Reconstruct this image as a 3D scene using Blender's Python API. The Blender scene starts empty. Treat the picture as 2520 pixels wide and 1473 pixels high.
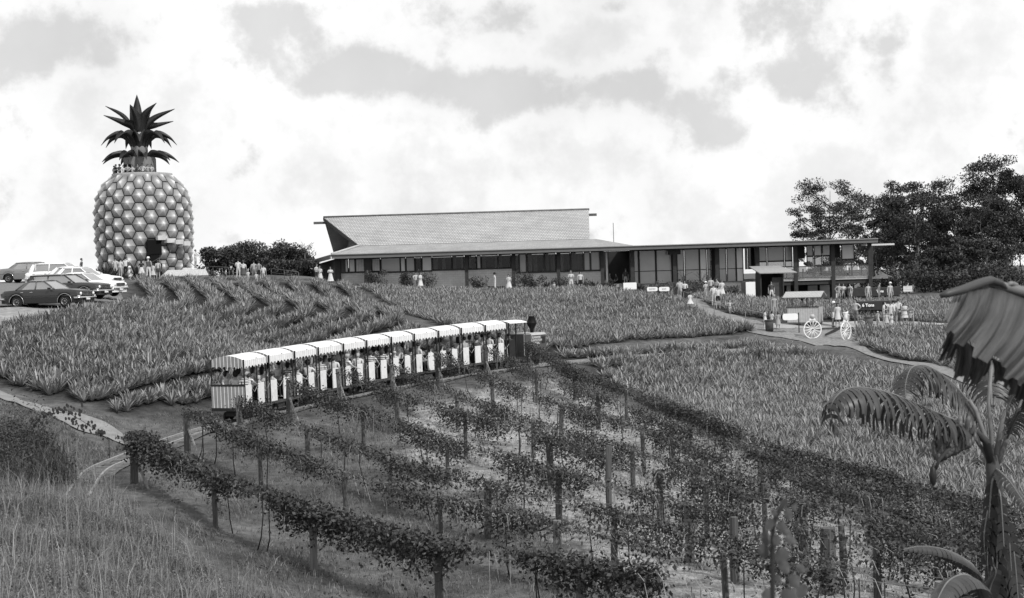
import bpy, math, random
import numpy as np
from mathutils import Vector, Matrix
sc = bpy.context.scene
COL = sc.collection
rng = np.random.default_rng(7)
random.seed(7)
PI = math.pi
# ------------------------------------------------------------------ camera model (pixels of a 2520 x 1473 frame)
F = 3460.0; PITCH = math.atan(64.5/F); ROLL = 0.030
fwd = np.array([0, math.cos(PITCH), -math.sin(PITCH)])
r0 = np.array([1.0, 0, 0]); u0 = np.array([0, math.sin(PITCH), math.cos(PITCH)])
RIGHT = math.cos(ROLL)*r0 - math.sin(ROLL)*u0
UP = math.sin(ROLL)*r0 + math.cos(ROLL)*u0
def ray(u, v): return fwd + (u-1260)/F*RIGHT + (736.5-v)/F*UP
def P(u, v, d):
    r = ray(u, v); return r*(d/r[1])
def project(p):
    p = np.asarray(p); dz = p@fwd
    return 1260+F*(p@RIGHT)/dz, 736.5-F*(p@UP)/dz
# ------------------------------------------------------------------ terrain
CT = [ # u, v, distance
(555,1037,53),(453,1066,50.3),(277,1125,44.9),(213,1165,42.7),(900,962,61.5),(1290,905,71.5),(1420,890,75),(700,1003,56.5),(1080,930,66),
(120,757,73),(0,760,72),(300,741,76),(60,770,69),(60,696,98),(200,706,92),(250,716,84),(110,722,85),(40,740,78),(20,800,66),
(300,1024,51.5),(0,968,56),(150,1000,53.5),(300,860,64),(0,860,62),(100,905,58.5),(500,872,67),
(330,692,100),(365,690,105),(490,688,112),(700,697,114),(850,705,121),(600,692,112),
(358,686,124),(450,684,118),(290,688,112),
(360,754,80),(430,752,83.5),(505,762,83.2),(576,764,83),(652,771,82.5),(725,780,82),(804,789,81.5),(878,796,81),(953,800,80.5),(738,838,76.5),(823,851,75),(628,805,79),(550,830,74.5),(700,882,71),(900,868,73),(480,800,78),(400,790,77),(820,745,102),(480,720,92),
(1100,762,103),(1250,735,112),(1300,722,118),(1400,718,118),(1000,712,122),(1480,722,124),(900,709,125),(1330,868,80),(1060,806,82),(1200,800,93),
(1560,838,85),(1700,790,97),(1870,815,92),(1690,747,104),(1765,776,100),(1930,803,94),(2055,803,94),(2120,805,94.5),(2230,803,95),(1990,838,89),(2080,842,88.5),
(2050,748,116),(2180,744,118),(2300,722,130),(2350,792,97),(2500,790,96),(2300,880,80),(2120,866,84),(2420,940,73),(2520,1000,66),(1900,745,115),(1620,726,120),(2480,735,124),
(1700,852,85),(1800,1000,66),(2000,930,74),(2200,1200,49),(1500,960,70),(1640,1020,62.5),(2000,1150,51.5),(2450,1280,43.5),(2300,1060,58),
(1000,1100,49.5),(1300,1000,60),(1200,1200,42),(700,1200,42),(1500,1265,38.5),(1810,1432,30.5),(855,1475,31),(2040,1457,30),(1500,1470,29.5),(1180,1470,30),
(600,1100,47.5),(330,1192,42),(615,1347,36),(440,1272,38.5),(840,1005,59),(1080,955,66),(1900,1250,42.5),(1300,1330,35),(2300,1450,31.5),(2100,1320,38),(900,1330,36.5),
(0,1100,40),(100,1250,32),(0,1400,24),(300,1300,33),(500,1473,27),(0,1473,22),(200,1473,24.5),(120,1060,47.5),(250,1065,48.5),(150,1180,38),(0,1040,46),
]
pts = [P(*c) for c in CT]
ext = [(0,0,-1.8),(-8,0,-1.6),(10,0,-1.9),(0,7,-2.9),(-6,8,-2.7),(7,8,-3.1),(0,15,-5.2),(-8,15,-4.4),(8,15,-5.3),(0,22,-6.5),(12,24,-6.8),(20,30,-7.6),(-14,20,-4.4),(-18,30,-4.2),
(-26,45,-3.2),(-34,60,-2.2),(-40,75,-1.0),(-45,100,.1),(-30,98,.3),(-48,125,-.6),(-30,126,.45),(-18,128,.2),(-8,128,-1.2),(0,129,-1.9),(-30,145,-1.2),(-14,145,-2.4),(0,150,-3),(20,128,-3.3),(33,128,-3.5),(45,125,-3.4),(20,150,-3.6),(45,150,-3.4),(40,110,-3.6),(40,90,-5.2),(32,70,-7),(30,50,-8.4),(24,40,-8.3),(60,160,-4),(60,100,-4.5),(-60,90,-1),(-60,140,-2.5),(-60,50,-3),(-60,0,-2),(60,40,-8.5),(60,0,-4)]
pts += [np.array(e, float) for e in ext]
pts = np.array(pts)
def tps(a, b):
    r2 = ((a[:, None, :]-b[None, :, :])**2).sum(-1); return 0.5*r2*np.log(r2+1e-12)
S = 40.0
A2 = pts[:, :2]/S; n = len(A2)
K = tps(A2, A2)+np.eye(n)*0.004
Q = np.c_[np.ones(n), A2]
M = np.zeros((n+3, n+3)); M[:n, :n] = K; M[:n, n:] = Q; M[n:, :n] = Q.T
sol = np.linalg.solve(M, np.r_[pts[:, 2], np.zeros(3)])
GX0, GY0, GS = -90.0, -10.0, 1.0
gx = np.arange(181)*GS+GX0; gy = np.arange(191)*GS+GY0
XX, YY = np.meshgrid(gx, gy)
q = np.c_[XX.ravel(), YY.ravel()]/S
ZZ = (tps(q, A2)@sol[:n]+np.c_[np.ones(len(q)), q]@sol[n:]).reshape(XX.shape)
mx = np.clip((np.abs(XX)-60)/30, 0, 1); ZZ = ZZ*(1-mx)+(-4.0)*mx
ZZ = np.clip(ZZ, -9.5, 1.0)
# behind the crest the land falls away
fall = np.clip((YY-136)/44, 0, 1); fall = fall*fall*(3-2*fall)
ZZ = ZZ*(1-fall)+(-9.0)*fall
def H(x, y):
    x = np.asarray(x, float); y = np.asarray(y, float)
    fx = np.clip((x-GX0)/GS, 0, 179.999); fy = np.clip((y-GY0)/GS, 0, 189.999)
    i = fx.astype(int); j = fy.astype(int); a = fx-i; b = fy-j
    z = ZZ[j, i]*(1-a)*(1-b)+ZZ[j, i+1]*a*(1-b)+ZZ[j+1, i]*(1-a)*b+ZZ[j+1, i+1]*a*b
    far = np.maximum(np.maximum(np.abs(x)-90, y-180), 0)
    return z-34*(1-np.exp(-far/260.0))
def at(u, v, dmin=6.0):
    r = ray(u, v); r = r/r[1]; ys = np.arange(dmin, 179, 0.5)
    dz = r[2]*ys-H(r[0]*ys, ys)
    k = np.where(dz <= 0)[0]
    if len(k) == 0: d = 125.0
    elif k[0] == 0: d = dmin
    else:
        i = k[0]; a, b = dz[i-1], dz[i]; d = ys[i-1]+0.5*a/(a-b)
    return np.array([r[0]*d, d, float(H(r[0]*d, d))])
def gp(u, d, v=700):
    for _ in range(3):
        p = P(u, v, d); z = float(H(p[0], d)); _, v = project((p[0], d, z))
    return np.array([p[0], d, z])
def inpoly(x, y, poly):
    c = np.zeros(len(x), bool); k = len(poly); j = k-1
    for i in range(k):
        xi, yi = poly[i][0], poly[i][1]; xj, yj = poly[j][0], poly[j][1]
        c ^= ((yi > y) != (yj > y)) & (x < (xj-xi)*(y-yi)/(yj-yi+1e-12)+xi)
        j = i
    return c
# ------------------------------------------------------------------ materials
MATS = {}
def nodes(m):
    m.use_nodes = True; nt = m.node_tree; return nt, nt.nodes['Principled BSDF']
def link(nt, a, b): nt.links.new(a, b)
def ramp2(nt, fac, a, b, lo=0.0, hi=1.0):
    r = nt.nodes.new('ShaderNodeMapRange'); r.inputs['From Min'].default_value = lo; r.inputs['From Max'].default_value = hi
    r.inputs['To Min'].default_value = a; r.inputs['To Max'].default_value = b; link(nt, fac, r.inputs['Value']); return r.outputs['Result']
def coordn(nt, kind='Object', scale=(1, 1, 1)):
    t = nt.nodes.new('ShaderNodeTexCoord'); mp = nt.nodes.new('ShaderNodeMapping'); mp.inputs['Scale'].default_value = scale
    link(nt, t.outputs[kind], mp.inputs['Vector']); return mp.outputs['Vector']
def noise(nt, vec, scale, detail=4, rough=.6):
    n_ = nt.nodes.new('ShaderNodeTexNoise'); n_.inputs['Scale'].default_value = scale; n_.inputs['Detail'].default_value = detail
    n_.inputs['Roughness'].default_value = rough; link(nt, vec, n_.inputs['Vector']); return n_.outputs['Fac']
def mathn(nt, op, a, b=None, c=None):
    m_ = nt.nodes.new('ShaderNodeMath'); m_.operation = op
    for i, x in enumerate((a, b, c)):
        if x is None: continue
        if isinstance(x, (int, float)): m_.inputs[i].default_value = x
        else: link(nt, x, m_.inputs[i])
    return m_.outputs[0]
def mat(name, g, rough=.7, amt=.15, scale=6, metal=0, spec=.3, bump=0, sc3=(1, 1, 1), isl=0, trans=0):
    if name in MATS: return MATS[name]
    m = bpy.data.materials.new(name); nt, b = nodes(m)
    vec = coordn(nt, 'Object', sc3)
    f = noise(nt, vec, scale)
    val = ramp2(nt, f, g*(1-amt), g*(1+amt), .3, .7)
    if isl:
        geo = nt.nodes.new('ShaderNodeNewGeometry')
        val = mathn(nt, 'MULTIPLY', val, ramp2(nt, geo.outputs['Random Per Island'], 1-isl, 1+isl))
    link(nt, val, b.inputs['Base Color'])
    b.inputs['Roughness'].default_value = rough; b.inputs['Metallic'].default_value = metal
    b.inputs['Specular IOR Level'].default_value = spec
    if bump:
        bp = nt.nodes.new('ShaderNodeBump'); bp.inputs['Strength'].default_value = bump; bp.inputs['Distance'].default_value = .05
        link(nt, f, bp.inputs['Height']); link(nt, bp.outputs['Normal'], b.inputs['Normal'])
    if trans:
        tr = nt.nodes.new('ShaderNodeBsdfTranslucent'); link(nt, val, tr.inputs['Color'])
        mx_ = nt.nodes.new('ShaderNodeMixShader'); mx_.inputs[0].default_value = trans
        link(nt, b.outputs[0], mx_.inputs[1]); link(nt, tr.outputs[0], mx_.inputs[2])
        link(nt, mx_.outputs[0], nt.nodes['Material Output'].inputs['Surface'])
    MATS[name] = m; return m
def stripes(name, axis, period, duty, c1, c2, rough=.8, soft=0):
    if name in MATS: return MATS[name]
    m = bpy.data.materials.new(name); nt, b = nodes(m)
    t = nt.nodes.new('ShaderNodeTexCoord'); s = nt.nodes.new('ShaderNodeSeparateXYZ'); link(nt, t.outputs['Object'], s.inputs[0])
    x = mathn(nt, 'MULTIPLY_ADD', s.outputs[axis], 1/period, 100.0)
    fr = mathn(nt, 'FRACT', x); k = mathn(nt, 'LESS_THAN', fr, duty)
    nz = noise(nt, t.outputs['Object'], 5)
    v = ramp2(nt, k, c2, c1)
    v = mathn(nt, 'MULTIPLY', v, ramp2(nt, nz, .9, 1.1, .3, .7))
    link(nt, v, b.inputs['Base Color']); b.inputs['Roughness'].default_value = rough
    MATS[name] = m; return m
def bricks(name, c1, c2, mort, w, h, ms=.02, rough=.8, swap='XZ', amt=.12, nsc=1.2, off=.5):
    if name in MATS: return MATS[name]
    m = bpy.data.materials.new(name); nt, b = nodes(m)
    t = nt.nodes.new('ShaderNodeTexCoord'); s = nt.nodes.new('ShaderNodeSeparateXYZ'); link(nt, t.outputs['Object'], s.inputs[0])
    c = nt.nodes.new('ShaderNodeCombineXYZ'); link(nt, s.outputs[swap[0]], c.inputs[0]); link(nt, s.outputs[swap[1]], c.inputs[1])
    br = nt.nodes.new('ShaderNodeTexBrick'); link(nt, c.outputs[0], br.inputs['Vector'])
    br.offset = off
    for k_, v_ in (('Color1', c1), ('Color2', c2), ('Mortar', mort)): br.inputs[k_].default_value = (v_, v_, v_, 1)
    br.inputs['Scale'].default_value = 1; br.inputs['Mortar Size'].default_value = ms; br.inputs['Brick Width'].default_value = w; br.inputs['Row Height'].default_value = h
    nz = noise(nt, t.outputs['Object'], nsc)
    mu = nt.nodes.new('ShaderNodeVectorMath'); mu.operation = 'SCALE'; link(nt, br.outputs['Color'], mu.inputs[0]); link(nt, ramp2(nt, nz, 1-amt, 1+amt, .3, .7), mu.inputs['Scale'])
    link(nt, mu.outputs[0], b.inputs['Base Color']); b.inputs['Roughness'].default_value = rough
    bp = nt.nodes.new('ShaderNodeBump'); bp.inputs['Strength'].default_value = .4; bp.inputs['Distance'].default_value = .03; bp.invert = True
    link(nt, br.outputs['Fac'], bp.inputs['Height']); link(nt, bp.outputs['Normal'], b.inputs['Normal'])
    MATS[name] = m; return m
# ------------------------------------------------------------------ object helpers
def tag(o, label=None, cat=None, group=None, kind=None):
    if label: o['label'] = label
    if cat: o['category'] = cat
    if group: o['group'] = group
    if kind: o['kind'] = kind
    return o
def empty(name, loc, rz=0, label=None, cat=None, group=None):
    o = bpy.data.objects.new(name, None); COL.objects.link(o); o.location = loc; o.rotation_euler = (0, 0, rz); o.empty_display_size = .2
    return tag(o, label, cat, group)
def npmesh(name, V, faces_flat, sizes, smooth=False):
    me = bpy.data.meshes.new(name); V = np.asarray(V, np.float32); ff = np.asarray(faces_flat, np.int32); sz = np.asarray(sizes, np.int32)
    me.vertices.add(len(V)); me.vertices.foreach_set('co', V.ravel())
    me.loops.add(len(ff)); me.loops.foreach_set('vertex_index', ff)
    me.polygons.add(len(sz)); st = np.r_[0, np.cumsum(sz)[:-1]].astype(np.int32)
    me.polygons.foreach_set('loop_start', st); me.polygons.foreach_set('loop_total', sz)
    if smooth: me.polygons.foreach_set('use_smooth', np.ones(len(sz), bool))
    me.update(calc_edges=True); return me
def addobj(name, me, mats, parent=None, loc=None):
    if not isinstance(mats, (list, tuple)): mats = [mats]
    if len(me.materials) == 0:
        for m_ in mats: me.materials.append(m_)
    o = bpy.data.objects.new(name, me); COL.objects.link(o)
    if parent: o.parent = parent
    if loc is not None: o.location = loc
    return o
class MB:
    def __init__(s): s.v = []; s.f = []; s.m = []; s.s = []
    def face(s, idx, mi=0, sm=False): s.f.append(idx); s.m.append(mi); s.s.append(sm)
    def box(s, c, d, rz=0, mi=0, taper=1.0):
        b = len(s.v); cx, cy, cz = c; dx, dy, dz = [k/2 for k in d]; ca, sa = math.cos(rz), math.sin(rz)
        for z in (-1, 1):
            t = 1 if z < 0 else taper
            for x, y in ((-1, -1), (1, -1), (1, 1), (-1, 1)):
                X = x*dx*t; Y = y*dy*t; s.v.append((cx+X*ca-Y*sa, cy+X*sa+Y*ca, cz+z*dz))
        for q_ in ((0, 3, 2, 1), (4, 5, 6, 7), (0, 1, 5, 4), (1, 2, 6, 5), (2, 3, 7, 6), (3, 0, 4, 7)): s.face([b+k for k in q_], mi)
        return s
    def hexa(s, p8, mi=0):
        b = len(s.v); s.v += [tuple(p) for p in p8]
        for q_ in ((0, 3, 2, 1), (4, 5, 6, 7), (0, 1, 5, 4), (1, 2, 6, 5), (2, 3, 7, 6), (3, 0, 4, 7)): s.face([b+k for k in q_], mi)
        return s
    def slab(s, quad, th, mi=0):   # quad of 4 points thickened along -normal
        q_ = [Vector(p) for p in quad]; nrm = (q_[1]-q_[0]).cross(q_[2]-q_[0]).normalized()
        return s.hexa([p-nrm*th for p in q_]+q_, mi)
    def poly(s, pts_, mi=0, sm=False):
        b = len(s.v); s.v += [tuple(p) for p in pts_]; s.face(list(range(b, b+len(pts_))), mi, sm); return s
    def prism(s, pts2, axis, a0, a1, mi=0):  # extrude 2D polygon along an axis ('x','y','z')
        def mk(p, a): return {'x': (a, p[0], p[1]), 'y': (p[0], a, p[1]), 'z': (p[0], p[1], a)}[axis]
        b = len(s.v); k = len(pts2)
        s.v += [mk(p, a0) for p in pts2]+[mk(p, a1) for p in pts2]
        s.face(list(range(b, b+k))[::-1], mi); s.face(list(range(b+k, b+2*k)), mi)
        for i in range(k): j = (i+1) % k; s.face([b+i, b+j, b+k+j, b+k+i], mi)
        return s
    def tube(s, path, rad, n=8, mi=0, cap=True, sm=True):
        path = [Vector(p) for p in path]; k = len(path)
        rad = rad if isinstance(rad, (list, tuple)) else [rad]*k
        b = len(s.v); prev = None
        for i, p in enumerate(path):
            t = (path[min(i+1, k-1)]-path[max(i-1, 0)])
            t = t.normalized() if t.length > 1e-9 else Vector((0, 0, 1))
            if prev is None:
                a = Vector((0, 0, 1)) if abs(t.z) < .9 else Vector((1, 0, 0)); nx = t.cross(a).normalized()
            else: nx = (prev-t*prev.dot(t)).normalized()
            prev = nx; ny = t.cross(nx)
            for j in range(n):
                an = 2*PI*j/n; s.v.append(tuple(p+(nx*math.cos(an)+ny*math.sin(an))*rad[i]))
        for i in range(k-1):
            for j in range(n):
                j2 = (j+1) % n; s.face([b+i*n+j, b+i*n+j2, b+(i+1)*n+j2, b+(i+1)*n+j], mi, sm)
        if cap:
            s.face([b+j for j in range(n)][::-1], mi); s.face([b+(k-1)*n+j for j in range(n)], mi)
        return s
    def lathe(s, prof, c=(0, 0, 0), n=16, mi=0, axis='z', sm=True, cap=True):  # prof: (r, h)
        b = len(s.v); k = len(prof)
        for r, h in prof:
            for j in range(n):
                a = 2*PI*j/n; x, y = r*math.cos(a), r*math.sin(a)
                q_ = (x, y, h) if axis == 'z' else ((x, h, y) if axis == 'y' else (h, x, y))
                s.v.append((q_[0]+c[0], q_[1]+c[1], q_[2]+c[2]))
        for i in range(k-1):
            for j in range(n):
                j2 = (j+1) % n; s.face([b+i*n+j, b+i*n+j2, b+(i+1)*n+j2, b+(i+1)*n+j], mi, sm)
        if cap:
            if prof[0][0] > 1e-4: s.face([b+j for j in range(n)][::-1], mi)
            if prof[-1][0] > 1e-4: s.face([b+(k-1)*n+j for j in range(n)], mi)
        return s
    def blob(s, c, r, n=10, m=7, mi=0, jit=0, seed=0):
        R = random.Random(seed); b = len(s.v); rx, ry, rz = r if isinstance(r, (tuple, list)) else (r, r, r)
        for i in range(m+1):
            t = PI*i/m
            for j in range(n):
                a = 2*PI*j/n; k = 1+R.uniform(-jit, jit)
                s.v.append((c[0]+rx*k*math.sin(t)*math.cos(a), c[1]+ry*k*math.sin(t)*math.sin(a), c[2]-rz*k*math.cos(t)))
        for i in range(m):
            for j in range(n):
                j2 = (j+1) % n; s.face([b+i*n+j, b+i*n+j2, b+(i+1)*n+j2, b+(i+1)*n+j], mi, True)
        return s
    def mesh(s, name):
        me = bpy.data.meshes.new(name); me.from_pydata(s.v, [], s.f)
        me.polygons.foreach_set('material_index', s.m); me.polygons.foreach_set('use_smooth', s.s); me.update(); return me
    def build(s, name, mats, parent=None, loc=None): return addobj(name, s.mesh(name), mats, parent, loc)
def copy_tree(o, parent=None):
    c = o.copy(); COL.objects.link(c); c.parent = parent
    for ch in [x for x in bpy.data.objects if x.parent == o]: copy_tree(ch, c)
    return c
def smoothstep(x): x = np.clip(x, 0, 1); return x*x*(3-2*x)
def bez(p0, p1, p2, n_=8):
    return [tuple((1-t)**2*np.array(p0)+2*t*(1-t)*np.array(p1)+t*t*np.array(p2)) for t in np.linspace(0, 1, n_)]
def catmull(p, n_=8):
    p = [np.array(q_, float) for q_ in p]; p = [2*p[0]-p[1]]+p+[2*p[-1]-p[-2]]; out = []
    for i in range(1, len(p)-2):
        for t in np.linspace(0, 1, n_, endpoint=False):
            a, b, c, d = p[i-1], p[i], p[i+1], p[i+2]
            out.append(.5*((2*b)+(-a+c)*t+(2*a-5*b+4*c-d)*t*t+(-a+3*b-3*c+d)*t**3))
    out.append(p[-2]); return out
# ------------------------------------------------------------------ world, sun, camera
SUN = Vector((0.52, -0.60, 0.74)).normalized()
w = bpy.data.worlds.new('World'); sc.world = w; w.use_nodes = True
nt = w.node_tree; bg = nt.nodes['Background']; bg.inputs['Strength'].default_value = .1
sky = nt.nodes.new('ShaderNodeTexSky'); sky.sky_type = 'NISHITA'; sky.sun_disc = False
sky.sun_elevation = math.asin(SUN.z); sky.sun_rotation = math.atan2(SUN.x, SUN.y); sky.dust_density = 2
bw = nt.nodes.new('ShaderNodeRGBToBW'); link(nt, sky.outputs[0], bw.inputs[0])
skyv = mathn(nt, 'MINIMUM', mathn(nt, 'MULTIPLY_ADD', bw.outputs[0], .25, 6.0), 7.3)
tc = nt.nodes.new('ShaderNodeTexCoord'); dirv = tc.outputs['Generated']
nz_a = noise(nt, dirv, 8, 10, .6); nz_b = noise(nt, dirv, 22, 8, .6); nz_c = noise(nt, dirv, 4.2, 6, .6)
gaps = [(190,90,150,70,.95),(60,130,80,70,.7),(240,150,60,50,.6),(1230,60,110,50,.75),(1490,15,70,30,.8),(880,175,120,55,.7),(1330,225,190,60,1.05),(1050,215,110,45,.7),(1560,215,100,60,.65),
        (1730,275,75,60,1.05),(1790,335,60,35,.8),(2210,40,160,50,.4),(2230,215,150,90,.35),(700,30,120,40,.35),(1950,190,90,50,.35),(780,210,60,30,.5)]
tot = None
for (u_, v_, su, sv, am) in gaps:
    c = ray(u_, v_); c /= np.linalg.norm(c)
    sub = nt.nodes.new('ShaderNodeVectorMath'); sub.operation = 'SUBTRACT'; link(nt, dirv, sub.inputs[0]); sub.inputs[1].default_value = c
    ml = nt.nodes.new('ShaderNodeVectorMath'); ml.operation = 'MULTIPLY'; link(nt, sub.outputs[0], ml.inputs[0]); ml.inputs[1].default_value = (F/su, F/su, F/sv)
    ln = nt.nodes.new('ShaderNodeVectorMath'); ln.operation = 'LENGTH'; link(nt, ml.outputs[0], ln.inputs[0])
    g_ = mathn(nt, 'MULTIPLY', mathn(nt, 'EXPONENT', mathn(nt, 'MULTIPLY', mathn(nt, 'POWER', ln.outputs['Value'], 2.0), -.8)), am*1.05)
    tot = g_ if tot is None else mathn(nt, 'ADD', tot, g_)
nz_d = noise(nt, dirv, 48, 6, .6)
msk = mathn(nt, 'ADD', tot, mathn(nt, 'MULTIPLY', mathn(nt, 'SUBTRACT', nz_a, .5), 3.4))
msk = mathn(nt, 'ADD', msk, mathn(nt, 'MULTIPLY', mathn(nt, 'SUBTRACT', nz_b, .5), 1.9))
msk = mathn(nt, 'ADD', msk, mathn(nt, 'MULTIPLY', mathn(nt, 'SUBTRACT', nz_d, .5), .6))
gap = nt.nodes.new('ShaderNodeMapRange'); gap.interpolation_type = 'SMOOTHSTEP'; gap.inputs['From Min'].default_value = .30; gap.inputs['From Max'].default_value = .78
link(nt, msk, gap.inputs['Value'])
rim = mathn(nt, 'MULTIPLY', mathn(nt, 'EXPONENT', mathn(nt, 'MULTIPLY', mathn(nt, 'POWER', mathn(nt, 'MULTIPLY', mathn(nt, 'SUBTRACT', msk, .12), 3.0), 2.0), -1.0)), 1.0)
cl = mathn(nt, 'ADD', ramp2(nt, nz_c, 8.2, 9.8, .36, .60), mathn(nt, 'MULTIPLY', mathn(nt, 'SUBTRACT', nz_a, .5), 2.2))
cl = mathn(nt, 'ADD', mathn(nt, 'ADD', cl, rim), mathn(nt, 'MULTIPLY', mathn(nt, 'SUBTRACT', nz_b, .5), 1.6))
skyv = mathn(nt, 'MULTIPLY', skyv, ramp2(nt, nz_c, .94, 1.12, .35, .65))
mixv = mathn(nt, 'ADD', mathn(nt, 'MULTIPLY', cl, mathn(nt, 'SUBTRACT', 1.0, gap.outputs[0])), mathn(nt, 'MULTIPLY', skyv, gap.outputs[0]))
link(nt, mixv, bg.inputs['Color'])
sl = bpy.data.lights.new('sun', 'SUN'); sl.energy = 3.2; sl.angle = math.radians(1.5); sl.color = (1, .995, .985)
so = bpy.data.objects.new('sun', sl); COL.objects.link(so); so.rotation_euler = SUN.to_track_quat('Z', 'Y').to_euler()
cam = bpy.data.cameras.new('camera'); co = bpy.data.objects.new('camera', cam); COL.objects.link(co); sc.camera = co
cam.sensor_width = 36; cam.lens = F/2520*36; cam.clip_end = 12000; cam.clip_start = .1
mm = Matrix(((RIGHT[0], UP[0], -fwd[0]), (RIGHT[1], UP[1], -fwd[1]), (RIGHT[2], UP[2], -fwd[2])))
co.matrix_world = mm.to_4x4()
cam.dof.use_dof = True; cam.dof.focus_distance = 62; cam.dof.aperture_fstop = 4.6
sc.view_settings.view_transform = 'Standard'; sc.view_settings.look = 'None'; sc.view_settings.exposure = 0; sc.view_settings.gamma = 1
sc.cycles.max_bounces = 6; sc.cycles.transparent_max_bounces = 12
# ------------------------------------------------------------------ track line
def train_curve():
    th0, th1 = math.radians(19), math.radians(38); L = 21.1
    x, y = -10.72, 52.63; out = []; N = 52; ds = .5
    for i in range(N+1):
        s_ = i*ds; th = th0+(th1-th0)*min(s_/L, 1.35); out.append((x, y, th)); x += math.sin(th)*ds; y += math.cos(th)*ds
    return out
TC = train_curve()
back = catmull([(-12.2,38.5),(-12.9,42.7),(-12.75,45.0),(-11.75,50.0),(-10.72,52.63)], 8)
fw = [(a[0], a[1]) for a in TC]
ex, ey, eth = TC[-1]
for i in range(60):
    ex += math.sin(eth)*1.0; ey += math.cos(eth)*1.0; eth += math.radians(2.2) if i < 16 else 0; fw.append((ex, ey))
TRACK = [tuple(p[:2]) for p in back[:-1]]+fw
def trackz(y): return float(np.interp(y, [38, 42.7, 50.3, 53, 61, 71, 90], [-5.95, -5.7, -5.4, -5.28, -5.1, -4.85, -4.9]))
# flatten the terrain beside the line
TP = np.array([(x, y) for x, y in TRACK if y < 84]);
for j in range(ZZ.shape[0]):
    if not (34 < gy[j] < 86): continue
    d2 = np.sqrt(((gx[:, None]-TP[None, :, 0])**2+(gy[j]-TP[None, :, 1])**2)).min(1)
    k = 1-smoothstep((d2-1.6)/3.0); ZZ[j] = ZZ[j]*(1-k)+(trackz(gy[j])-.10)*k
# ------------------------------------------------------------------ ground sheet
def axis(lo, hi, step, far):
    a = list(np.arange(lo, hi+step/2, step)); x = hi; s_ = step
    while x < far: s_ *= 1.35; x += s_; a.append(x)
    x = lo; s_ = step; pre = []
    while x > -far: s_ *= 1.35; x -= s_; pre.append(x)
    return np.array(pre[::-1]+a)
ax = axis(-52, 52, .8, 5000); ay = axis(-4, 150, .8, 6000); ay = ay[ay > -400]
GXX, GYY = np.meshgrid(ax, ay)
near = np.exp(-((GXX/60)**2))*(np.abs(GYY-60) < 90)
bum = (np.sin(GXX*1.7+GYY*.9)+np.sin(GXX*.8-GYY*2.1+2)+np.sin(GXX*3.1+1)*np.sin(GYY*2.7))*.03
GZ = H(GXX, GYY)+bum*near
nyy, nxx = GXX.shape
V = np.c_[GXX.ravel(), GYY.ravel(), GZ.ravel()]
I = np.arange(nyy*nxx).reshape(nyy, nxx)
fq = np.stack([I[:-1, :-1], I[:-1, 1:], I[1:, 1:], I[1:, :-1]], -1).reshape(-1, 4)
gme = npmesh('ground', V, fq.ravel(), np.full(len(fq), 4), True)
_to = []
for s_ in np.arange(19.5, 46, 2.0):
    _i = int(np.searchsorted(np.r_[0, np.cumsum(np.hypot(*np.diff(np.array(TRACK), axis=0).T))], s_)); _p = np.array(TRACK[_i]); _d = np.array(TRACK[_i+1])-np.array(TRACK[_i-1]); _d /= np.linalg.norm(_d)
    if _p[1] < 79: _to.append(_p+np.array([-_d[1], _d[0]])*2.1)
LF = [at(305,1026)[:2], at(505,986)[:2]]+_to+[at(1050,830)[:2], at(985,790)[:2], at(935,752)[:2]]+[gp(u_, d)[:2] for u_, d in ((868, 115), (860, 120), (700, 116), (480, 104), (325, 97))]+[at(*c)[:2] for c in ((318,744),(180,772),(0,802),(-160,830),(-160,905),(0,938))]
LFpoly = [tuple(p) for p in LF]
MF = [tuple(at(*c)[:2]) for c in ((1375,873),(1460,905),(1640,1015),(1900,1140),(2300,1300),(2620,1440),(2700,1110),(2520,1034),(2330,954),(2235,926),(1960,864),(1870,848),(1560,868))]
UF = [tuple(at(*c)[:2]) for c in ((1340,868),(1560,838),(1866,814),(1760,790),(1690,752),(1630,736))]+[tuple(gp(u_, d)[:2]) for u_, d in ((1480, 119), (1330, 118), (1100, 118), (885, 118.5))]+[tuple(at(*c)[:2]) for c in ((950,745),(1090,803),(1200,830))]
RB = [tuple(at(*c)[:2]) for c in ((1890,785),(2290,797),(2620,800))]+[tuple(gp(u_, d)[:2]) for u_, d in ((2620, 124), (2300, 121), (2060, 111), (1880, 110), (1700, 112))]+[tuple(at(*c)[:2]) for c in ((1730,745),(1800,772))]
RF = [tuple(at(*c)[:2]) for c in ((2105,812),(2230,808),(2390,815),(2620,830),(2700,1050),(2520,965),(2330,905),(2110,856))]
VY = [tuple(at(*c)[:2]) for c in ((1000,1010),(1290,930),(1440,930),(1640,1040),(1900,1170),(2300,1330),(2640,1473),(2400,1500),(1700,1500),(1450,1380),(1180,1240),(1000,1150))]
def soft(poly, blur=1.6):
    a = np.zeros(len(V))
    for dx, dy in ((0, 0), (blur, 0), (-blur, 0), (0, blur), (0, -blur), (blur*.6, blur*.6), (-blur*.6, -blur*.6)):
        a += inpoly(V[:, 0]+dx, V[:, 1]+dy, poly)
    return a/7
soil = np.maximum.reduce([soft(p, .5) for p in (LFpoly, MF, UF, RB, RF)])
dry = soft(VY, 2.5)
for nm, arr in (('soil', soil), ('dry', dry)):
    at_ = gme.attributes.new(nm, 'FLOAT', 'POINT'); at_.data.foreach_set('value', arr.astype(np.float32))
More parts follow.
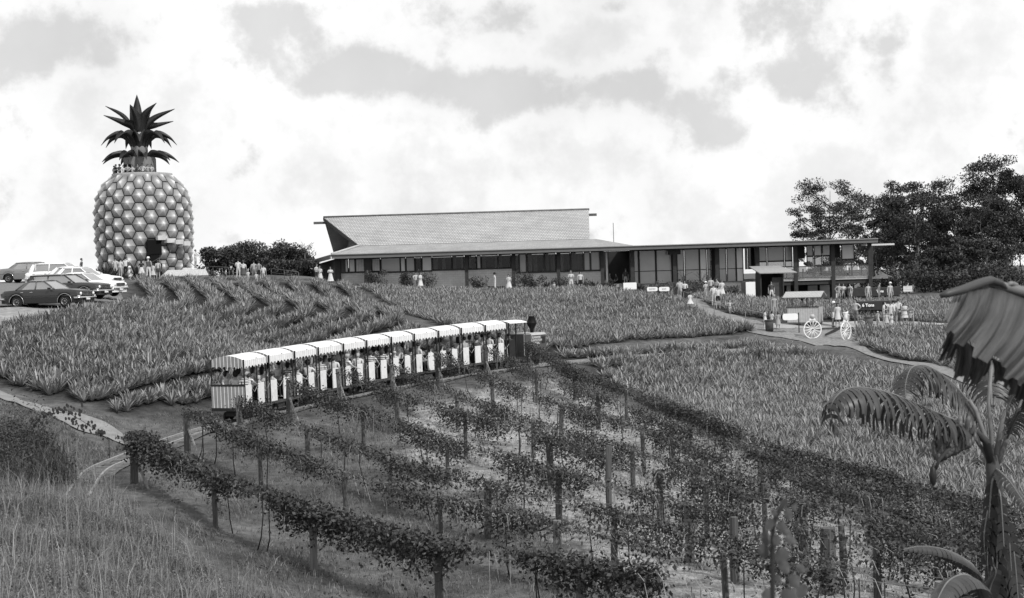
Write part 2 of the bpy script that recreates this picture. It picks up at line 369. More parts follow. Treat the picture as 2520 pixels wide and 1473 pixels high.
def ground_mat():
    m = bpy.data.materials.new('ground_grass'); nt, b = nodes(m)
    vec = coordn(nt); n1 = noise(nt, vec, .35, 6, .65); n2 = noise(nt, vec, 3.0, 6, .7); n3 = noise(nt, vec, 14, 4, .7)
    grass = mathn(nt, 'MULTIPLY', ramp2(nt, n1, .06, .15, .35, .65), ramp2(nt, n2, .55, 1.45, .3, .7))
    dryc = mathn(nt, 'MULTIPLY', ramp2(nt, n1, .20, .34, .35, .62), ramp2(nt, n2, .45, 1.35, .35, .6))
    dryc = mathn(nt, 'MULTIPLY', dryc, ramp2(nt, n3, .7, 1.3, .3, .7))
    soil_shade = ramp2(nt, n2, .018, .042, .3, .7)  # dark soil, lowered further to hold the plant shadow between rows
    a1 = nt.nodes.new('ShaderNodeAttribute'); a1.attribute_name = 'soil'; a2 = nt.nodes.new('ShaderNodeAttribute'); a2.attribute_name = 'dry'
    d2 = ramp2(nt, mathn(nt, 'ADD', a2.outputs['Fac'], mathn(nt, 'MULTIPLY', mathn(nt, 'SUBTRACT', n1, .5), .8)), 0, 1, .35, .65)
    def mixf(f, a, b_): return mathn(nt, 'ADD', mathn(nt, 'MULTIPLY', a, mathn(nt, 'SUBTRACT', 1.0, f)), mathn(nt, 'MULTIPLY', b_, f))
    v = mixf(d2, grass, dryc); v = mixf(a1.outputs['Fac'], v, soil_shade)
    link(nt, v, b.inputs['Base Color']); b.inputs['Roughness'].default_value = .95; b.inputs['Specular IOR Level'].default_value = .1
    bp = nt.nodes.new('ShaderNodeBump'); bp.inputs['Strength'].default_value = .8; bp.inputs['Distance'].default_value = .12
    link(nt, mathn(nt, 'ADD', n2, mathn(nt, 'MULTIPLY', n3, .5)), bp.inputs['Height']); link(nt, bp.outputs['Normal'], b.inputs['Normal'])
    return m
g = addobj('ground', gme, ground_mat()); tag(g, kind='structure')
def GH(x, y):   # height of the sheet including bumps
    return H(x, y)+(np.sin(x*1.7+y*.9)+np.sin(x*.8-y*2.1+2)+np.sin(x*3.1+1)*np.sin(y*2.7))*.03*np.exp(-((np.asarray(x)/60)**2))
def ribbon(name, left, right, m, dz=.05, nn=40, kk=8, label=None):
    a = np.array(catmull(left, nn//max(1, len(left)-1)+1)); b = np.array(catmull(right, nn//max(1, len(right)-1)+1))
    def res(c, k):
        s_ = np.r_[0, np.cumsum(np.linalg.norm(np.diff(c[:, :2], axis=0), axis=1))]; t = np.linspace(0, s_[-1], k)
        return np.c_[np.interp(t, s_, c[:, 0]), np.interp(t, s_, c[:, 1])]
    a = res(a, nn); b = res(b, nn); vs = []
    for i in range(nn):
        for j in range(kk):
            t = j/(kk-1); p = a[i]*(1-t)+b[i]*t; vs.append((p[0], p[1], float(GH(p[0], p[1]))+dz))
    I_ = np.arange(nn*kk).reshape(nn, kk)
    f_ = np.stack([I_[:-1, :-1], I_[1:, :-1], I_[1:, 1:], I_[:-1, 1:]], -1).reshape(-1, 4)
    o = addobj(name, npmesh(name, vs, f_.ravel(), np.full(len(f_), 4), True), m); tag(o, kind='structure'); return o
sand = mat('sand', .22, .95, .18, 2.5, bump=.4); gravel = mat('gravel', .20, .95, .3, 5, bump=.5); dirt = mat('dirt', .13, .95, .3, 4, bump=.5)
asphalt = mat('asphalt', .16, .9, .15, 4); pave = mat('pale_paving', .34, .9, .12, 3)
A = lambda *c: at(*c)[:2]
ribbon('path', [A(-120,935), A(0,966), A(160,1015), A(270,1052), A(350,1083)], [A(-120,953), A(0,984), A(150,1037), A(250,1076), A(330,1106)], sand, .06)
ribbon('car_park', [A(-200,752), A(0,757), A(150,757), A(255,752), A(302,738), A(292,727)], [tuple(gp(u_, d)[:2]) for u_, d in ((-300, 118), (-100, 120), (20, 121), (120, 118), (210, 112), (262, 104))], asphalt, .05, 60, 30)
ribbon('gravel_verge', [A(-160,800), A(0,792), A(130,776), A(240,758), A(318,742)], [A(-160,765), A(0,760), A(150,759), A(255,753.5), A(306,739)], mat('verge', .26, .95, .35, 3, bump=.4), .035)
ribbon('path', [A(1655,724), A(1688,752), A(1755,790), A(1868,826), A(1960,838), A(2100,860), A(2240,901), A(2335,928), A(2530,1000)],
       [A(1700,728), A(1738,748), A(1800,775), A(1895,800), A(2000,812), A(2100,822), A(2135,862), A(2335,906), A(2530,972)], gravel, .05, 90, 12)
ribbon('path', [A(1880,812), A(2060,808), A(2250,806), A(2330,802), A(2450,799)], [A(1880,798), A(2050,795), A(2150,793), A(2280,795), A(2450,796)], pave, .06, 40, 6)
ribbon('path', [tuple(gp(u_, 117.8)[:2]) for u_ in (880, 1000, 1250, 1500, 1640)], [tuple(gp(u_, 121.5)[:2]) for u_ in (850, 1000, 1250, 1500, 1660)], pave, .05, 30, 5)
# ------------------------------------------------------------------ railway
steel = mat('rail_steel', .32, .45, .2, 8, metal=.4); wood = mat('weathered_wood', .16, .9, .35, 5, sc3=(1, 1, .15)); black = mat('black_paint', .018, .5, .2, 5)
T2 = np.array(TRACK); seg = np.r_[0, np.cumsum(np.linalg.norm(np.diff(T2, axis=0), axis=1))]
def tpos(s_): return np.array([np.interp(s_, seg, T2[:, 0]), np.interp(s_, seg, T2[:, 1])])
def tdir(s_): a = tpos(s_+.2)-tpos(s_-.2); return a/np.linalg.norm(a)
rt = empty('railway_track', (tpos(14)[0], tpos(14)[1], trackz(tpos(14)[1])), 0, 'narrow railway track curving past the braced trellis posts under the train', 'railway track'); rt['kind'] = 'structure'
rt.location = (0, 0, 0)
for sgn in (-1, 1):
    mb = MB(); rows = []
    for s_ in np.arange(.6, 58, .6):
        p = tpos(s_); d = tdir(s_); nrm = np.array([-d[1], d[0]])*sgn*.32; z = trackz(p[1])
        if p[1] > 84: break
        rows.append([(p[0]+nrm[0]+nx*o_, p[1]+nrm[1]+ny*o_, z+h_) for (o_, h_) in ((-.035, -.07), (.035, -.07), (.035, .03), (-.035, .03)) for nx, ny in [(-d[1], d[0])]])
    for r in rows: mb.v += r
    for i in range(len(rows)-1):
        for k in range(4): mb.face([i*4+k, i*4+(k+1) % 4, (i+1)*4+(k+1) % 4, (i+1)*4+k])
    mb.build('rail', steel, rt)
sl_m = MB()
for s_ in np.arange(.6, 56, .62):
    p = tpos(s_); d = tdir(s_)
    if p[1] > 84: break
    sl_m.box((p[0]+random.uniform(-.03, .03), p[1], trackz(p[1])-.10), (1.15, .16, .12), math.atan2(d[0], -d[1])+random.uniform(-.05, .05))
slo = sl_m.build('sleepers', wood, rt); slo['kind'] = 'stuff'
bl = [(tpos(s_)+np.array([-tdir(s_)[1], tdir(s_)[0]])*.66) for s_ in np.arange(.6, 52, 1.5)]; br_ = [(tpos(s_)-np.array([-tdir(s_)[1], tdir(s_)[0]])*.66) for s_ in np.arange(.6, 52, 1.5)]
ribbon('track_bed', bl, br_, mat('ballast', .10, .95, .35, 6, bump=.5), .045, 110, 5)
# ------------------------------------------------------------------ leafy helpers
def leafcloud(name, C, size, mat_, parent=None, droop=.3, aspect=.5, seed=0, sj=.35):
    """C: (n,3) leaf centres -> one mesh of small pointed leaves"""
    R = np.random.default_rng(seed); n_ = len(C)
    a = R.uniform(0, 2*PI, n_); el = R.normal(-droop, .55, n_)
    d = np.c_[np.cos(a)*np.cos(el), np.sin(a)*np.cos(el), np.sin(el)]
    t = np.c_[-np.sin(a), np.cos(a), np.zeros(n_)]; tw = R.normal(0, .6, n_)
    nn_ = np.cross(d, t); t = t*np.cos(tw)[:, None]+nn_*np.sin(tw)[:, None]
    s_ = size*(1+R.uniform(-sj, sj, n_))[:, None]
    v0 = C-d*s_*.5; v1 = C+t*s_*aspect*.5; v2 = C+d*s_*.5; v3 = C-t*s_*aspect*.5
    Vv = np.stack([v0, v1, v2, v3], 1).reshape(-1, 3)
    return addobj(name, npmesh(name, Vv, np.arange(4*n_), np.full(n_, 4)), mat_, parent)
def blades(P0, h, w_, lean, R, curve=.5):
    """grass blades: P0 (n,3), returns V, flat faces, sizes"""
    n_ = len(P0); a = R.uniform(0, 2*PI, n_); hd = np.c_[np.cos(a), np.sin(a), np.zeros(n_)]; b = a+R.uniform(-1.5, 1.5, n_)
    sd = np.c_[-np.sin(b), np.cos(b), np.zeros(n_)]
    hh = (h*(1+R.uniform(-.5, .5, n_)))[:, None]; ln = (lean*R.uniform(.2, 1.6, n_))[:, None]; ww = w_*R.uniform(.6, 1.3, n_)[:, None]
    m_ = P0+hd*hh*ln*.3+np.array([0, 0, 1])*hh*.55; tp = P0+hd*hh*ln+np.array([0, 0, 1])*hh*(1-curve*ln*.5)
    Vv = np.stack([P0-sd*ww*.5, P0+sd*ww*.5, m_+sd*ww*.4, m_-sd*ww*.4, tp], 1).reshape(-1, 3)
    b0 = np.arange(n_)*5
    fq_ = np.stack([b0, b0+1, b0+2, b0+3, b0+3, b0+2, b0+4], 1).ravel()
    sz = np.tile([4, 3], n_); return Vv, fq_, sz
leafd = mat('leaf_dark', .055, .55, .3, 2, isl=.45, trans=.15, spec=.4)
leafv = mat('leaf_vine', .044, .5, .35, 1.2, isl=.55, trans=.2, spec=.45)
leafe = mat('leaf_gum', .050, .5, .3, .6, isl=.4, trans=.1, spec=.3)
leafp = mat('leaf_pineapple', .23, .5, .25, .5, isl=.45, trans=.12, spec=.4)
grassm = mat('grass_blade', .15, .7, .5, 1.1, isl=.6, trans=.2)
grassl = mat('grass_pale', .24, .8, .3, .6, isl=.4, trans=.2)
bark = mat('bark', .10, .9, .4, 4, sc3=(1, 1, .2)); barkp = mat('bark_pale', .20, .85, .35, 3, sc3=(1, 1, .2))
# ------------------------------------------------------------------ pineapple plants
def plant_proto(R, nl, L, wid, span=.92, out=1.25):
    Vs = []; Fs = []; Sz = []; b = 0
    for i in range(nl):
        a = i*2.39996+R.uniform(-.3, .3); e = 1.32-span*(i/nl)**.9+R.uniform(-.12, .12)
        l = L*(.75+.35*math.sin(PI*min(1, (i+3)/nl)))*R.uniform(.85, 1.15)
        c, s_ = math.cos(a), math.sin(a); sx, sy = -s_, c
        for k, (t, wf) in enumerate(((0.02, .8), (.38, 1), (.75, .62))):
            rr = l*math.cos(e)*t*(1+(out-1)*t); zz = l*(math.sin(e)*t-.33*t*t*math.cos(e))
            for sg in (-1, 1): Vs.append((c*rr+sg*sx*wid*wf*.5, s_*rr+sg*sy*wid*wf*.5, zz+.02))
        rr = l*math.cos(e)*out; zz = l*(math.sin(e)-.36*math.cos(e)); Vs.append((c*rr, s_*rr, zz+.02))
        Fs += [b, b+1, b+3, b+2, b+2, b+3, b+5, b+4, b+4, b+5, b+6]; Sz += [4, 4, 3]; b += 7
    return np.array(Vs), np.array(Fs), np.array(Sz)
PR = np.random.default_rng(3)
protos = [plant_proto(PR, 32, .62, .046) for _ in range(5)]
protosN = [plant_proto(PR, 26, .70, .07, .72, 1.08) for _ in range(5)]
protosL = [plant_proto(PR, 22, .62, .064) for _ in range(5)]
def rows_fill(lines, poly, off=.2, sp=.42, wob=.08):
    out = []
    for ln in lines:
        c = np.array([p[:2] for p in ln]); s_ = np.r_[0, np.cumsum(np.linalg.norm(np.diff(c, axis=0), axis=1))]
        if s_[-1] < .5: continue
        for sg in (-1, 1):
            t = np.arange(rng.uniform(0, sp), s_[-1], sp); t = t+rng.uniform(-.1, .1, len(t))
            x = np.interp(t, s_, c[:, 0]); y = np.interp(t, s_, c[:, 1])
            dx = np.interp(t+.3, s_, c[:, 0])-np.interp(t-.3, s_, c[:, 0]); dy = np.interp(t+.3, s_, c[:, 1])-np.interp(t-.3, s_, c[:, 1])
            L_ = np.hypot(dx, dy)+1e-6
            x = x-dy/L_*off*sg+rng.normal(0, wob, len(t)); y = y+dx/L_*off*sg+rng.normal(0, wob, len(t))
            out.append(np.c_[x, y])
    q_ = np.concatenate(out); return q_[inpoly(q_[:, 0], q_[:, 1], poly)]
def par_lines(poly, ang, pitch):
    p = np.array(poly); c = p.mean(0); d = np.array([math.sin(ang), math.cos(ang)]); nrm = np.array([d[1], -d[0]])
    q_ = (p-c)@nrm; e = (p-c)@d; L = []
    for o_ in np.arange(q_.min(), q_.max(), pitch):
        tt = np.arange(e.min(), e.max(), 1.0); L.append([c+nrm*(o_+.12*math.sin(t*.3))+d*t for t in tt])
    return L
# left field: rows come down the slope then bend round parallel to the track
Lrows = []
Bp = [at(397+74*k, 753+5.2*k)[:2] for k in range(0, 8)]
st_ = (Bp[-1]-Bp[0])/7
Bp = Bp+[Bp[-1]+st_*k for k in range(1, 4)]
Ts = [gp(345+62*k, 99+2.3*k)[:2] for k in range(0, 11)]
mids = []
for T, B in zip(Ts, Bp):
    ab = (B-T)/np.linalg.norm(B-T); up = B-ab*3.2
    k = len(mids); Mp = at(397+74*k-70-10*k, 753+5.2*k+15+5.5*k)[:2] if k < 9 else B-np.array([1.2, 5.0])
    dB = (Mp-B)/np.linalg.norm(Mp-B); pth = []; p = Mp.copy(); s0 = 0; th0 = math.atan2(-dB[0], -dB[1])
    while s0 < 60:
        th = th0+(math.radians(21)-th0)*min(1, s0/16); p = p-np.array([math.sin(th), math.cos(th)])*.7; s0 += .7; pth.append(tuple(p))
    mids.append([(px_-.9, py_+.1) for px_, py_ in pth[6:]]); dn = B+dB*3.0
    Lrows.append([tuple(T+(up-T)*t) for t in np.linspace(0, 1, 14)]+bez(up, B+ab*.9, dn, 8)[1:]+[tuple(dn+(Mp-dn)*t) for t in np.linspace(.1, 1, 8)]+pth)
for k in range(1, 10):
    x, y = Bp[0]-np.array([1.33, -.2])*k+np.array([-.4, -2.5]); s0 = 0; pth = []
    while s0 < 70:
        th = math.radians(9+15*min(1, s0/28)); x -= math.sin(th)*.7; y -= math.cos(th)*.7; s0 += .7; pth.append((x, y))
    Lrows.append(pth)
qL = np.concatenate([rows_fill(Lrows, LFpoly, .17, .30, .06), rows_fill(mids, LFpoly, .10, .5, .09)])
trk = np.array(TRACK)
def offtrack(q_, dmin=1.9):
    d = np.sqrt(((q_[:, None, :]-trk[None, :, :])**2).sum(-1)).min(1); return q_[d > dmin]
qL = offtrack(qL)
aM = math.atan2(*(np.array(MF[2])-np.array(MF[4])))
qM = offtrack(rows_fill(par_lines(MF, aM, 1.0), MF, .25, .39, .10))
qU = offtrack(rows_fill(par_lines(UF, math.radians(-38), 1.0), UF, .25, .39, .10))
qRB = rows_fill(par_lines(RB, math.radians(80), 1.2), RB, .28, .45, .12)
qRF = rows_fill(par_lines(RF, math.radians(-20), 1.15), RF, .28, .45, .11)
allq = [('L', qL), ('M', qM), ('U', qU), ('B', qRB), ('R', qRF)]
flat = np.concatenate([q_ for _, q_ in allq]); own = np.concatenate([np.full(len(q_), i) for i, (_, q_) in enumerate(allq)])
zz = GH(flat[:, 0], flat[:, 1]); pp = np.c_[flat, zz]; dd = pp@fwd; uu = 1260+F*(pp@RIGHT)/dd; vv = 736.5-F*(pp@UP)/dd
inside = (uu > -30) & (uu < 2550) & (vv < 1500)
order = np.argsort(np.where(inside, flat[:, 1], 1e9)); single = np.zeros(len(flat), bool); single[order[:300]] = True
Rr = np.random.default_rng(5)
pm_single = []
for i, (v_, f_, s_) in enumerate(protos): pm_single.append(npmesh('pineapple_plant', v_, f_, s_))
lab = {0: 'spiky pineapple plant in the nearest rows of the left field beside the sandy path', 1: 'spiky pineapple plant in the nearest rows of the field behind the last vine row',
       2: 'spiky pineapple plant at the near edge of the middle field', 3: 'spiky pineapple plant in the far right field', 4: 'spiky pineapple plant beside the curved gravel lane'}
for k in np.where(single)[0]:
    me = pm_single[int(Rr.integers(5))]; o = addobj('pineapple_plant', me, leafp, None, (flat[k, 0], flat[k, 1], zz[k]))
    s_ = Rr.uniform(.85, 1.25); o.scale = (s_, s_, s_*Rr.uniform(.9, 1.1)); o.rotation_euler = (0, 0, Rr.uniform(0, 6.28)); tag(o, lab[int(own[k])], 'pineapple plant', 'pineapple plants in the nearest rows, '+'ABCDE'[int(own[k])].replace('A', 'left field').replace('B', 'right field').replace('C', 'middle field'))
for i, (nm, q_) in enumerate(allq):
    sel = np.where((own == i) & (~single))[0]
    # drop plants far outside the picture
    sel = sel[(uu[sel] > -250) & (uu[sel] < 2770)]
    Vs, Fs, Ss = [], [], []; base = 0
    dist = flat[sel, 1]
    for j in range(5):
        for PRT, msk_ in (((protosN, dist < 999),) if i == 0 else ((protos, dist < 66), (protosL, dist >= 66))):
            ss = sel[msk_]; ss = ss[np.arange(len(ss)) % 5 == j]
            if len(ss) == 0: continue
            v_, f_, s_ = PRT[j]; a = Rr.uniform(0, 6.28, len(ss)); sc_ = Rr.uniform(.8, 1.22, len(ss)); hz = sc_*Rr.uniform(.85, 1.15, len(ss))
            X = (v_[None, :, 0]*np.cos(a)[:, None]-v_[None, :, 1]*np.sin(a)[:, None])*sc_[:, None]+flat[ss, 0][:, None]
            Y = (v_[None, :, 0]*np.sin(a)[:, None]+v_[None, :, 1]*np.cos(a)[:, None])*sc_[:, None]+flat[ss, 1][:, None]
            Z = v_[None, :, 2]*hz[:, None]+zz[ss][:, None]
            Vs.append(np.stack([X, Y, Z], -1).reshape(-1, 3)); off_ = base+np.arange(len(ss))*len(v_)
            Fs.append((f_[None, :]+off_[:, None]).ravel()); Ss.append(np.tile(s_, len(ss))); base += len(ss)*len(v_)
    if Vs:
        o = addobj('pineapple_field', npmesh('pineapple_field', np.concatenate(Vs), np.concatenate(Fs), np.concatenate(Ss)), leafp)
        tag(o, ['dense pineapple beds curving down the slope below the giant pineapple', 'wide pineapple field to the right behind the vine rows', 'pineapple field in front of the long building', 'dark pineapple beds behind the ticket kiosk and crowd', 'pineapple beds right of the gravel lane behind the banana plant'][i], 'pineapple field', None, 'stuff')
        print('field', nm, len(sel))
# ================================================================== giant pineapple
pc = P(358, 660, 125.0); PX, PY = pc[0], pc[1]-.0; PZ = float(H(PX, PY-4))
RP = [(3.75, .0), (3.9, .8), (4.07, 1.95), (4.22, 3.2), (4.27, 4.7), (4.27, 6.2), (4.13, 7.4), (3.97, 7.96), (3.67, 8.6), (3.05, 9.3), (2.5, 9.67)]
RP = [(r-.22, z-.45) for r, z in RP]   # heights above the base at z = .45
def prof_r(z): return float(np.interp(z, [p[1] for p in RP], [p[0] for p in RP]))
BZ = .45
pine = empty('giant_pineapple', (PX, PY, BZ), 0, 'giant pineapple building of diamond-bossed panels with a leafy crown and viewing deck', 'building')
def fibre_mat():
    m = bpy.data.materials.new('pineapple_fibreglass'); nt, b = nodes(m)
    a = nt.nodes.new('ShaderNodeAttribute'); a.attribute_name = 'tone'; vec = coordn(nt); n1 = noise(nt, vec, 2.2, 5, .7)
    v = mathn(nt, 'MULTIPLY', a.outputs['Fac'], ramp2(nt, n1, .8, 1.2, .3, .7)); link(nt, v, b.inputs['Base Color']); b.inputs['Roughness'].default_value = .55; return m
mb = MB(); tone = []
shell = MB(); shell.lathe([(r-.10, z) for r, z in RP], n=52, sm=True, cap=False); 
sh = shell.build('shell', mat('groove_dark', .05, .9, .2, 3), pine)
NC = 26; pitch = 1.24; ang0 = math.radians(-90)-math.radians(4.5)   # column centre just left of the middle
DOOR_COL = None
for col in range(NC):
    a = ang0+2*PI*col/NC
    off_ = 0 if col % 2 == 0 else pitch/2
    rel = math.degrees(math.atan2(math.sin(a+PI/2), math.cos(a+PI/2)))
    for row in range(-1, 9):
        zc = .35+off_+row*pitch
        if zc > 9.15 or zc < -.5: continue
        isdoor = 18 < rel < 33 and 1.0 < zc < 3.4
        if isdoor: continue
        hx = .93; hw = 2*PI/NC*.667*hx   # half angular width (tip to tip)
        hz = pitch/2*hx; pts_ = []
        for k in range(6):
            an = PI/3*k; da = hw*math.cos(an); dz_ = hz*math.sin(an)/math.sin(PI/3)
            z_ = min(max(zc+dz_, 0.0), 9.22); r_ = prof_r(z_)+.02; pts_.append(((r_)*math.cos(a+da), (r_)*math.sin(a+da), z_))
        z_ = zc+.02; 
        if z_ < 0.05: continue
        r_ = prof_r(min(z_, 9.2))+.36
        ap = (r_*math.cos(a), r_*math.sin(a), z_)
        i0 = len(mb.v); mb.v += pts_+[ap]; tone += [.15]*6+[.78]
        # mid ring for the paler fibreglass of the boss
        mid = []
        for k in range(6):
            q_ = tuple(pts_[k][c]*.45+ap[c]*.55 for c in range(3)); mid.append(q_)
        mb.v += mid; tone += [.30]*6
        for k in range(6):
            k2 = (k+1) % 6
            mb.face([i0+k, i0+k2, i0+7+k2, i0+7+k]); mb.face([i0+7+k, i0+7+k2, i0+6])
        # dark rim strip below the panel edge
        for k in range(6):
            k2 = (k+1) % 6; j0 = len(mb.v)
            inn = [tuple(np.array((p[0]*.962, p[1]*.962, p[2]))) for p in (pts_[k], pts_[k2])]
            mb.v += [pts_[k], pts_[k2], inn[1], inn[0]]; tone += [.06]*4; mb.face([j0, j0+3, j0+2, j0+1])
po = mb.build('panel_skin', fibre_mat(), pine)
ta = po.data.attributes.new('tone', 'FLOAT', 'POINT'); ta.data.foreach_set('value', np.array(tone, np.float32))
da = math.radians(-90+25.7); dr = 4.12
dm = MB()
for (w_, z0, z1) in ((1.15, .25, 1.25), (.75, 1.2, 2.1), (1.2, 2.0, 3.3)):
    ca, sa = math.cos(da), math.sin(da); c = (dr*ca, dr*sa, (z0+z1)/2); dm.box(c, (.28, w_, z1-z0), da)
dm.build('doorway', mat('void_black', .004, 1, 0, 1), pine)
hm = MB(); ca = da+.42
for k in range(4): hm.box(((4.35+.12*k)*math.cos(ca-.28+.16*k), (4.35+.12*k)*math.sin(ca-.28+.16*k), 3.35-.13*k+(.12 if k < 1 else 0)), (.5, .85, .38), ca-.28+.16*k+.05)
hm.build('entrance_hood', mat('hood_pale', .5, .7, .15, 2), pine)
dk = MB(); dk.lathe([(0, 8.32), (2.75, 8.32), (2.62, 9.12), (2.62, 9.28), (2.5, 9.28), (2.5, 8.42), (0, 8.42)], n=40, cap=False); dk.build('viewing_deck', mat('deck', .3, .8, .15, 3), pine)
OX = -.18
nk = MB(); nk.lathe([(1.41, 8.4), (1.41, 10.65), (1.3, 10.75), (.78, 10.8)], (OX, 0, 0), n=32)
for k in range(12): a = 2*PI*k/12; nk.box((OX+1.42*math.cos(a), 1.42*math.sin(a), 9.6), (.03, .05, 2.0), a)
nk.build('neck', mat('neck_paint', .16, .7, .15, 2), pine)
n2 = MB(); n2.lathe([(.74, 10.7), (.72, 12.8), (.55, 13.0)], (OX, 0, 0), n=24); n2.build('crown_stem', mat('stem_paint', .3, .7, .1, 2), pine)
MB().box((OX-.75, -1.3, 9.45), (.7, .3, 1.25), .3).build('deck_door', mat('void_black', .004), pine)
leafc = mat('crown_leaf', .035, .5, .2, 2, spec=.3)
def crown_leaf(a, z0, r0_, path, wd):
    """path: list of (out, up) from the base; flattened curved blade with a keel"""
    c, s_ = math.cos(a), math.sin(a); m_ = MB(); pts_ = catmull([(o_, u_) for o_, u_ in path], 5); k = len(pts_)
    for i, (o_, u_) in enumerate(pts_):
        t = i/(k-1); w_ = wd*min(1, .62+1.3*t)*(1-max(0, (t-.35)/.65)**1.6)*.5+.01
        o2 = o_+r0_
        for (ss, dz_) in ((-1, w_*.75), (0, -w_*.35-.03), (1, w_*.75), (0, -w_*.35+.02)):
            m_.v.append((OX+c*o2-s_*w_*ss, s_*o2+c*w_*ss, z0+u_+dz_))
    for i in range(k-1):
        for j in range(4): j2 = (j+1) % 4; m_.face([i*4+j, i*4+j2, (i+1)*4+j2, (i+1)*4+j], 0, True)
    m_.build('crown_leaf', leafc, pine)
for k in range(9):   # lowest whorl, arching over the neck
    crown_leaf(2*PI*k/9+.25, 10.72, 1.0, [(-.2, -.2), (.5, .25), (1.2, .25), (1.85, -.02), (2.4, -.42)], .78)
for k in range(9):
    crown_leaf(2*PI*k/9+.1, 11.5, .55, [(0, -.3), (.4, .7), (1.2, 1.25), (2.1, .95), (2.75, .3)], .95)
for k, (rr, uu_, dd_) in enumerate([(2.9, 2.7, 0), (3.3, 1.9, .35), (2.7, 2.9, .2), (3.2, 2.1, 0), (2.5, 3.1, 0), (3.1, 2.0, 0), (2.7, 2.8, 0), (2.6, 3.0, 0)]):
    crown_leaf(2*PI*k/8+.04, 12.3, .35, [(0, -.2), (.3, 1.0), (rr*.42, uu_*.70), (rr, uu_)], 1.15)
crown_leaf(-PI/2, 12.35, -.1, [(0.5, -.2), (.45, 1.2), (.35, 2.6), (.3, 3.95)], .95)
# mound, steps, railings and the pale lettered slab beside the entrance
mound = MB(); mound.lathe([(5.6, -1.6), (5.2, .12), (0, .2)], n=40, cap=False); mo = mound.build('pineapple_mound', mat('mound_grass', .085, .95, .25, 2), None, (PX, PY, BZ-.12)); tag(mo, kind='structure')
stone = mat('step_concrete', .11, .9, .2, 2)
stp = empty('entrance_steps', (PX+4.2, PY-5.8, BZ), 0, 'dark stepped mound leading down to the right of the pineapple doorway', 'steps')
for k in range(4): MB().box((.5+.35*k, .6, -.22-.28*k), (3.4+.6*k-.1*k, 2.2, .30)).build('step', stone, stp)
MB().box((-2.6, .6, -.45), (4.6, 2.4, .75)).build('landing', stone, stp)
sl2 = empty('sloping_slab', gp(458, 115.5)+np.array([0, 0, .45]), 0, 'speckled pale sloping slab lying on the mound in front of the entrance steps', 'slab')
m_ = MB(); m_.slab([(-1.95, -.5, -.25), (1.95, -.5, -.25), (1.55, .4, .25), (-1.6, .4, .25)], .12); m_.slab([(-.4, .38, .24), (.4, .38, .24), (.35, .6, .4), (-.35, .6, .4)], .1)
m_.build('slab_face', mat('speckle', .42, .9, .4, 14), sl2)
pipe = mat('handrail', .12, .5, .1, 5, metal=.3)
def railing(name, pts_, h, label, posts=None, mid=True, r=.028, m_=None, cat='handrail', hh=None):
    base = np.array(pts_[0]); o = empty(name, tuple(base), 0, label, cat); m_ = m_ or pipe
    q_ = [np.array(p)-base for p in pts_]
    MB().tube([p+np.array([0, 0, h]) for p in q_], r, 6).build('top_rail', m_, o)
    if mid: MB().tube([p+np.array([0, 0, h*.5]) for p in q_], r*.8, 6).build('mid_rail', m_, o)
    for p in q_: MB().tube([p-np.array([0, 0, .15]), p+np.array([0, 0, h])], r, 6).build('post', m_, o)
    return o
railing('handrail', [(PX+1.8, PY-6.6, BZ+.1), (PX+2.9, PY-6.6, BZ+.75), (PX+5.0, PY-6.6, BZ+.75), (PX+6.1, PY-6.6, BZ-.25)], .95, 'bent metal handrail in front of the pineapple doorway')
railing('handrail', [gp(500, 120), gp(525, 119), gp(548, 118), gp(575, 116)], .9, 'thin metal railing between the pineapple steps and the bushes')
railing('handrail', [gp(1195/1.0, 0+121) if False else gp(668, 124), gp(700, 123), gp(735, 122)], .7, 'low metal railing in front of the dark bushes beside the building corner')
# ================================================================== long building
D0 = 127.0
def X(u, d=D0): return float(P(u, 655, d)[0])
def Z(u, v, d=D0): return float(P(u, v, d)[2])
bld = empty('plantation_building', (X(1480), D0, -2.2), 0, 'long low building with tiled roof, glass walls and open deck at its right end', 'building')
def part(name, mb_, m_, par=None):
    me = mb_.mesh(name)
    if par is None or par is bld:
        for v_ in me.vertices: v_.co -= Vector(bld.location)
        o = addobj(name, me, m_, bld)
    else: 
        for v_ in me.vertices: v_.co -= Vector(bld.location)
        o = addobj(name, me, m_, par)
    return o
tile = bricks('roof_tiles', .43, .37, .15, .24, .15, .022, .8, 'XZ', .14, .5)
tile2 = bricks('roof_tiles_low', .36, .30, .16, .30, .06, .010, .8, 'XZ', .14, .5)
timber = stripes('timber_boards', 'X', .28, .86, .11, .04); timbery = stripes('timber_boards_y', 'Y', .45, .86, .13, .04)
block = bricks('pale_block', .62, .55, .45, .4, .2, .012, .85, 'XZ', .10, 1)
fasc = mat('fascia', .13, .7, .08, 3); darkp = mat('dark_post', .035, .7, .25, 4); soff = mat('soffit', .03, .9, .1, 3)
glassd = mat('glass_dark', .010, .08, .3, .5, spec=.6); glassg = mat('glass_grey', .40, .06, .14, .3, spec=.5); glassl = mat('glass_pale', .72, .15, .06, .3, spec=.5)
curt = stripes('curtain', 'X', .16, .55, .8, .6); frm = mat('window_frame', .03, .5, .1, 3)
zE = 1.78      # soffit height
yE = 124.6     # eave line
rl = P(797, 532, 136.5); rr_ = P(1449, 521, 136.5); zr = (rl[2]+rr_[2])/2
el = P(885, 602, 129.0); er = P(1451, 592, 129.0); ze = (el[2]+er[2])/2
fl = P(816, 627, yE); zf = fl[2]
rfm = MB(); rfm.slab([(el[0], 129, ze), (er[0], 129, ze), (rr_[0], 136.5, zr), (rl[0], 136.5, zr)], .22)
rfm.build  # near slope
roof = part('roof', rfm, tile)
rf2 = MB(); fb = P(822, 615, 144)
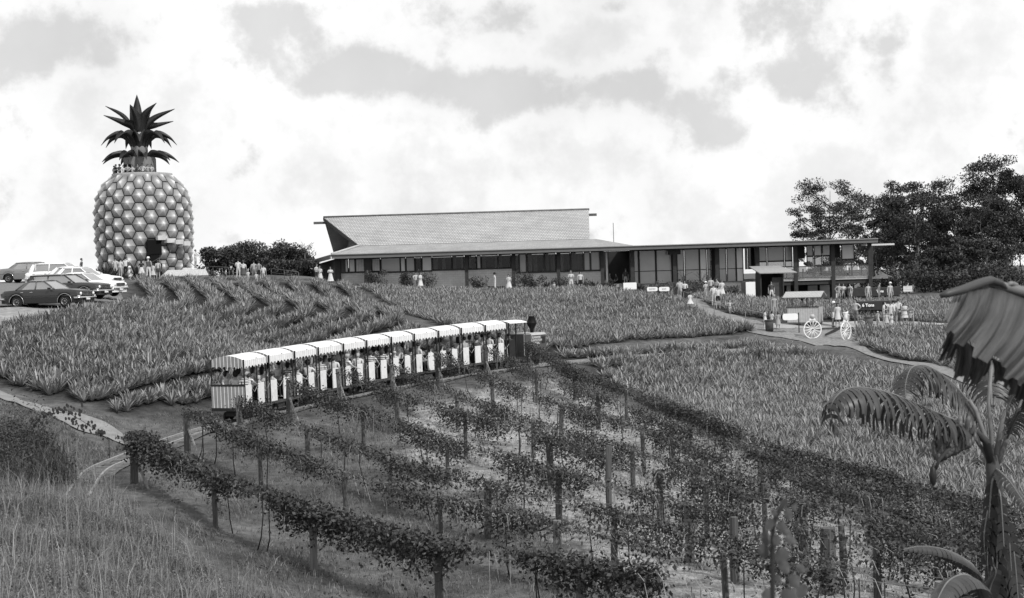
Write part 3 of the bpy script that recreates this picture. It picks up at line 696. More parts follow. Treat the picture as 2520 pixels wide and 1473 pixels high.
rf2.slab([(rl[0], 136.5, zr), (rr_[0], 136.5, zr), (rr_[0]-.2, 144, fb[2]-.3), (fb[0], 144, fb[2]-.3)], .22); part('rear_roof_slope', rf2, tile2)
rg = MB(); rg.tube([(rl[0]-.05, 136.5, zr+.04), (rr_[0]+.05, 136.5, zr+.04)], .11, 8); part('ridge_cap', rg, mat('ridge', .12, .8, .3, 4), roof)
rb = MB(); rb.prism([(136.35, zr-.62), (136.65, zr-.62), (136.65, zr-.38), (136.35, zr-.38)], 'x', rl[0]-1.0, rr_[0]+.75); part('ridge_beam', rb, mat('beam_grey', .10, .8, .2, 4), roof)
bg_ = MB(); bg_.slab([(rl[0]-.03, 136.5, zr), (el[0]-.03, 129, ze), (el[0]-.03, 129.0, ze-.28), (rl[0]-.03, 136.5, zr-.28)], .06); part('barge_board', bg_, mat('barge', .05, .8, .2, 4), roof)
gw = MB(); gwx0 = X(872, 130.5); gw.hexa([(gwx0, 130.2, 1.9), (X(1447, 130), 130.2, 1.9), (X(1447, 130), 143, 1.9), (X(838, 143)+.3, 143, 1.9), (gwx0+.3, 130.4, ze-.1), (X(1447, 130), 130.4, ze-.1), (X(1447, 130), 136.5, zr-.6), (rl[0]+3.0, 136.5, zr-.6)]); part('gable_wall', gw, timbery)
# lower skirt roof and its wing
XR = P(2160, 594, yE)[0]; xh = X(1560, yE)
sk = MB(); sk.slab([(fl[0], yE, zf), (xh, yE, zf), (er[0]+.6, 129.05, ze-.02), (el[0], 129.05, ze-.02)], .12); part('verandah_roof', sk, tile2, roof)
lb = P(735, 651, 150)
sk2 = MB(); sk2.slab([(lb[0], 150, lb[2]), (fl[0], yE, zf), (el[0], 129, ze), (P(822, 615, 144)[0], 146, 2.5)], .12); part('side_verandah_roof', sk2, tile2, roof)
hc = MB(); hc.tube([(fl[0], yE, zf+.05), (el[0], 129.05, ze+.06)], .10, 6); part('hip_cap', hc, mat('hip', .42, .8, .1, 4), roof)
wr = MB(); wr.slab([(xh-.3, yE+.03, zf-.05), (XR, yE+.03, zf-.10), (XR, 140, zf-.05), (xh-.3, 140, zf-.02)], .16); part('wing_roof', wr, mat('iron_roof', .3, .6, .1, 4))
fa = MB(); fa.box(((fl[0]+XR)/2, yE-.06, zf-.22), (XR-fl[0], .1, .34)); part('fascia', fa, fasc)
fa2 = MB(); fa2.hexa([(lb[0]-.05, 150, lb[2]-.38), (fl[0]-.05, yE-.1, zf-.40), (fl[0]-.15, yE-.1, zf-.40), (lb[0]-.15, 150, lb[2]-.38), (lb[0]-.05, 150, lb[2]), (fl[0]-.05, yE-.1, zf-.02), (fl[0]-.15, yE-.1, zf-.02), (lb[0]-.15, 150, lb[2])]); part('fascia', fa2, fasc)
ga = MB(); ga.tube([(fl[0], yE-.16, zf-.06), (XR, yE-.16, zf-.06)], .06, 6); part('gutter', ga, mat('gutter', .2, .6, .1, 4))
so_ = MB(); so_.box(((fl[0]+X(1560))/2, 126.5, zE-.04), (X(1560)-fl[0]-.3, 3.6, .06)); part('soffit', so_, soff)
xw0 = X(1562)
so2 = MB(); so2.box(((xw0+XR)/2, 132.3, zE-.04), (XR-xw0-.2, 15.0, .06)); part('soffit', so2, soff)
# side wall in deep shade
sd = MB(); sdx = X(829); sd.hexa([(sdx, 127.2, -2.4), (sdx+.3, 127.2, -2.4), (X(770, 148)+.3, 148, -2.4), (X(770, 148), 148, -2.4), (sdx, 127.2, zE), (sdx+.3, 127.2, zE), (X(770, 148)+.3, 148, lb[2]-.2), (X(770, 148), 148, lb[2]-.2)]); part('side_wall', sd, timbery)
lw = MB(); lw.box((X(775, 133), 133, -.4), (6.6, .25, 2.6)); part('side_wall', lw, timber)
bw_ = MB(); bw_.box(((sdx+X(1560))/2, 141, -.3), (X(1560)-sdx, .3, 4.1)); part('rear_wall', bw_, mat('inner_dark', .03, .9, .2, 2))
# dwarf walls below the windows
secs = [(836, 930, 672, 716), (932, 1062, 671, 716), (1062, 1262, 664.5, 712), (1264, 1482, 670.5, 722)]
sill = []
for (ua, ub, vs, vb) in secs:
    um = (ua+ub)/2; zt = Z(um, vs); w_ = MB(); w_.box(((X(ua)+X(ub))/2, 127.12, (zt-2.9)/2), (X(ub)-X(ua)-.02, .24, zt+2.9)); part('dwarf_wall', w_, block); sill.append((ua, ub, zt))
    cp = MB(); cp.box(((X(ua)+X(ub))/2, 127.05, zt+.03), (X(ub)-X(ua), .42, .06)); part('window_sill', cp, frm)
def window(ua, ub, kind, z0, z1, y=127.1, vmull=None):
    xa, xb = X(ua), X(ub); f_ = MB(); t = .07
    for cx, cz, dx, dz_ in (((xa+xb)/2, z0+t/2, xb-xa, t), ((xa+xb)/2, z1-t/2, xb-xa, t), (xa+t/2, (z0+z1)/2, t, z1-z0-2*t), (xb-t/2, (z0+z1)/2, t, z1-z0-2*t)): f_.box((cx, y, cz), (dx, .09, dz_))
    if vmull: f_.box(((xa+xb)/2, y, vmull), (xb-xa-2*t, .07, .06))
    fo = part('window', f_, frm)
    p_ = MB(); p_.box(((xa+xb)/2, y+.02, (z0+z1)/2), (xb-xa-2*t, .02, z1-z0-2*t))
    part('pane', p_, {'c': curt, 'g': glassg, 'l': glassl, 'd': glass_int, 'k': glassd, 's': glass_see}[kind], fo)
# see-through pane for the open wing
gi = bpy.data.materials.new('glass_interior'); nt, b = nodes(gi); tri = nt.nodes.new('ShaderNodeBsdfTransparent'); tri.inputs[0].default_value = (.7, .7, .7, 1)
mxi = nt.nodes.new('ShaderNodeMixShader'); mxi.inputs[0].default_value = .22; b.inputs['Base Color'].default_value = (.02, .02, .02, 1); b.inputs['Roughness'].default_value = .03; b.inputs['Specular IOR Level'].default_value = 1
link(nt, tri.outputs[0], mxi.inputs[1]); link(nt, b.outputs[0], mxi.inputs[2]); link(nt, mxi.outputs[0], nt.nodes['Material Output'].inputs['Surface']); glass_int = gi
gs = bpy.data.materials.new('glass_clear'); nt, b = nodes(gs); tr = nt.nodes.new('ShaderNodeBsdfTransparent'); tr.inputs[0].default_value = (.8, .8, .8, 1)
mxs = nt.nodes.new('ShaderNodeMixShader'); mxs.inputs[0].default_value = .30; b.inputs['Base Color'].default_value = (.25, .25, .25, 1); b.inputs['Roughness'].default_value = .1
link(nt, tr.outputs[0], mxs.inputs[1]); link(nt, b.outputs[0], mxs.inputs[2]); link(nt, mxs.outputs[0], nt.nodes['Material Output'].inputs['Surface']); glass_see = gs
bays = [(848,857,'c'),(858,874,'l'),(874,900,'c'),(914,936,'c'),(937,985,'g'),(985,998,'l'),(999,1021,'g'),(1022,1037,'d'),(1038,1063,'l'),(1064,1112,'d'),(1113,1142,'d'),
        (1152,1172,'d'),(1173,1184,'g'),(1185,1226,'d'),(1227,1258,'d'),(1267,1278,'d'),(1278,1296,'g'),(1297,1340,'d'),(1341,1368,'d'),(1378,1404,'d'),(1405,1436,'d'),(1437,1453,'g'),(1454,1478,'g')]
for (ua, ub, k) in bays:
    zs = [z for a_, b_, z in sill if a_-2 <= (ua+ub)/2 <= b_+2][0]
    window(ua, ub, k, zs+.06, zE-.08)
IR = random.Random(4)
for (u_, w_) in ((1070, .5), (1092, .3), (1118, .35), (1140, .4), (1156, .3), (1190, .35), (1224, .4), (1232, .25), (1270, .5), (1300, .7), (1318, .35), (1345, .4), (1362, .5), (1382, .35), (1410, .6), (1430, .5)):
    q_ = MB(); q_.box((X(u_), 127.4+IR.random()*.25, .55+IR.uniform(0, .3)), (w_, .05, 1.9)); part('drape', q_, mat('drape_%d' % IR.randint(0, 3), IR.choice((.85, .6, .4, .7)), .9, .2, 2))
for u_ in range(1070, 1478, 24):
    y_ = IR.uniform(129, 133); q_ = MB(); q_.lathe([(.5, -.35), (.5, -.31), (0, -.31)], (X(u_, y_), y_, .1), 12); q_.tube([(X(u_, y_), y_, -1.1), (X(u_, y_), y_, -.25)], .05, 6); part('dining_table', q_, mat('table_cloth', .75, .8, .05, 3))
iff = MB(); iff.box(((X(836)+X(1482))/2, 134, -1.15), (X(1482)-X(836)-.5, 13, .1)); part('interior_floor', iff, mat('inner_floor', .2, .8, .2, 2))
MB_ = MB(); MB_.box(((X(836)+X(848))/2, 127.12, .9), (X(848)-X(836), .22, 1.7)); part('timber_panel', MB_, timber)
# posts along the front
for u_ in (905, 1148, 1263, 1374, 1482, 1556, 1660, 1764, 1864, 1957, 2049, 2140):
    wpx = .31 if u_ < 1500 else .33; zb = -3.0 if u_ < 1800 else -4.2
    if u_ == 905: wpx = .62
    p_ = MB(); p_.box((X(u_, 126), 125.9, (zb+zE)/2), (wpx, wpx, zE-zb)); part('post', p_, darkp)
cb = MB(); cb.box((X(1660, 126), 125.9, zE-.35), (1.1, .3, .45)); part('post_bracket', cb, darkp)
p_ = MB(); p_.box((X(832), 126.9, (-3+zE)/2), (.5, .5, zE+3)); part('corner_post', p_, darkp)
# open entrance bay
for k_, u_ in enumerate((1489, 1549)): window(u_, u_+(9 if k_ == 0 else 5), 'l', -1.3, zE-.1)
ef = MB(); ef.box(((X(1484)+X(1560))/2, 129.5, -1.45), (X(1560)-X(1484), 5.2, .3)); part('entrance_floor', ef, pave)
fw_ = MB(); fw_.box(((X(1482)+X(1864))/2, 127.3, -2.2), (X(1864)-X(1482), .4, 1.5)); part('plinth', fw_, mat('plinth', .22, .9, .2, 2))
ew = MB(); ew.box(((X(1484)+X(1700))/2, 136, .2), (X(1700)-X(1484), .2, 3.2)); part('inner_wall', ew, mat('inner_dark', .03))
iw = MB(); iw.box((X(1800), 139.9, .3), (X(2000)-X(1600), .2, 2.0)); 
# right wing upper floor
wz0 = -1.42; wmid = -.22
for (ua, ub, k) in [(1560,1572,'g'),(1573,1614,'g'),(1615,1654,'g'),(1666,1684,'g'),(1685,1722,'g'),(1722,1740,'l'),(1741,1750,'g'),(1769,1788,'g'),(1789,1812,'g'),(1812,1830,'l')]:
    window(ua, ub, k, wz0, zE-.1, vmull=wmid)
for (ua, ub, k) in [(1834,1840,'g'),(1841,1862,'k')]: window(ua, ub, k, wz0+1.1, zE-.1)
for (ua, ub, k) in [(1868,1888,'g'),(1889,1931,'g'),(1932,1951,'g'),(1986,2003,'g'),(2004,2024,'g'),(2025,2045,'g'),(2072,2104,'g')]:
    z1s = zE-.1; zm = wmid+(.55 if ua < 1960 else .9)
    window(ua, ub, 'g' if ua < 2000 else 'l', zm if ua < 2060 else .3, z1s); window(ua, ub, 's', wmid, zm if ua < 2060 else .3)
for (ua, ub) in [(1752, 1762), (1962, 1984), (2054, 2071)]:
    d_ = MB(); zlo = -1.35 if ua < 1800 else .5; d_.box(((X(ua)+X(ub))/2, 127.5, (zlo+1.7)/2), (X(ub)-X(ua), .1, 1.7-zlo)); part('blind', d_, soff)
# deck slab, balustrade, lower storey
xd0, xd1 = X(1864, 126), X(2146, 126)
ds = MB(); ds.box(((xd0+xd1)/2, 126.0+7.2, -1.38), (xd1-xd0, 14.6, .22)); part('deck_floor', ds, mat('deck_edge', .45, .7, .12, 2))
db = MB(); db.box(((xd0+xd1)/2, 126.15, -1.68), (xd1-xd0-.1, .25, .36)); part('deck_beam', db, darkp)
tr_ = MB(); tr_.box(((xd0+xd1)/2, 125.75, wmid), (xd1-xd0, .07, .07)); part('balustrade_rail', tr_, frm)
for ua, ub in ((1868,1890),(1891,1931),(1932,1952),(1961,1984),(1985,2018),(2019,2045),(2053,2084),(2085,2110),(2111,2136)):
    b_ = MB(); b_.box(((X(ua, 126)+X(ub, 126))/2, 125.75, (wmid-1.27)/2), (X(ub, 126)-X(ua, 126)-.04, .02, wmid+1.2)); part('balustrade_panel', b_, glass_see)
for u_ in (1900, 1935, 1975, 2000, 2030, 2065, 2095, 2120):
    yy = 129+(u_*7 % 9); t_ = MB(); t_.box((X(u_, yy), yy, -.75), (1.0, .8, .06)); t_.box((X(u_, yy), yy, -1.0), (.08, .08, .5))
    for dx in (-.75, .75): t_.box((X(u_, yy)+dx, yy, -.95), (.4, .4, .05)); t_.box((X(u_, yy)+dx*1.25, yy, -.7), (.05, .4, .5))
    part('table_and_chairs', t_, darkp)
for u_ in (1960, 2050, 2142):
    p_ = MB(); p_.box((X(u_, 140), 139.6, .2), (.3, .3, 3.2)); part('rear_post', p_, darkp)
# lower storey
l1 = MB(); l1.box((X(1868), 127.2, -2.75), (X(1870)-X(1834), .3, 2.4)); part('lower_wall', l1, block)
l2 = MB(); l2.box((X(1940), 127.2, -2.9), (.32, .32, 2.4)); part('lower_post', l2, mat('pale_post', .45, .8, .1, 2))
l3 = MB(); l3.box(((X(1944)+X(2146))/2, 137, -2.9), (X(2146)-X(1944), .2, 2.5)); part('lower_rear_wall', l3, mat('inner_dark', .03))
for ua, ub in ((1990, 2014), (2020, 2044), (2052, 2064)):  # pale panels painted in for the bright background behind the open storey
    q_ = MB(); q_.box(((X(ua, 136)+X(ub, 136))/2, 136.7, -2.75), (X(ub, 136)-X(ua, 136), .1, 1.3)); part('lower_window', q_, mat('bright_pane', .75, .6, .1, 2))
for u_ in (1957, 2049, 2090): q_ = MB(); q_.box((X(u_, 129), 129, -2.9), (.3, .3, 2.4)); part('lower_post', q_, darkp)
am = MB(); am.box((X(2160, 128), 127.8, zE-.22), (3.0, .12, .16)); part('awning_beam', am, mat('awning', .6, .6, .05, 2))
an_ = MB(); an_.tube([(X(1512, 138), 138, 2), (X(1512, 138), 138, 4.6)], .03, 6); part('aerial', an_, frm)
# porch hut against the wing
ht = empty('porch_hut', gp(1898, 122), 0, 'dark open porch hut with a sloping pale roof against the right wing', 'hut')
hx0, hx1 = X(1870, 122)-ht.location.x, X(1928, 122)-ht.location.x; hb = Z(1898, 672, 122)-ht.location.z
MB().box((hx0+.05, 1.2, hb/2), (.1, 2.4, hb)).build('side_wall', darkp, ht); MB().box((hx1-.05, 1.2, hb/2), (.1, 2.4, hb)).build('side_wall', darkp, ht)
MB().box(((hx0+hx1)/2, 2.35, hb/2), (hx1-hx0-.2, .1, hb)).build('back_wall', mat('inner_dark', .03), ht)
MB().box(((hx0+hx1*1.0)/2+.5, .35, hb*.42), (.9, .08, hb*.84)).build('half_door', mat('door_grey', .06, .8, .2, 3), ht)
MB().slab([(hx0-.1, -.35, hb+.02), (hx1+1.1, -.35, hb-.0), (hx1+.1, 2.6, hb+.62), (hx0-.5, 2.6, hb+.62)], .08).build('roof', mat('iron_roof2', .32, .6, .12, 4), ht)
sg = empty('notice_board', gp(1848, 119.5), 0, 'blank white notice board leaning against the pale lower wall', 'board')
MB().box((0, 0, .85), (.8, .06, 1.6)).build('panel', mat('white_board', .8, .6, .03, 3), sg); MB().box((0, .06, .85), (.1, .05, 1.7)).build('stake', wood, sg)
# small pavilion by the trees
pv = empty('pavilion', gp(2174, 141), 0, 'small dark pavilion with a pointed roof beside the trees', 'pavilion')
pzr = Z(2174, 673, 141)-pv.location.z; pze = Z(2174, 686, 141)-pv.location.z
MB().lathe([(1.35, pze), (.9, pze+.2), (.05, pzr)], n=6, sm=False).build('roof', mat('thatch', .12, .9, .3, 4), pv)
MB().lathe([(1.0, -.5), (1.0, pze)], n=6, sm=False).build('walls', darkp, pv)
# ================================================================== people
def skeleton(arms='down', legs='stand', child=False):
    """returns joints {name:(pos,radius)} and edges; 1.70 m tall figure facing -Y, pelvis root"""
    J = {}; E = []
    def j(n_, p, r, par=None):
        J[n_] = (Vector(p), r if isinstance(r, tuple) else (r, r))
        if par: E.append((par, n_))
    hip = .92; sit = legs in ('sit', 'squat')
    if legs == 'sit': hip = .10
    if legs == 'squat': hip = .28
    lean = -.05 if legs != 'squat' else -.16
    j('pelvis', (0, 0, hip), (.155, .115)); j('waist', (0, lean*.3, hip+.18), (.13, .10), 'pelvis'); j('chest', (0, lean*.8, hip+.40), (.165, .11), 'waist')
    j('neck', (0, lean, hip+.545), (.055, .055), 'chest'); j('jaw', (0, lean-.01, hip+.60), (.058, .062), 'neck'); j('head', (0, lean-.015, hip+.685), (.078, .092), 'jaw'); j('crown', (0, lean-.005, hip+.755), (.055, .065), 'head')
    for s_, q_ in ((-1, 'r'), (1, 'l')):
        x = s_
        j('sh'+q_, (x*.185, lean*.8, hip+.475), .056, 'chest')
        up, fo, ha, fdir = {
            'down': ((x*.235, .02, hip+.20), (x*.245, -.04, hip-.03), (x*.245, -.06, hip-.11), (0, -.15, -1)),
            'hip': ((x*.37, .05, hip+.26), (x*.20, -.04, hip+.10), (x*.15, -.07, hip+.07), (-x*.8, -.5, -.3)),
            'cross': ((x*.25, -.04, hip+.24), (x*.02, -.20, hip+.27), (-x*.06, -.19, hip+.28), (-x, 0, .2)),
            'hold': ((x*.23, -.03, hip+.22), (x*.14, -.24, hip+.24), (x*.11, -.31, hip+.26), (-x*.2, -1, .2)),
            'camera': ((x*.27, -.10, hip+.34), (x*.11, -.20, hip+.56), (x*.07, -.20, hip+.63), (-x*.3, 0, 1)),
            'rail': ((x*.28, -.12, hip+.30), (x*.26, -.33, hip+.20), (x*.24, -.40, hip+.19), (0, -1, -.2)),
            'out': ((x*.36, 0, hip+.36), (x*.52, -.03, hip+.44), (x*.58, -.04, hip+.47), (x, 0, .3)),
            'lap': ((x*.22, -.05, hip+.22), (x*.13, -.24, hip+.09), (x*.09, -.31, hip+.07), (-x*.2, -1, -.1)),
            'carry': (((x*.235, .02, hip+.20), (x*.245, -.04, hip-.03), (x*.245, -.06, hip-.11), (0, -.15, -1)) if s_ < 0 else ((x*.25, -.02, hip+.22), (x*.18, -.25, hip+.28), (x*.16, -.31, hip+.32), (0, -.7, .6))),
        }[arms]
        j('el'+q_, up, .043, 'sh'+q_); j('wr'+q_, fo, (.027, .030), 'el'+q_); j('pa'+q_, ha, (.034, .022), 'wr'+q_)
        d = Vector(fdir).normalized(); side = d.cross(Vector((0, 1, 0) if abs(d.y) < .8 else (0, 0, 1))).normalized(); hv = Vector(ha)
        for fi, (o_, l_) in enumerate(((-.030, .066), (-.010, .078), (.011, .072), (.030, .056))):
            b = hv+d*.035+side*o_; curl = Vector((-x*.25, -.1, 0)) if arms == 'down' else Vector((0, 0, -.3))
            j('f%d%s' % (fi, q_), b+d*.012, .0088, 'pa'+q_); j('g%d%s' % (fi, q_), b+d*l_*.55, .0085, 'f%d%s' % (fi, q_)); j('h%d%s' % (fi, q_), b+d*l_+curl*.05, .007, 'g%d%s' % (fi, q_))
        j('t0'+q_, hv-side*.042+d*.004, .010, 'pa'+q_); j('t1'+q_, hv-side*.058+d*.038, .008, 't0'+q_)
        if legs == 'sit':
            kn = (x*.12, -.42, hip+.02); an = (x*.12, -.46, hip-.38)
        elif legs == 'squat':
            kn = (x*.16, -.36, hip+.16); an = (x*.12, -.10, .09)
        elif legs == 'walk':
            kn = (x*.09, -.16*s_-.03, .50); an = (x*.09, -.24*s_+(.14 if s_ < 0 else 0), .09+(.07 if s_ < 0 else 0))
        else:
            kn = (x*.11, -.02, .50); an = (x*.125, .02, .09)
        hp = (x*.09, -.01 if not sit else -.06, hip-.04 if not sit else hip)
        j('hp'+q_, hp, .088, 'pelvis'); mid = (Vector(hp)+Vector(kn))/2; j('th'+q_, mid, .078, 'hp'+q_); j('kn'+q_, kn, .055, 'th'+q_)
        m2 = Vector(kn)*.65+Vector(an)*.35+Vector((0, .02, 0)); j('ca'+q_, m2, .054, 'kn'+q_); j('an'+q_, an, .036, 'ca'+q_)
        a_ = Vector(an); j('he'+q_, a_+Vector((0, .035, -.045)), .034, 'an'+q_); j('to'+q_, a_+Vector((0, -.14, -.055)), (.040, .030), 'an'+q_)
    j('nose', (0, lean-.112, hip+.672), .014, 'head')
    return J, E
BODY = {}
def body_mesh(arms, legs, sleeve, lower):
    """slots: 0 skin 1 top 2 bottom 3 shoes"""
    key = (arms, legs, sleeve, lower)
    if key in BODY: return BODY[key]
    J, E = skeleton(arms, legs); nm = list(J); ix = {k: i for i, k in enumerate(nm)}
    bk = (arms, legs)
    if bk not in BODY:
        me = bpy.data.meshes.new('person'); me.from_pydata([tuple(J[k][0]) for k in nm], [(ix[a], ix[b]) for a, b in E], [])
        o = bpy.data.objects.new('tmp', me); COL.objects.link(o)
        sk = o.modifiers.new('s', 'SKIN'); sk.branch_smoothing = .35
        for k in nm: me.skin_vertices[0].data[ix[k]].radius = J[k][1]; me.skin_vertices[0].data[ix[k]].use_root = (k == 'pelvis')
        sb = o.modifiers.new('b', 'SUBSURF'); sb.levels = 1; sb.render_levels = 1
        dg = bpy.context.evaluated_depsgraph_get(); dg.update(); ev = o.evaluated_get(dg); out = bpy.data.meshes.new_from_object(ev); bpy.data.objects.remove(o)
        BODY[bk] = out
    me = BODY[bk].copy(); me.name = 'person'
    segs = [(J[a][0], J[b][0], a, b) for a, b in E]; sa = np.array([s_[0] for s_ in segs]); sb_ = np.array([s_[1] for s_ in segs])
    C = np.empty(len(me.polygons)*3); me.polygons.foreach_get('center', C); C = C.reshape(-1, 3)
    ab = sb_-sa; t = np.clip(((C[:, None]-sa[None])*ab[None]).sum(-1)/((ab**2).sum(-1)[None]+1e-9), 0, 1)
    dist = np.linalg.norm(C[:, None]-(sa[None]+ab[None]*t[..., None]), axis=-1)
    rad = np.array([(max(J[a][1])+max(J[b][1]))/2 for a, b in E]); k = (dist-rad[None]*.8).argmin(1)
    mi = np.zeros(len(C), int)
    for i in range(len(C)):
        a, b = segs[k[i]][2], segs[k[i]][3]; tt = t[i, k[i]]
        if b in ('waist', 'chest') or b[:2] == 'sh': mi[i] = 1
        elif b == 'neck': mi[i] = 1 if tt < .62 else 0
        elif b in ('jaw', 'head', 'crown', 'nose'): mi[i] = 0
        elif b[:2] == 'el': mi[i] = 1 if (sleeve == 'long' or (sleeve == 'short' and tt < .62)) else 0
        elif b[:2] == 'wr': mi[i] = 1 if (sleeve == 'long' and tt < .9) else 0
        elif b[:2] in ('hp',): mi[i] = 2
        elif b[:2] == 'th': mi[i] = 2
        elif b[:2] == 'kn': mi[i] = 2 if (lower == 'long' or tt < .25) else 0
        elif b[:2] == 'ca' or b[:2] == 'an': mi[i] = 2 if lower == 'long' else 0
        elif b[:2] in ('he', 'to'): mi[i] = 3
        if b == 'waist' and tt < .35: mi[i] = 2
        if sleeve == 'none' and b[:2] == 'sh' and tt > .8: mi[i] = 0
        if sleeve == 'bare' and mi[i] == 1: mi[i] = 0
    me.polygons.foreach_set('material_index', mi.astype(np.int32)); me.polygons.foreach_set('use_smooth', np.ones(len(mi), bool))
    for _ in range(4): me.materials.append(None)
    BODY[key] = me; return me
HAIR = {}
def hair_mesh(style):
    if style in HAIR: return HAIR[style]
    m_ = MB(); hz = .685   # relative to hip
    m_.blob((0, .012, hz+.035), (.094, .106, .085), 12, 8)
    # open the face: drop the faces in front and below
    keep = []
    for f_, s_ in zip(m_.f, m_.s):
        c = np.mean([m_.v[i] for i in f_], 0)
        if c[1] < -.045 and c[2] < hz+.055: continue
        keep.append(f_)
    m_.f = keep; m_.m = [0]*len(keep); m_.s = [True]*len(keep)
    if style == 'bob': m_.blob((0, .035, hz-.02), (.098, .085, .10), 12, 8)
    if style == 'long': m_.blob((0, .05, hz-.06), (.092, .07, .17), 12, 8)
    if style == 'afro': m_.blob((0, .02, hz+.03), (.125, .125, .12), 12, 8); 
    if style == 'tail': m_.blob((0, .11, hz-.02), (.03, .04, .11), 8, 6)
    if style in ('hat', 'cap'):
        m_ = MB(); m_.lathe([(.10, hz+.03), (.105, hz+.07), (.09, hz+.13), (.0, hz+.155)], n=14)
        if style == 'hat': m_.lathe([(.10, hz+.035), (.17, hz+.03), (.165, hz+.022), (.10, hz+.028)], n=16, cap=False)
        else: m_.box((0, -.12, hz+.04), (.13, .1, .015))
        m_.blob((0, .03, hz-.01), (.088, .08, .07), 10, 6)
    HAIR[style] = m_.mesh('hair'); return HAIR[style]
SK = {}
def skirt_mesh(ln, fl, top, hip):
    key = (ln, fl, top, hip)
    if key in SK: return SK[key]
    m_ = MB(); n_ = 20; prof = [(.135, hip+.17), (.17, hip+.02), (.17+fl*.5, hip-ln*.55), (.17+fl, hip-ln)]
    if top: prof = [(.175, hip+.40), (.165, hip+.30), (.142, hip+.19)]+prof[1:]
    b = 0
    for r, z in prof:
        for j in range(n_):
            a = 2*PI*j/n_; k = 1+(.06*math.sin(a*6)*(1 if z < hip else 0)); m_.v.append((r*k*1.02*math.cos(a), r*k*.82*math.sin(a)-.015, z))
    for i in range(len(prof)-1):
        for j in range(n_): j2 = (j+1) % n_; m_.face([i*n_+j, i*n_+j2, (i+1)*n_+j2, (i+1)*n_+j], 0, True)
    SK[key] = m_.mesh('dress' if top else 'skirt'); return SK[key]
def cloth(g): return mat('cloth_%02d' % round(g*100), g, .85, .06, 9, spec=.15)
CL = {'w': .56, 'p': .46, 'm': .33, 'g': .19, 'd': .085, 'k': .025}
flor = stripes('floral_cloth', 'Z', .09, .55, .72, .40); strp = stripes('striped_cloth', 'Z', .085, .5, .62, .14); chk = stripes('check_cloth', 'X', .06, .5, .7, .22)
def cm(c): return {'F': flor, 'S': strp, 'C': chk}.get(c) or cloth(CL[c])
skin = [mat('skin_pale', .30, .6, .05, 5), mat('skin_tan', .22, .6, .05, 5), mat('skin_dark_tan', .15, .6, .05, 5)]
hairm = {'k': mat('hair_black', .012, .6, .3, 9), 'b': mat('hair_brown', .045, .6, .3, 9), 'l': mat('hair_blond', .45, .6, .2, 9), 'g': mat('hair_grey', .25, .6, .2, 9), 'w': mat('hat_white', .75, .8, .05, 9)}
def person(loc, face, label, h=1.7, arms='down', legs='stand', top='w', bot='d', sleeve='short', lower='short', hair='k', hs='short', skirt=None, sk_=0, group=None, nm='person'):
    me = body_mesh(arms, legs, sleeve, 'none' if skirt else lower)
    o = bpy.data.objects.new(nm, me); COL.objects.link(o)
    hip = {'sit': .10, 'squat': .28}.get(legs, .92)
    ms = [skin[sk_], cm(top), cm(bot) if not (skirt and skirt[2]) else cm(top), cloth(CL['k'] if random.random() < .5 else CL['m'])]
    for i, m_ in enumerate(ms): o.material_slots[i].link = 'OBJECT'; o.material_slots[i].material = m_
    s_ = h/1.72; o.scale = (s_, s_, s_)
    o.location = loc; o.rotation_euler = (0, 0, math.radians(face)); tag(o, label, 'person', group)
    ho = addobj('hair' if hs not in ('hat', 'cap') else 'hat', hair_mesh(hs), [], o, (0, {'squat': -.15}.get(legs, -.05), hip))
    if not ho.data.materials: ho.data.materials.append(hairm['k'])
    ho.material_slots[0].link = 'OBJECT'; ho.material_slots[0].material = hairm[hair]
    if skirt:
        so = addobj('dress' if skirt[2] else 'skirt', skirt_mesh(skirt[0], skirt[1], skirt[2], hip), [], o)
        if not so.data.materials: so.data.materials.append(cm(bot))
        so.material_slots[0].link = 'OBJECT'; so.material_slots[0].material = cm(top if skirt[2] else bot)
    return o
DR = (.42, .12, True); DRL = (.55, .14, True); SKS = (.36, .10, False); SKL = (.75, .14, False)
def st(u, d, face, label, dz=0, **k): 
    p = gp(u, d); p[2] += dz; return person(tuple(p), face, label, **k)
# face: 0 looks at the camera, 180 away, 90 looks right, -90 looks left
st(284.7, 110, 170, 'person in pale shirt and shorts left of the pair by the pineapple', h=1.72, top='p', bot='p', hair='b', sk_=1)
st(297, 106, 150, 'shorter person in white shirt and grey shorts beside the black trousers', h=1.58, arms='hold', top='w', bot='m', hair='k')
st(310, 109, 175, 'person in white shirt and black trousers raising a camera to the pineapple', h=1.74, arms='camera', top='w', bot='k', lower='long')
st(315, 102, 120, 'person in white crouching at the nose of the white car', h=1.6, legs='squat', arms='hold', top='w', bot='w', hair='w', hs='hat', sk_=0)
st(349, 105, 175, 'girl in dark top and white skirt with long black hair', h=1.5, top='k', bot='w', skirt=SKS, hs='long')
st(366, 103, 178, 'person in dark vest, white trousers and pale hat seen from behind', h=1.74, top='d', bot='w', lower='long', sleeve='none', hair='w', hs='hat')
st(377, 106, 178, 'child in long pale dress between the pale hat and striped shirt', h=1.25, top='p', skirt=DR, hair='b')
st(389.5, 107, 182, 'person in broad striped shirt and short dark shorts', h=1.52, top='S', bot='d', hair='b', hs='bob')
st(482, 118.5, 75, 'person in white leaning on the rail right of the pineapple', h=1.6, dz=.75, arms='rail', top='w', bot='p', hair='k')
st(587, 112, 178, 'tall person in white shirt and white trousers on the slope crest', h=1.75, arms='hold', top='w', bot='p', lower='long', hair='k', hs='short')
st(600, 112, 175, 'person in white shirt and dark skirt beside the tall white figure', h=1.62, top='w', bot='d', skirt=SKS, hair='b')
st(611, 111, 170, 'small blond child next to the dark skirt', h=.95, top='w', bot='p', hair='l')
st(556, 110, 120, 'child in checked shirt at the left end of the crest group', h=1.0, top='C', bot='d')
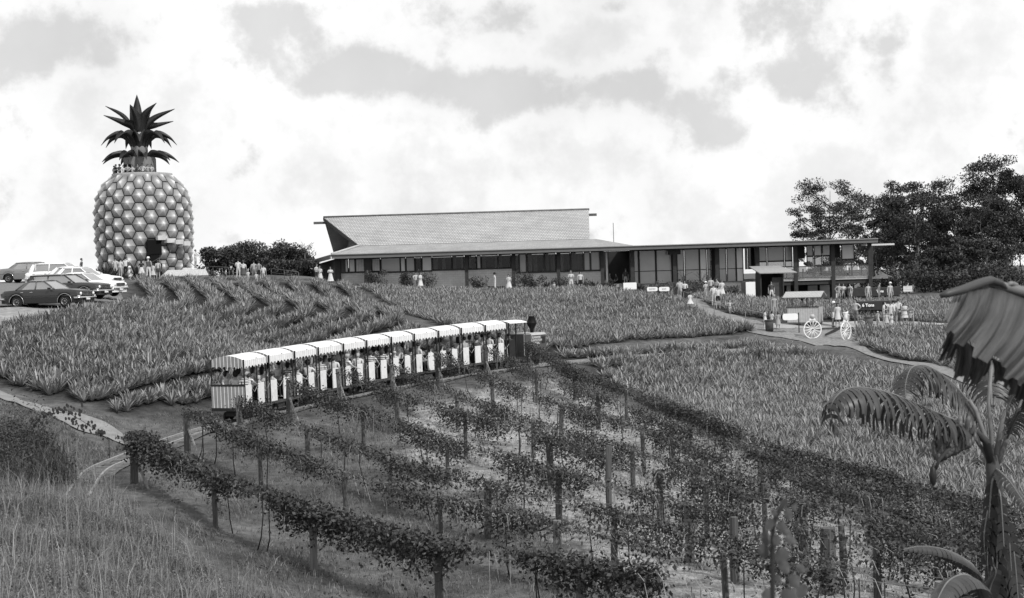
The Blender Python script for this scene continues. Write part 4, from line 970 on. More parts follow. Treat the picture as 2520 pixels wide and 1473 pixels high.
st(569, 113, 170, 'child in black and white top near the railing', h=1.05, top='k', bot='k', hair='w', hs='hat')
st(625.5, 113, 182, 'person in tan shirt and brown trousers with arms down', h=1.66, top='m', bot='g', lower='long')
st(638, 112, 180, 'person in grey shirt and black shorts beside the tan shirt', h=1.7, top='g', bot='k')
st(649, 110, 170, 'person in white capped sleeves and pale trousers, rightmost of the crest group', h=1.55, top='w', bot='m', lower='long', sleeve='short')
st(631, 111, 180, 'small child in white behind the black shorts', h=.8, top='w', bot='p', hair='l')
st(779, 118, 60, 'dark-haired person in pale blouse and dark trousers by the building corner', h=1.72, arms='hold', top='p', bot='d', lower='long', hs='bob')
st(789, 117.5, -30, 'person in long flowered dress carrying a pale bag', h=1.6, arms='hold', top='F', skirt=DRL, hs='bob', hair='b')
st(814, 119.5, 10, 'person in flared flowered dress with folded arms near the corner post', h=1.56, arms='cross', top='F', skirt=DRL, hs='bob', hair='b')
st(1024, 118.6, 20, 'long-haired person in pale top and jeans before the low wall', h=1.6, arms='rail', top='p', bot='g', lower='long', hs='long')
st(1035, 118.4, 60, 'person in short white dress holding something before the low wall', h=1.62, arms='hold', top='w', skirt=DR, hs='bob', hair='b')
st(1219, 120.5, -80, 'dark curly-haired person in white jacket in profile', h=1.7, arms='down', top='w', bot='w', sleeve='long', lower='long', hs='afro')
st(1253, 120, -20, 'person in white dress cradling an arm beside the post', h=1.55, arms='hold', top='w', skirt=DRL, hs='bob', hair='b')
st(1364, 117.6, 0, 'small blond child in white among the bushes', h=.85, top='w', bot='w', hair='l')
st(1406, 118.2, 0, 'person in white shirt and white shorts with folded arms', h=1.76, arms='cross', top='w', bot='w', hair='g')
st(1429, 118.2, 10, 'person in white shirt and black shorts beside the white shorts', h=1.72, top='w', bot='k', hs='bob')
st(1541, 127.6, 10, 'person in dark shirt and pale trousers leaning in the open entrance', h=1.76, dz=.75, top='d', bot='p', lower='long', hair='g')
st(1500, 128, 60, 'person in dim grey clothes seated inside the entrance', h=1.7, dz=1.2, legs='sit', arms='lap', top='g', bot='d', lower='long')
st(1519, 128.5, -60, 'person in black seated further inside the entrance', h=1.7, dz=1.2, legs='sit', arms='lap', top='d', bot='k', lower='long')
st(1674, 105, 175, 'person in pale shirt and pale trousers walking down the ramp', h=1.76, legs='walk', arms='hold', top='p', bot='p', lower='long')
st(1685.5, 104.5, 5, 'person in white jumper and long black skirt on the ramp', h=1.70, arms='hold', top='w', bot='k', sleeve='long', skirt=SKL, hs='long')
st(1699, 102, 200, 'girl in flared white dress at the foot of the black skirt', h=1.18, top='w', skirt=(.40, .24, True), hair='b', hs='bob')
st(1737, 109, 20, 'child in white sun hat standing behind the pineapple plants', h=1.4, arms='hold', top='p', bot='m', hair='w', hs='hat')
st(1750, 112, 0, 'person in pale shirt behind the sun-hatted child', h=1.74, top='p', bot='d')
st(1767, 110.5, -60, 'person in long pale dress left of the white top and dark skirt', h=1.66, arms='hold', top='p', skirt=DRL, hair='b')
st(1777, 110, 10, 'person in white dress with raised hands behind the plants', h=1.6, arms='hold', top='w', bot='d', skirt=DR, hs='bob', hair='b')
st(1757, 103.4, 180, 'thin person in pale clothes half hidden behind the big white shirt', h=1.62, top='w', bot='p', lower='long', hair='b')
st(1767.5, 102, 178, 'person in big white shirt and black shorts holding a toddler by the hand', h=1.74, arms='down', top='w', bot='k')
st(1797, 100.5, 180, 'toddler with outstretched arms beside the handrail of the ramp', h=.92, arms='out', top='p', bot='w', hair='l')
st(1899, 118.5, 0, 'person in dark shirt and white shorts before the dark porch hut', h=1.78, arms='down', top='d', bot='w')
st(1883, 94.5, 60, 'little girl in white dress, leftmost of the kiosk crowd', h=1.02, top='w', skirt=DR, hair='b', arms='hold')
st(1906, 97.5, 20, 'tall long-haired blond person in tan clothes by the kiosk', h=1.72, top='m', bot='m', lower='long', hair='l', hs='long')
st(1899.5, 92.5, 130, 'girl in white top and pale shorts behind the dark bin', h=1.24, arms='hold', top='w', bot='w', hs='bob')
st(1915, 92.5, 170, 'long-haired girl in grey dress beside the bin', h=1.22, top='m', skirt=DR, hair='b', hs='long')
st(1928, 96, 70, 'person in pale shirt and flared pale trousers striding behind the round-ended sign', h=1.72, legs='walk', top='p', bot='p', lower='long', hair='b')
st(2050.5, 93.6, 60, 'bare-chested person in white hat and white shorts', h=1.74, arms='carry', top='m', bot='w', sleeve='bare', hair='w', hs='hat', sk_=2)
st(2062, 93.6, 10, 'person with long black hair in a white dress beside the kiosk', h=1.64, top='w', skirt=(.34, .06, True), hs='long')
st(2086, 94.5, 0, 'small child in white bonnet behind the right wagon wheel', h=.98, top='w', bot='p', hair='w', hs='hat')
st(2107.6, 95, -50, 'person in white shirt and dark trousers with hands on hips', h=1.78, arms='hip', top='w', bot='g', lower='long')
st(2120, 93.5, -30, 'blond child squatting beside the bin on the paved strip', h=1.2, legs='squat', arms='hold', top='m', bot='w', hair='l')
st(2161, 94, 160, 'child in white shorts, leftmost of the queue by the paved strip', h=1.12, arms='hold', top='p', bot='w', hair='l')
st(2175, 94.6, 70, 'dark-haired person in white top and long grey jeans in the queue', h=1.72, arms='hold', top='w', bot='m', lower='long', hs='bob')
st(2182.5, 94.0, 180, 'child in pale skirt between the jeans and the open white shirt', h=1.08, top='p', bot='p', skirt=SKS, hair='b')
st(2192, 95, 0, 'person in open white shirt and shorts with dark bushy hair', h=1.66, top='w', bot='p', hs='afro', hair='b')
st(2195, 93.4, 170, 'small child in white dress in front of the open white shirt', h=1.02, top='w', skirt=DR, hair='b')
st(2200, 95.4, 178, 'person in loose white shirt and dark shorts seen from behind', h=1.7, top='w', bot='g')
st(2211, 96, 150, 'person in white shirt and tan trousers at the back of the queue', h=1.74, top='w', bot='m', lower='long', hair='b')
st(2214, 94, 120, 'child with dark backpack colours and bare legs', h=1.3, top='d', bot='d', hair='b', arms='hold')
st(2227, 94.8, 0, 'person in sleeveless white dress with folded arms', h=1.64, arms='cross', top='w', sleeve='none', skirt=(.30, .08, True), hair='b', hs='bob')
st(2242, 94.2, -30, 'small child in white top and dark shorts, rightmost of the queue', h=1.1, arms='hold', top='w', bot='d', hair='l')
st(2246, 96, -60, 'tan-haired person just behind the rightmost child', h=1.3, arms='hold', top='m', bot='m', hair='b')
st(2137, 112.5, 10, 'person in white vest standing behind the far pineapple beds', h=1.72, top='p', bot='m', sleeve='none')
st(2163.5, 113, 60, 'person in brown shirt behind the far pineapple beds', h=1.76, top='g', bot='g', lower='long')
st(2191, 112.5, 20, 'person in white cap and white shirt behind the far beds', h=1.76, top='p', bot='m', hair='w', hs='cap', sleeve='long')
st(2233, 113, 70, 'person in white shirt above the square sign on its pole', h=1.72, top='w', bot='d')
st(2065, 119, 20, 'person in pale clothes with hand on hip below the deck', h=1.7, arms='hip', top='m', bot='m')
st(2076, 119, 0, 'person in white top with folded arms below the deck', h=1.66, arms='cross', top='w', bot='p', hs='bob', hair='b')
st(2094, 118, -60, 'person in white half hidden below the deck post', h=1.66, top='w', bot='w')
# visitors on the deck of the pineapple
dk_ = [(-2.25,-.9,150,'m','b','leftmost visitor on the pineapple deck, in grey'),(-1.95,-1.35,20,'k','k','visitor in black at the left of the pineapple deck'),(-1.5,-1.75,-20,'d','k','small visitor in dark top on the pineapple deck'),(-1.15,-1.9,30,'w','b','visitor in white jacket left of the deck doorway'),(-.7,-2.1,0,'m','k','visitor in grey top before the deck doorway'),(-.25,-2.2,-30,'w','b','visitor in white looking left on the pineapple deck'),(.2,-2.2,10,'d','k','dark-clothed visitor at the middle of the pineapple deck'),(.6,-2.15,0,'w','b','broad visitor in white at the deck rim'),(1.0,-2.0,40,'m','b','visitor in tan on the right of the white deck visitor'),(1.3,-1.8,-10,'p','k','visitor in pale plaid shirt, rightmost on the pineapple deck')]
for (x_, y_, fc, tc_, hc_, lb_) in dk_:
    person((PX+x_, PY+y_, BZ+8.42), fc, lb_, h=random.uniform(1.52, 1.72), arms='rail' if random.random() < .6 else 'cross', top=tc_, bot='d', hair=hc_, hs=random.choice(['short', 'bob', 'short']))
# ================================================================== train
def crosses(z): return z
canv = stripes('canopy_canvas', 'X', .15, .5, .74, .60); gable = stripes('striped_gable', 'Y', .155, .84, .24, .80); sidep = stripes('striped_panel', 'X', .075, .5, .74, .56)
seatm = mat('seat_black', .02, .6, .2, 4); flr = mat('floor_frame', .06, .8, .25, 4); grp = mat('grey_end_panel', .30, .7, .08, 3)
WW = .70
def canopy(par, x0, x1, front=True, rear=True):
    m_ = MB(); n_ = 12; ys = np.linspace(-WW-.02, WW+.02, n_+1); zc = lambda y: 2.30+.17*(1-(y/WW)**2)
    for side in (0,):
        b = len(m_.v)
        for x in (x0, x1):
            for y in ys: m_.v.append((x, y, zc(y)))
            for y in ys: m_.v.append((x, y, zc(y)-.025))
        k = n_+1
        for i in range(n_):
            m_.face([b+i, b+i+1, b+2*k+i+1, b+2*k+i], 0, True); m_.face([b+k+i+1, b+k+i, b+3*k+i, b+3*k+i+1], 0, True)
    # scalloped valances along both sides
    L = x1-x0; ns = 7; st_ = 6
    for y in (-WW-.03, WW+.03):
        b = len(m_.v); kk = 0
        for i in range(ns*st_+1):
            x = x0+L*i/(ns*st_); ph = (i % st_)/st_; dz_ = .085*abs(math.sin(PI*((i/st_) % 1))) if i % st_ else 0
            m_.v += [(x, y, 2.30), (x, y, 1.985+dz_*1.0)]; kk += 1
        for i in range(kk-1): m_.face([b+2*i, b+2*i+1, b+2*i+3, b+2*i+2], 0)
    o = m_.build('canopy', canv, par)
    for on, x in ((rear, x0-.01), (front, x1+.01)):
        if not on: continue
        g_ = MB(); b = 0; kk = 0; N_ = 36
        for i in range(N_+1):
            y = -WW+2*WW*i/N_; dz_ = .085*abs(math.sin(PI*((i/6) % 1)))
            g_.v += [(x, y, zc(y)), (x, y, 1.985+dz_)]; kk += 1
        for i in range(kk-1): g_.face([2*i, 2*i+1, 2*i+3, 2*i+2], 0)
        g_.build('gable_valance', gable if x < x0 else grp, o)
def carriage(nseg, label, rear_panel):
    L = 1.92; T = nseg*L; e = empty('train_carriage', (0, 0, 0), 0, label, 'train carriage', 'open canopied carriages of the train')
    f_ = MB(); f_.box((T/2-.03, 0, .47), (T-.10, 1.40, .10)); f_.box((T/2, 0, .36), (T-.4, .5, .14)); f_.build('floor_frame', flr, e)
    for s_ in range(nseg):
        x0 = s_*L+.02; x1 = x0+L-.22-(.06 if s_ == nseg-1 else 0)
        canopy(e, x0, x1, True, True if not (s_ == 0 and not rear_panel) else True)
        for sy in (-1, 1):
            for xa in (0.0, .94):
                q_ = MB(); q_.box((x0+xa+.25, sy*WW, .94), (.44, .04, .82)); q_.build('side_panel', sidep, e)
                w_ = MB(); w_.tube([(x0+xa+.48, sy*WW, 1.25), (x0+xa+.70, sy*WW, 1.05), (x0+xa+.94, sy*WW, 1.25)], .012, 5); w_.build('chain', mat('chain', .35, .5, .1, 8), e)
            for xa in (.0, x1-x0): q_ = MB(); q_.box((x0+xa, sy*(WW+.0), 1.42), (.04, .04, 1.82)); q_.build('post', black, e)
            if True: q_ = MB(); q_.box((x0+.95, sy*(WW-.01), 1.75), (.035, .035, 1.15)); q_.build('post', black, e)
        for xa in (.10, 1.02):
            q_ = MB(); q_.box((x0+xa+.42, 0, .95), (.36, 1.3, .06)); q_.box((x0+xa+.20, 0, .88), (.05, 1.34, .70)); q_.box((x0+xa+.40, 0, .72), (.06, 1.2, .42)); q_.build('bench', seatm, e)
        if s_ > 0 or not rear_panel: q_ = MB(); q_.box((x0+.0, 0, .93), (.03, 1.34, .80)); q_.build('end_panel', grp, e)
    if rear_panel:
        q_ = MB(); q_.box((-.02, 0, .93), (.04, 1.40, .84)); q_.build('rear_panel', gable, e)
        q_ = MB(); q_.box((-.02, 0, 1.37), (.07, 1.44, .06)); q_.build('rear_rail', black, e)
        q_ = MB(); q_.box((-.02, 0, .46), (.08, 1.44, .12)); q_.build('buffer_beam', black, e)
    for bx in ((T*.2, T*.8) if nseg > 1 else (T*.25, T*.75)):
        bo = MB(); bo.box((bx, 0, .26), (.62, .62, .16)); bf = bo.build('bogie', black, e)
        for sx in (-.2, .2):
            for sy in (-.31, .31): wq = MB(); wq.lathe([(.17, -.03), (.17, .03)], (bx+sx, sy, .17), 14, 0, 'y'); wq.build('wheel', black, bf)
    return e
s0 = float(seg[len(back)-1]); names = ['short last carriage with broad striped rear panel at the tail of the train', 'second carriage from the tail, just ahead of the striped rear panel', 'third carriage from the tail of the train', 'fourth carriage from the tail, right of the train middle', 'fifth carriage from the tail, second behind the engine', 'carriage coupled directly behind the small engine']
cur = s0; rp = random.Random(11); tones = {'w': 'white', 'p': 'pale', 'm': 'mid grey', 'd': 'dark', 'S': 'striped', 'F': 'flowered'}
cnames = ['tail carriage', 'second carriage from tail', 'third carriage from tail', 'fourth carriage from tail', 'fifth carriage from tail', 'carriage behind engine']
for ci, ns in enumerate((1, 2, 2, 2, 2, 2)):
    T = 1.92*ns; a = tpos(cur); b = tpos(cur+T); hd = math.atan2(b[1]-a[1], b[0]-a[0]); e = carriage(ns, names[ci], ci == 0)
    za, zb = trackz(a[1]), trackz(b[1]); e.location = (a[0], a[1], za+.03); e.rotation_euler = (0, -math.atan2(zb-za, T), hd)
    M_ = Matrix.Translation(e.location) @ e.rotation_euler.to_matrix().to_4x4()
    for s_ in range(ns):
        for row in (0, 1):
            cols = [-.44, .0, .44] if rp.random() < .85 else [-.40, .34]
            for cI, y_ in enumerate(cols):
                if ci == 5 and s_ == 1 and cI > 1: continue
                lx = s_*1.92+(.12, 1.04)[row]+.42; p = M_ @ Vector((lx, y_, .90))
                tp = rp.choice('wwwwppmdSF'); hr = rp.choice('kkkkkbbl'); kid = rp.random() < .22
                side = {0: 'near side', len(cols)-1: 'far side'}.get(cI, 'middle seat')
                bay = '' if ns == 1 else (' rear bay,' if s_ == 0 else ' front bay,')
                lb_ = '%s top passenger %s,%s %s bench, %s' % (tones[tp], side, bay, ('rear', 'front')[row], cnames[ci])
                person(tuple(p+Vector((0, 0, .0))), math.degrees(hd)+90+rp.uniform(-35, 35)+(rp.choice((-1, 1))*60 if rp.random() < .15 else 0), lb_, h=rp.uniform(1.25, 1.45) if kid else rp.uniform(1.78, 1.92), legs='sit', arms=rp.choice(('lap', 'rail', 'hold', 'lap')), top=tp, bot=rp.choice('dkgm'), hair=hr, hs=rp.choice(('afro', 'bob', 'afro', 'long', 'bob', 'short') if rp.random() < .92 else ('hat', 'cap')), lower='long', group='passengers seated in the train')
    cur += T
# standing child at the tail carriage
pe = tpos(s0+.55); hd0 = math.atan2(*(tdir(s0+1)[::-1])); nr = np.array([math.sin(hd0), -math.cos(hd0)])
person((pe[0]+nr[0]*.55, pe[1]+nr[1]*.55, trackz(pe[1])+.55), 150, 'child in flowered top and white shorts standing at the tail carriage opening', h=1.25, arms='rail', top='F', bot='w', hair='b', hs='bob')
# engine
a = tpos(cur+.05); b = tpos(cur+3.0); hd = math.atan2(b[1]-a[1], b[0]-a[0]); eng = empty('train_engine', (a[0], a[1], trackz(a[1])+.03), hd, 'small dark engine with diamond smokestack at the head of the train', 'engine')
ep = mat('engine_paint', .07, .5, .12, 4); et = mat('engine_trim', .24, .5, .1, 4); er_ = mat('engine_roof', .78, .5, .05, 4)
MB().box((1.55, 0, .42), (3.1, 1.2, .22)).build('chassis', black, eng)
hd_ = MB(); hd_.box((1.55, 0, 1.10), (.62, 1.22, 1.12)); hd_.build('cab_panel', ep, eng)
t_ = MB()
for z_ in (.56, 1.64): t_.box((1.55, -.62, z_), (.62, .03, .04))
for x_ in (1.26, 1.84): t_.box((x_, -.62, 1.10), (.04, .03, 1.04))
t_.build('panel_trim', et, eng)
bn = MB(); bn.box((2.50, 0, 1.06), (1.28, 1.14, 1.02)); bn.build('bonnet', ep, eng)
MB().hexa([(1.86, -.60, 1.57), (3.16, -.60, 1.57), (3.16, .60, 1.57), (1.86, .60, 1.57), (1.86, -.52, 1.68), (3.10, -.52, 1.68), (3.10, .52, 1.68), (1.86, .52, 1.68)]).build('bonnet_lid', mat('lid_grey', .38, .5, .1, 4), eng)
MB().box((2.92, -.58, 1.30), (.26, .03, .34)).build('side_vent', black, eng)
MB().lathe([(.09, 1.66), (.10, 1.85), (.27, 2.16), (.26, 2.2), (.15, 2.50), (.17, 2.53), (.10, 2.54)], (2.72, 0, 0), 20).build('smokestack', mat('stack_black', .008, .5, .2, 4, spec=.15), eng)
cr = MB(); ys = np.linspace(-.72, .72, 9)
for x in (.0, 1.42):
    for y in ys: cr.v.append((x, y, 2.30+.10*(1-(y/.72)**2)))
    for y in ys: cr.v.append((x, y, 2.26+.10*(1-(y/.72)**2)))
for i in range(8): cr.face([i, i+1, 18+i+1, 18+i], 0, True); cr.face([9+i+1, 9+i, 27+i, 27+i+1], 0, True)
cr.face([0, 18, 27, 9]); cr.face([8, 17, 35, 26]); cr.build('cab_roof', er_, eng)
for x_, y_ in ((.06, -.62), (.06, .62), (.62, -.62), (.62, .62), (1.36, -.62), (1.36, .62)): MB().box((x_, y_, 1.4), (.05, .05, 1.74)).build('cab_post', black if x_ < 1 else ep, eng)
MB().box((.32, .0, .95), (.55, 1.2, .95)).build('driver_seat_box', seatm, eng)
for x_ in (.6, 1.5, 2.6):
    for y_ in (-.33, .33): wq = MB(); wq.lathe([(.22, -.04), (.22, .04)], (x_, y_, .22), 16, 0, 'y'); wq.build('wheel', black, eng)
MB().box((3.2, 0, .5), (.12, 1.2, .2)).build('buffer_beam', black, eng)
def lettering(txt, size, m_, par, loc, rot, align='CENTER', name='lettering'):
    cu = bpy.data.curves.new(name, 'FONT'); cu.body = txt; cu.size = size; cu.extrude = .004; cu.align_x = align; cu.align_y = 'CENTER'; cu.space_line = .95; cu.offset = size*.03
    o = bpy.data.objects.new('tmp', cu); COL.objects.link(o); dg = bpy.context.evaluated_depsgraph_get(); me = bpy.data.meshes.new_from_object(o.evaluated_get(dg)); bpy.data.objects.remove(o)
    me.materials.clear(); ob = addobj(name, me, m_, par, loc); ob.rotation_euler = rot; return ob
pal = mat('letter_pale', .5, .6, .05, 4)
lettering('SUNSHINE\nPLANTATION\nSPECIAL', .155, pal, eng, (2.32, -.585, 1.30), (PI/2, 0, 0))
lettering('No. 1', .09, pal, eng, (2.05, -.585, .92), (PI/2, 0, 0)) if False else None
person(tuple((Matrix.Translation(eng.location) @ eng.rotation_euler.to_matrix().to_4x4()) @ Vector((.75, 0, .85))), math.degrees(hd)+90, 'driver in dark clothes seated in the engine cab', h=1.7, legs='sit', arms='hold', top='d', bot='k', lower='long', hair='k')
# ================================================================== cars
chrome = mat('chrome', .55, .2, .05, 6, metal=.8); rubber = mat('tyre', .012, .85, .1, 5); cglass = mat('car_glass', .25, .06, .1, 2, spec=.8); lampm = mat('lamp_glass', .7, .15, .05, 4); platem = mat('number_plate', .7, .6, .05, 3)
def car(loc, rz, paint, label, L=4.5, W=1.68, wagon=False, roofm=None, belt=.90, hood=.92, deck=.92, ht=1.38, round_=0):
    e = empty('parked_car', loc, math.radians(rz), label, 'car', 'cars parked beside the pineapple')
    bm = mat('paint_%02d' % round(paint*1000), paint, .25, .03, 2, spec=.6); xr, xf = -L/2+.92, L/2-.80; WR = .31
    xs = sorted(set(list(np.linspace(-L/2, L/2, 26))+[xc+d_ for xc in (xr, xf) for d_ in (-.40, -.36, -.28, -.18, 0, .18, .28, .36, .40)]))
    m_ = MB(); nr_ = []
    for x in xs:
        t = (x+L/2)/L; endf = min(1, min(x+L/2, L/2-x)/.35); nw = W/2*(.90+.10*math.sqrt(max(0, endf)))*(1-.03*abs(2*t-1)**3)
        zt = np.interp(x, [-L/2, -L/2+.15, -L/2+1.0, -L/2+1.5, L/2-1.75, L/2-.6, L/2-.08, L/2], [deck-.10, deck-.02, deck+.03, belt+.04, belt+.04, hood-.03, hood-.10, hood-.16])
        zb = .24
        for xc in (xr, xf):
            if abs(x-xc) < .395: zb = max(zb, WR-.02+math.sqrt(max(0, .40**2-(x-xc)**2)))
        zb = min(zb, zt-.16); zs = zt-.09
        ring = [(nw*.96, zb), (nw*1.0, zb+(zs-zb)*.45), (nw*.985, zs), (nw*.90, zt), (nw*.45, zt+.025), (0, zt+.03)]
        row = [(x, -y, z) for y, z in ring]+[(x, y, z) for y, z in ring[-2::-1]]; nr_.append(len(row)); m_.v += row
    k = nr_[0]
    for i in range(len(xs)-1):
        for j in range(k-1): m_.face([i*k+j, i*k+j+1, (i+1)*k+j+1, (i+1)*k+j], 0, j not in (2, 7))
    m_.face(list(range(k))[::-1]); m_.face([(len(xs)-1)*k+j for j in range(k)])
    m_.build('body', bm, e)
    MB().box((0, 0, .36), (L-.5, W-.5, .3)).build('underbody', rubber, e)
    for xc in (xr, xf):
        ar = MB(); 
        for sy in (-1, 1): ar.tube([(xc+.405*math.cos(a_), sy*(W/2-.005), WR-.02+.405*math.sin(a_)) for a_ in np.linspace(-.15, PI+.15, 14)], .014, 5)
        ar.build('arch_trim', chrome if paint < .2 else bm, e)
    # greenhouse
    xa = -L/2+(.25 if wagon else .85); xb = -L/2+(.55 if wagon else 1.45); xc_, xd = L/2-2.05, L/2-1.38; wb, wt = W/2-.09, W/2-.25; zb = belt+.03
    rm = roofm or bm; r_ = MB(); N = 8; ysn = np.linspace(-1, 1, 7)
    for i in range(N+1):
        x = xb+(xc_-xb)*i/N
        for y in ysn: r_.v.append((x, y*(wt+.03), ht+.05*(1-abs(y)**2.5)-.03*abs(2*i/N-1)**3))
    for i in range(N):
        for j in range(6): r_.face([i*7+j, (i+1)*7+j, (i+1)*7+j+1, i*7+j+1], 0, True)
    b = len(r_.v)
    r_.box(((xb+xc_)/2, 0, ht-.03), (xc_-xb, 2*wt+.02, .05)); r_.build('roof', rm, e)
    MB().poly([(xd, -wb, zb), (xd, wb, zb), (xc_, wt, ht-.04), (xc_, -wt, ht-.04)]).build('windscreen', cglass, e)
    MB().poly([(xa, wb, zb), (xa, -wb, zb), (xb, -wt, ht-.04), (xb, wt, ht-.04)]).build('rear_window', cglass, e)
    xm = (xb+xc_)/2+.05
    for sy in (-1, 1):
        for (p_, q_, r2, s2) in (((xa, zb), (xm-.03, zb), (xm-.03, ht-.05), (xb, ht-.05)), ((xm+.03, zb), (xd, zb), (xc_, ht-.05), (xm+.03, ht-.05))):
            f_ = [(p_[0], sy*wb, p_[1]), (q_[0], sy*wb, q_[1]), (r2[0], sy*wt, r2[1]), (s2[0], sy*wt, s2[1])]
            MB().poly(f_ if sy < 0 else f_[::-1]).build('side_window', cglass, e)
        pl = MB(); pl.tube([(xd+.02, sy*wb, zb-.02), (xc_, sy*(wt+.01), ht-.02)], .035, 6); pl.tube([(xm, sy*(wb+.01), zb-.02), (xm, sy*(wt+.01), ht-.02)], .035, 6)
        q8 = [(xa-.05, sy*(wb+.01), zb-.03), (xa+.32, sy*(wb+.012), zb-.03), (xb+.16, sy*(wt+.012), ht-.02), (xb-.04, sy*(wt+.01), ht-.02)]
        pl.poly(q8 if sy < 0 else q8[::-1]); pl.tube([(xa, sy*wb, zb-.02), (xb, sy*wt, ht-.02)], .04, 6); pl.tube([(xb, sy*(wt+.015), ht-.03), (xc_, sy*(wt+.015), ht-.03)], .03, 6)
        pl.build('pillars', rm if paint < .2 else bm, e)
        if wagon: MB().box(((xa+xb)/2+.35, sy*(wb-.05), (zb+ht)/2), (.05, .03, ht-zb)).build('pillar', bm, e)
        MB().tube([(-L/2+.1, sy*(W/2+.004), .62), (L/2-.15, sy*(W/2+.004), .60)], .010, 5).build('side_trim', chrome if paint > .2 or not paint else bm, e)
        for hx_ in (xm-.18, xa+.42): MB().box((hx_, sy*(W/2+.008), .80), (.15, .03, .025)).build('door_handle', chrome, e)
        MB().box((xd-.22, sy*(W/2+.07), .97), (.10, .16, .09)).build('wing_mirror', black, e)
        for xc in (xr, xf):
            wq = MB(); wq.lathe([(.19, -.085), (.29, -.09), (.31, -.06), (.31, .06), (.29, .09), (.19, .085)], (xc, sy*(W/2-.12), WR), 22, 0, 'y'); ty = wq.build('wheel', rubber, e)
            rq = MB(); rq.lathe([(0, .0), (.06, .0), (.09, -.015), (.15, -.02), (.195, .01), (.195, .03)] if sy > 0 else [(.195, -.03), (.195, -.01), (.15, .02), (.09, .015), (.06, .0), (0, 0)], (xc, sy*(W/2-.035), WR), 20, 0, 'y', cap=False)
            for k_ in range(10): a_ = 2*PI*k_/10; rq.box((xc+.13*math.cos(a_), sy*(W/2-.025), WR+.13*math.sin(a_)), (.03, .02, .03))
            rq.build('rim', chrome, ty)
    fx = L/2
    MB().tube([(fx-.25, -W/2-.01, .47), (fx+.04, -W/2+.06, .47), (fx+.09, 0, .47), (fx+.04, W/2-.06, .47), (fx-.25, W/2+.01, .47)], .055, 6).build('front_bumper', chrome, e)
    MB().tube([(-fx+.25, -W/2-.01, .47), (-fx-.04, -W/2+.06, .47), (-fx-.09, 0, .47), (-fx-.04, W/2-.06, .47), (-fx+.25, W/2+.01, .47)], .055, 6).build('rear_bumper', chrome, e)
    gr = MB(); gr.box((fx+.005, 0, .67), (.05, W*.52, .17)); go = gr.build('grille', black, e)
    g2 = MB()
    for z_ in (.60, .67, .745): g2.box((fx+.035, 0, z_), (.02, W*.54, .016))
    for y_ in (-W*.27, 0, W*.27): g2.box((fx+.035, y_, .67), (.02, .016, .16))
    g2.build('grille_bars', chrome, go)
    for sy in (-1, 1):
        MB().lathe([(.0, .06), (.075, .045), (.088, 0), (.088, -.06)][::-1], (fx-.005, sy*(W/2-.23), .67), 14, 0, 'x').build('headlight', lampm, e)
        MB().box((-fx-.01, sy*(W/2-.22), .70), (.05, .22, .13)).build('tail_light', mat('tail_lamp', .12, .3, .1, 4), e)
        MB().box((fx-.02, sy*(W/2-.08), .56), (.06, .14, .06)).build('indicator', lampm, e)
    MB().box((fx+.12, -.1, .42), (.015, .36, .13)).build('number_plate', platem, e)
    return e
def cp(u, v, d=None):
    p = at(u, v) if d is None else gp(u, d); return p
c0 = gp(119, 72.4); car(tuple(c0+np.array([0, 0, .02])), -13, .016, 'dark four-door saloon with pale roof, nearest car of the row', L=4.45, roofm=mat('paint_roof_grey', .10, .25, .05, 2, spec=.6), deck=.90)  # lighter roof grey carries the sky reflection as colour
c1 = gp(165, 76.0); car(tuple(c1+np.array([0, 0, .02])), -13, .028, 'dark station wagon parked just behind the nearest saloon', L=4.6, wagon=True)
c2 = gp(206, 79.6); car(tuple(c2+np.array([0, 0, .02])), -13, .80, 'white saloon, third in the row, nose by the pineapple plants', L=4.6)
c3 = gp(203, 83.6); car(tuple(c3+np.array([0, 0, .04])), -13, .84, 'white car, fourth in the row, with long flat bonnet', L=4.6, ht=1.42)
c4 = gp(183, 88.8); car(tuple(c4+np.array([0, 0, .02])), -10, .82, 'white car behind the fourth car, its nose by the spiky shrubs', L=4.5)
c5 = gp(158, 93.0); car(tuple(c5+np.array([0, 0, .02])), -6, .78, 'white station wagon with square tail lamp beside the grey saloon', L=4.7, wagon=True, ht=1.45)
c6 = gp(86, 97.5); car(tuple(c6+np.array([0, 0, .02])), -4, .17, 'mid grey saloon at the far left with long flat boot', L=4.9, deck=.97)
st(201, 99, 90, 'distant person whose dark head shows above the white car roofs', h=1.6, top='d', bot='d')
# ================================================================== kiosk and bits round it
KB = gp(1990, 93.6); kz = KB[2]; ka = math.radians(-22)
kk = empty('ticket_kiosk', (KB[0], KB[1]+1.0, kz), ka, 'small board-clad ticket kiosk with a corrugated roof on concrete blocks', 'kiosk')
kwood = stripes('kiosk_boards', 'X', .16, .93, .46, .2); kwood2 = stripes('kiosk_boards_y', 'Y', .16, .93, .32, .14); W_, D_ = 2.05, 1.6
MB().box((0, -D_/2, .83), (W_, .05, 1.0)).build('front_wall', kwood, kk); MB().box((0, D_/2, .83), (W_, .05, 1.0)).build('back_wall', kwood, kk)
for sx in (-1, 1): MB().box((sx*(W_/2), 0, .83), (.05, D_+.05, 1.0)).build('side_wall', kwood2, kk)
MB().box((0, 0, .30), (W_+.1, D_+.1, .08)).build('floor', wood, kk); MB().box((0, -D_/2, 1.35), (W_+.08, .14, .05)).build('counter', darkp, kk)
for sx, sy in ((-1, -1), (1, -1), (-1, 1), (1, 1), (.0, 1)): MB().box((sx*(W_/2-.02), sy*(D_/2-.02), 1.72), (.09, .09, .80)).build('corner_post', mat('kiosk_post', .25, .8, .2, 4), kk)
corr = stripes('corrugated', 'X', .10, .5, .40, .30)
MB().slab([(-W_/2-.25, -D_/2-.38, 2.02), (W_/2+.25, -D_/2-.38, 2.02), (W_/2+.25, .05, 2.38), (-W_/2-.25, .05, 2.38)], .05).build('roof', corr, kk)
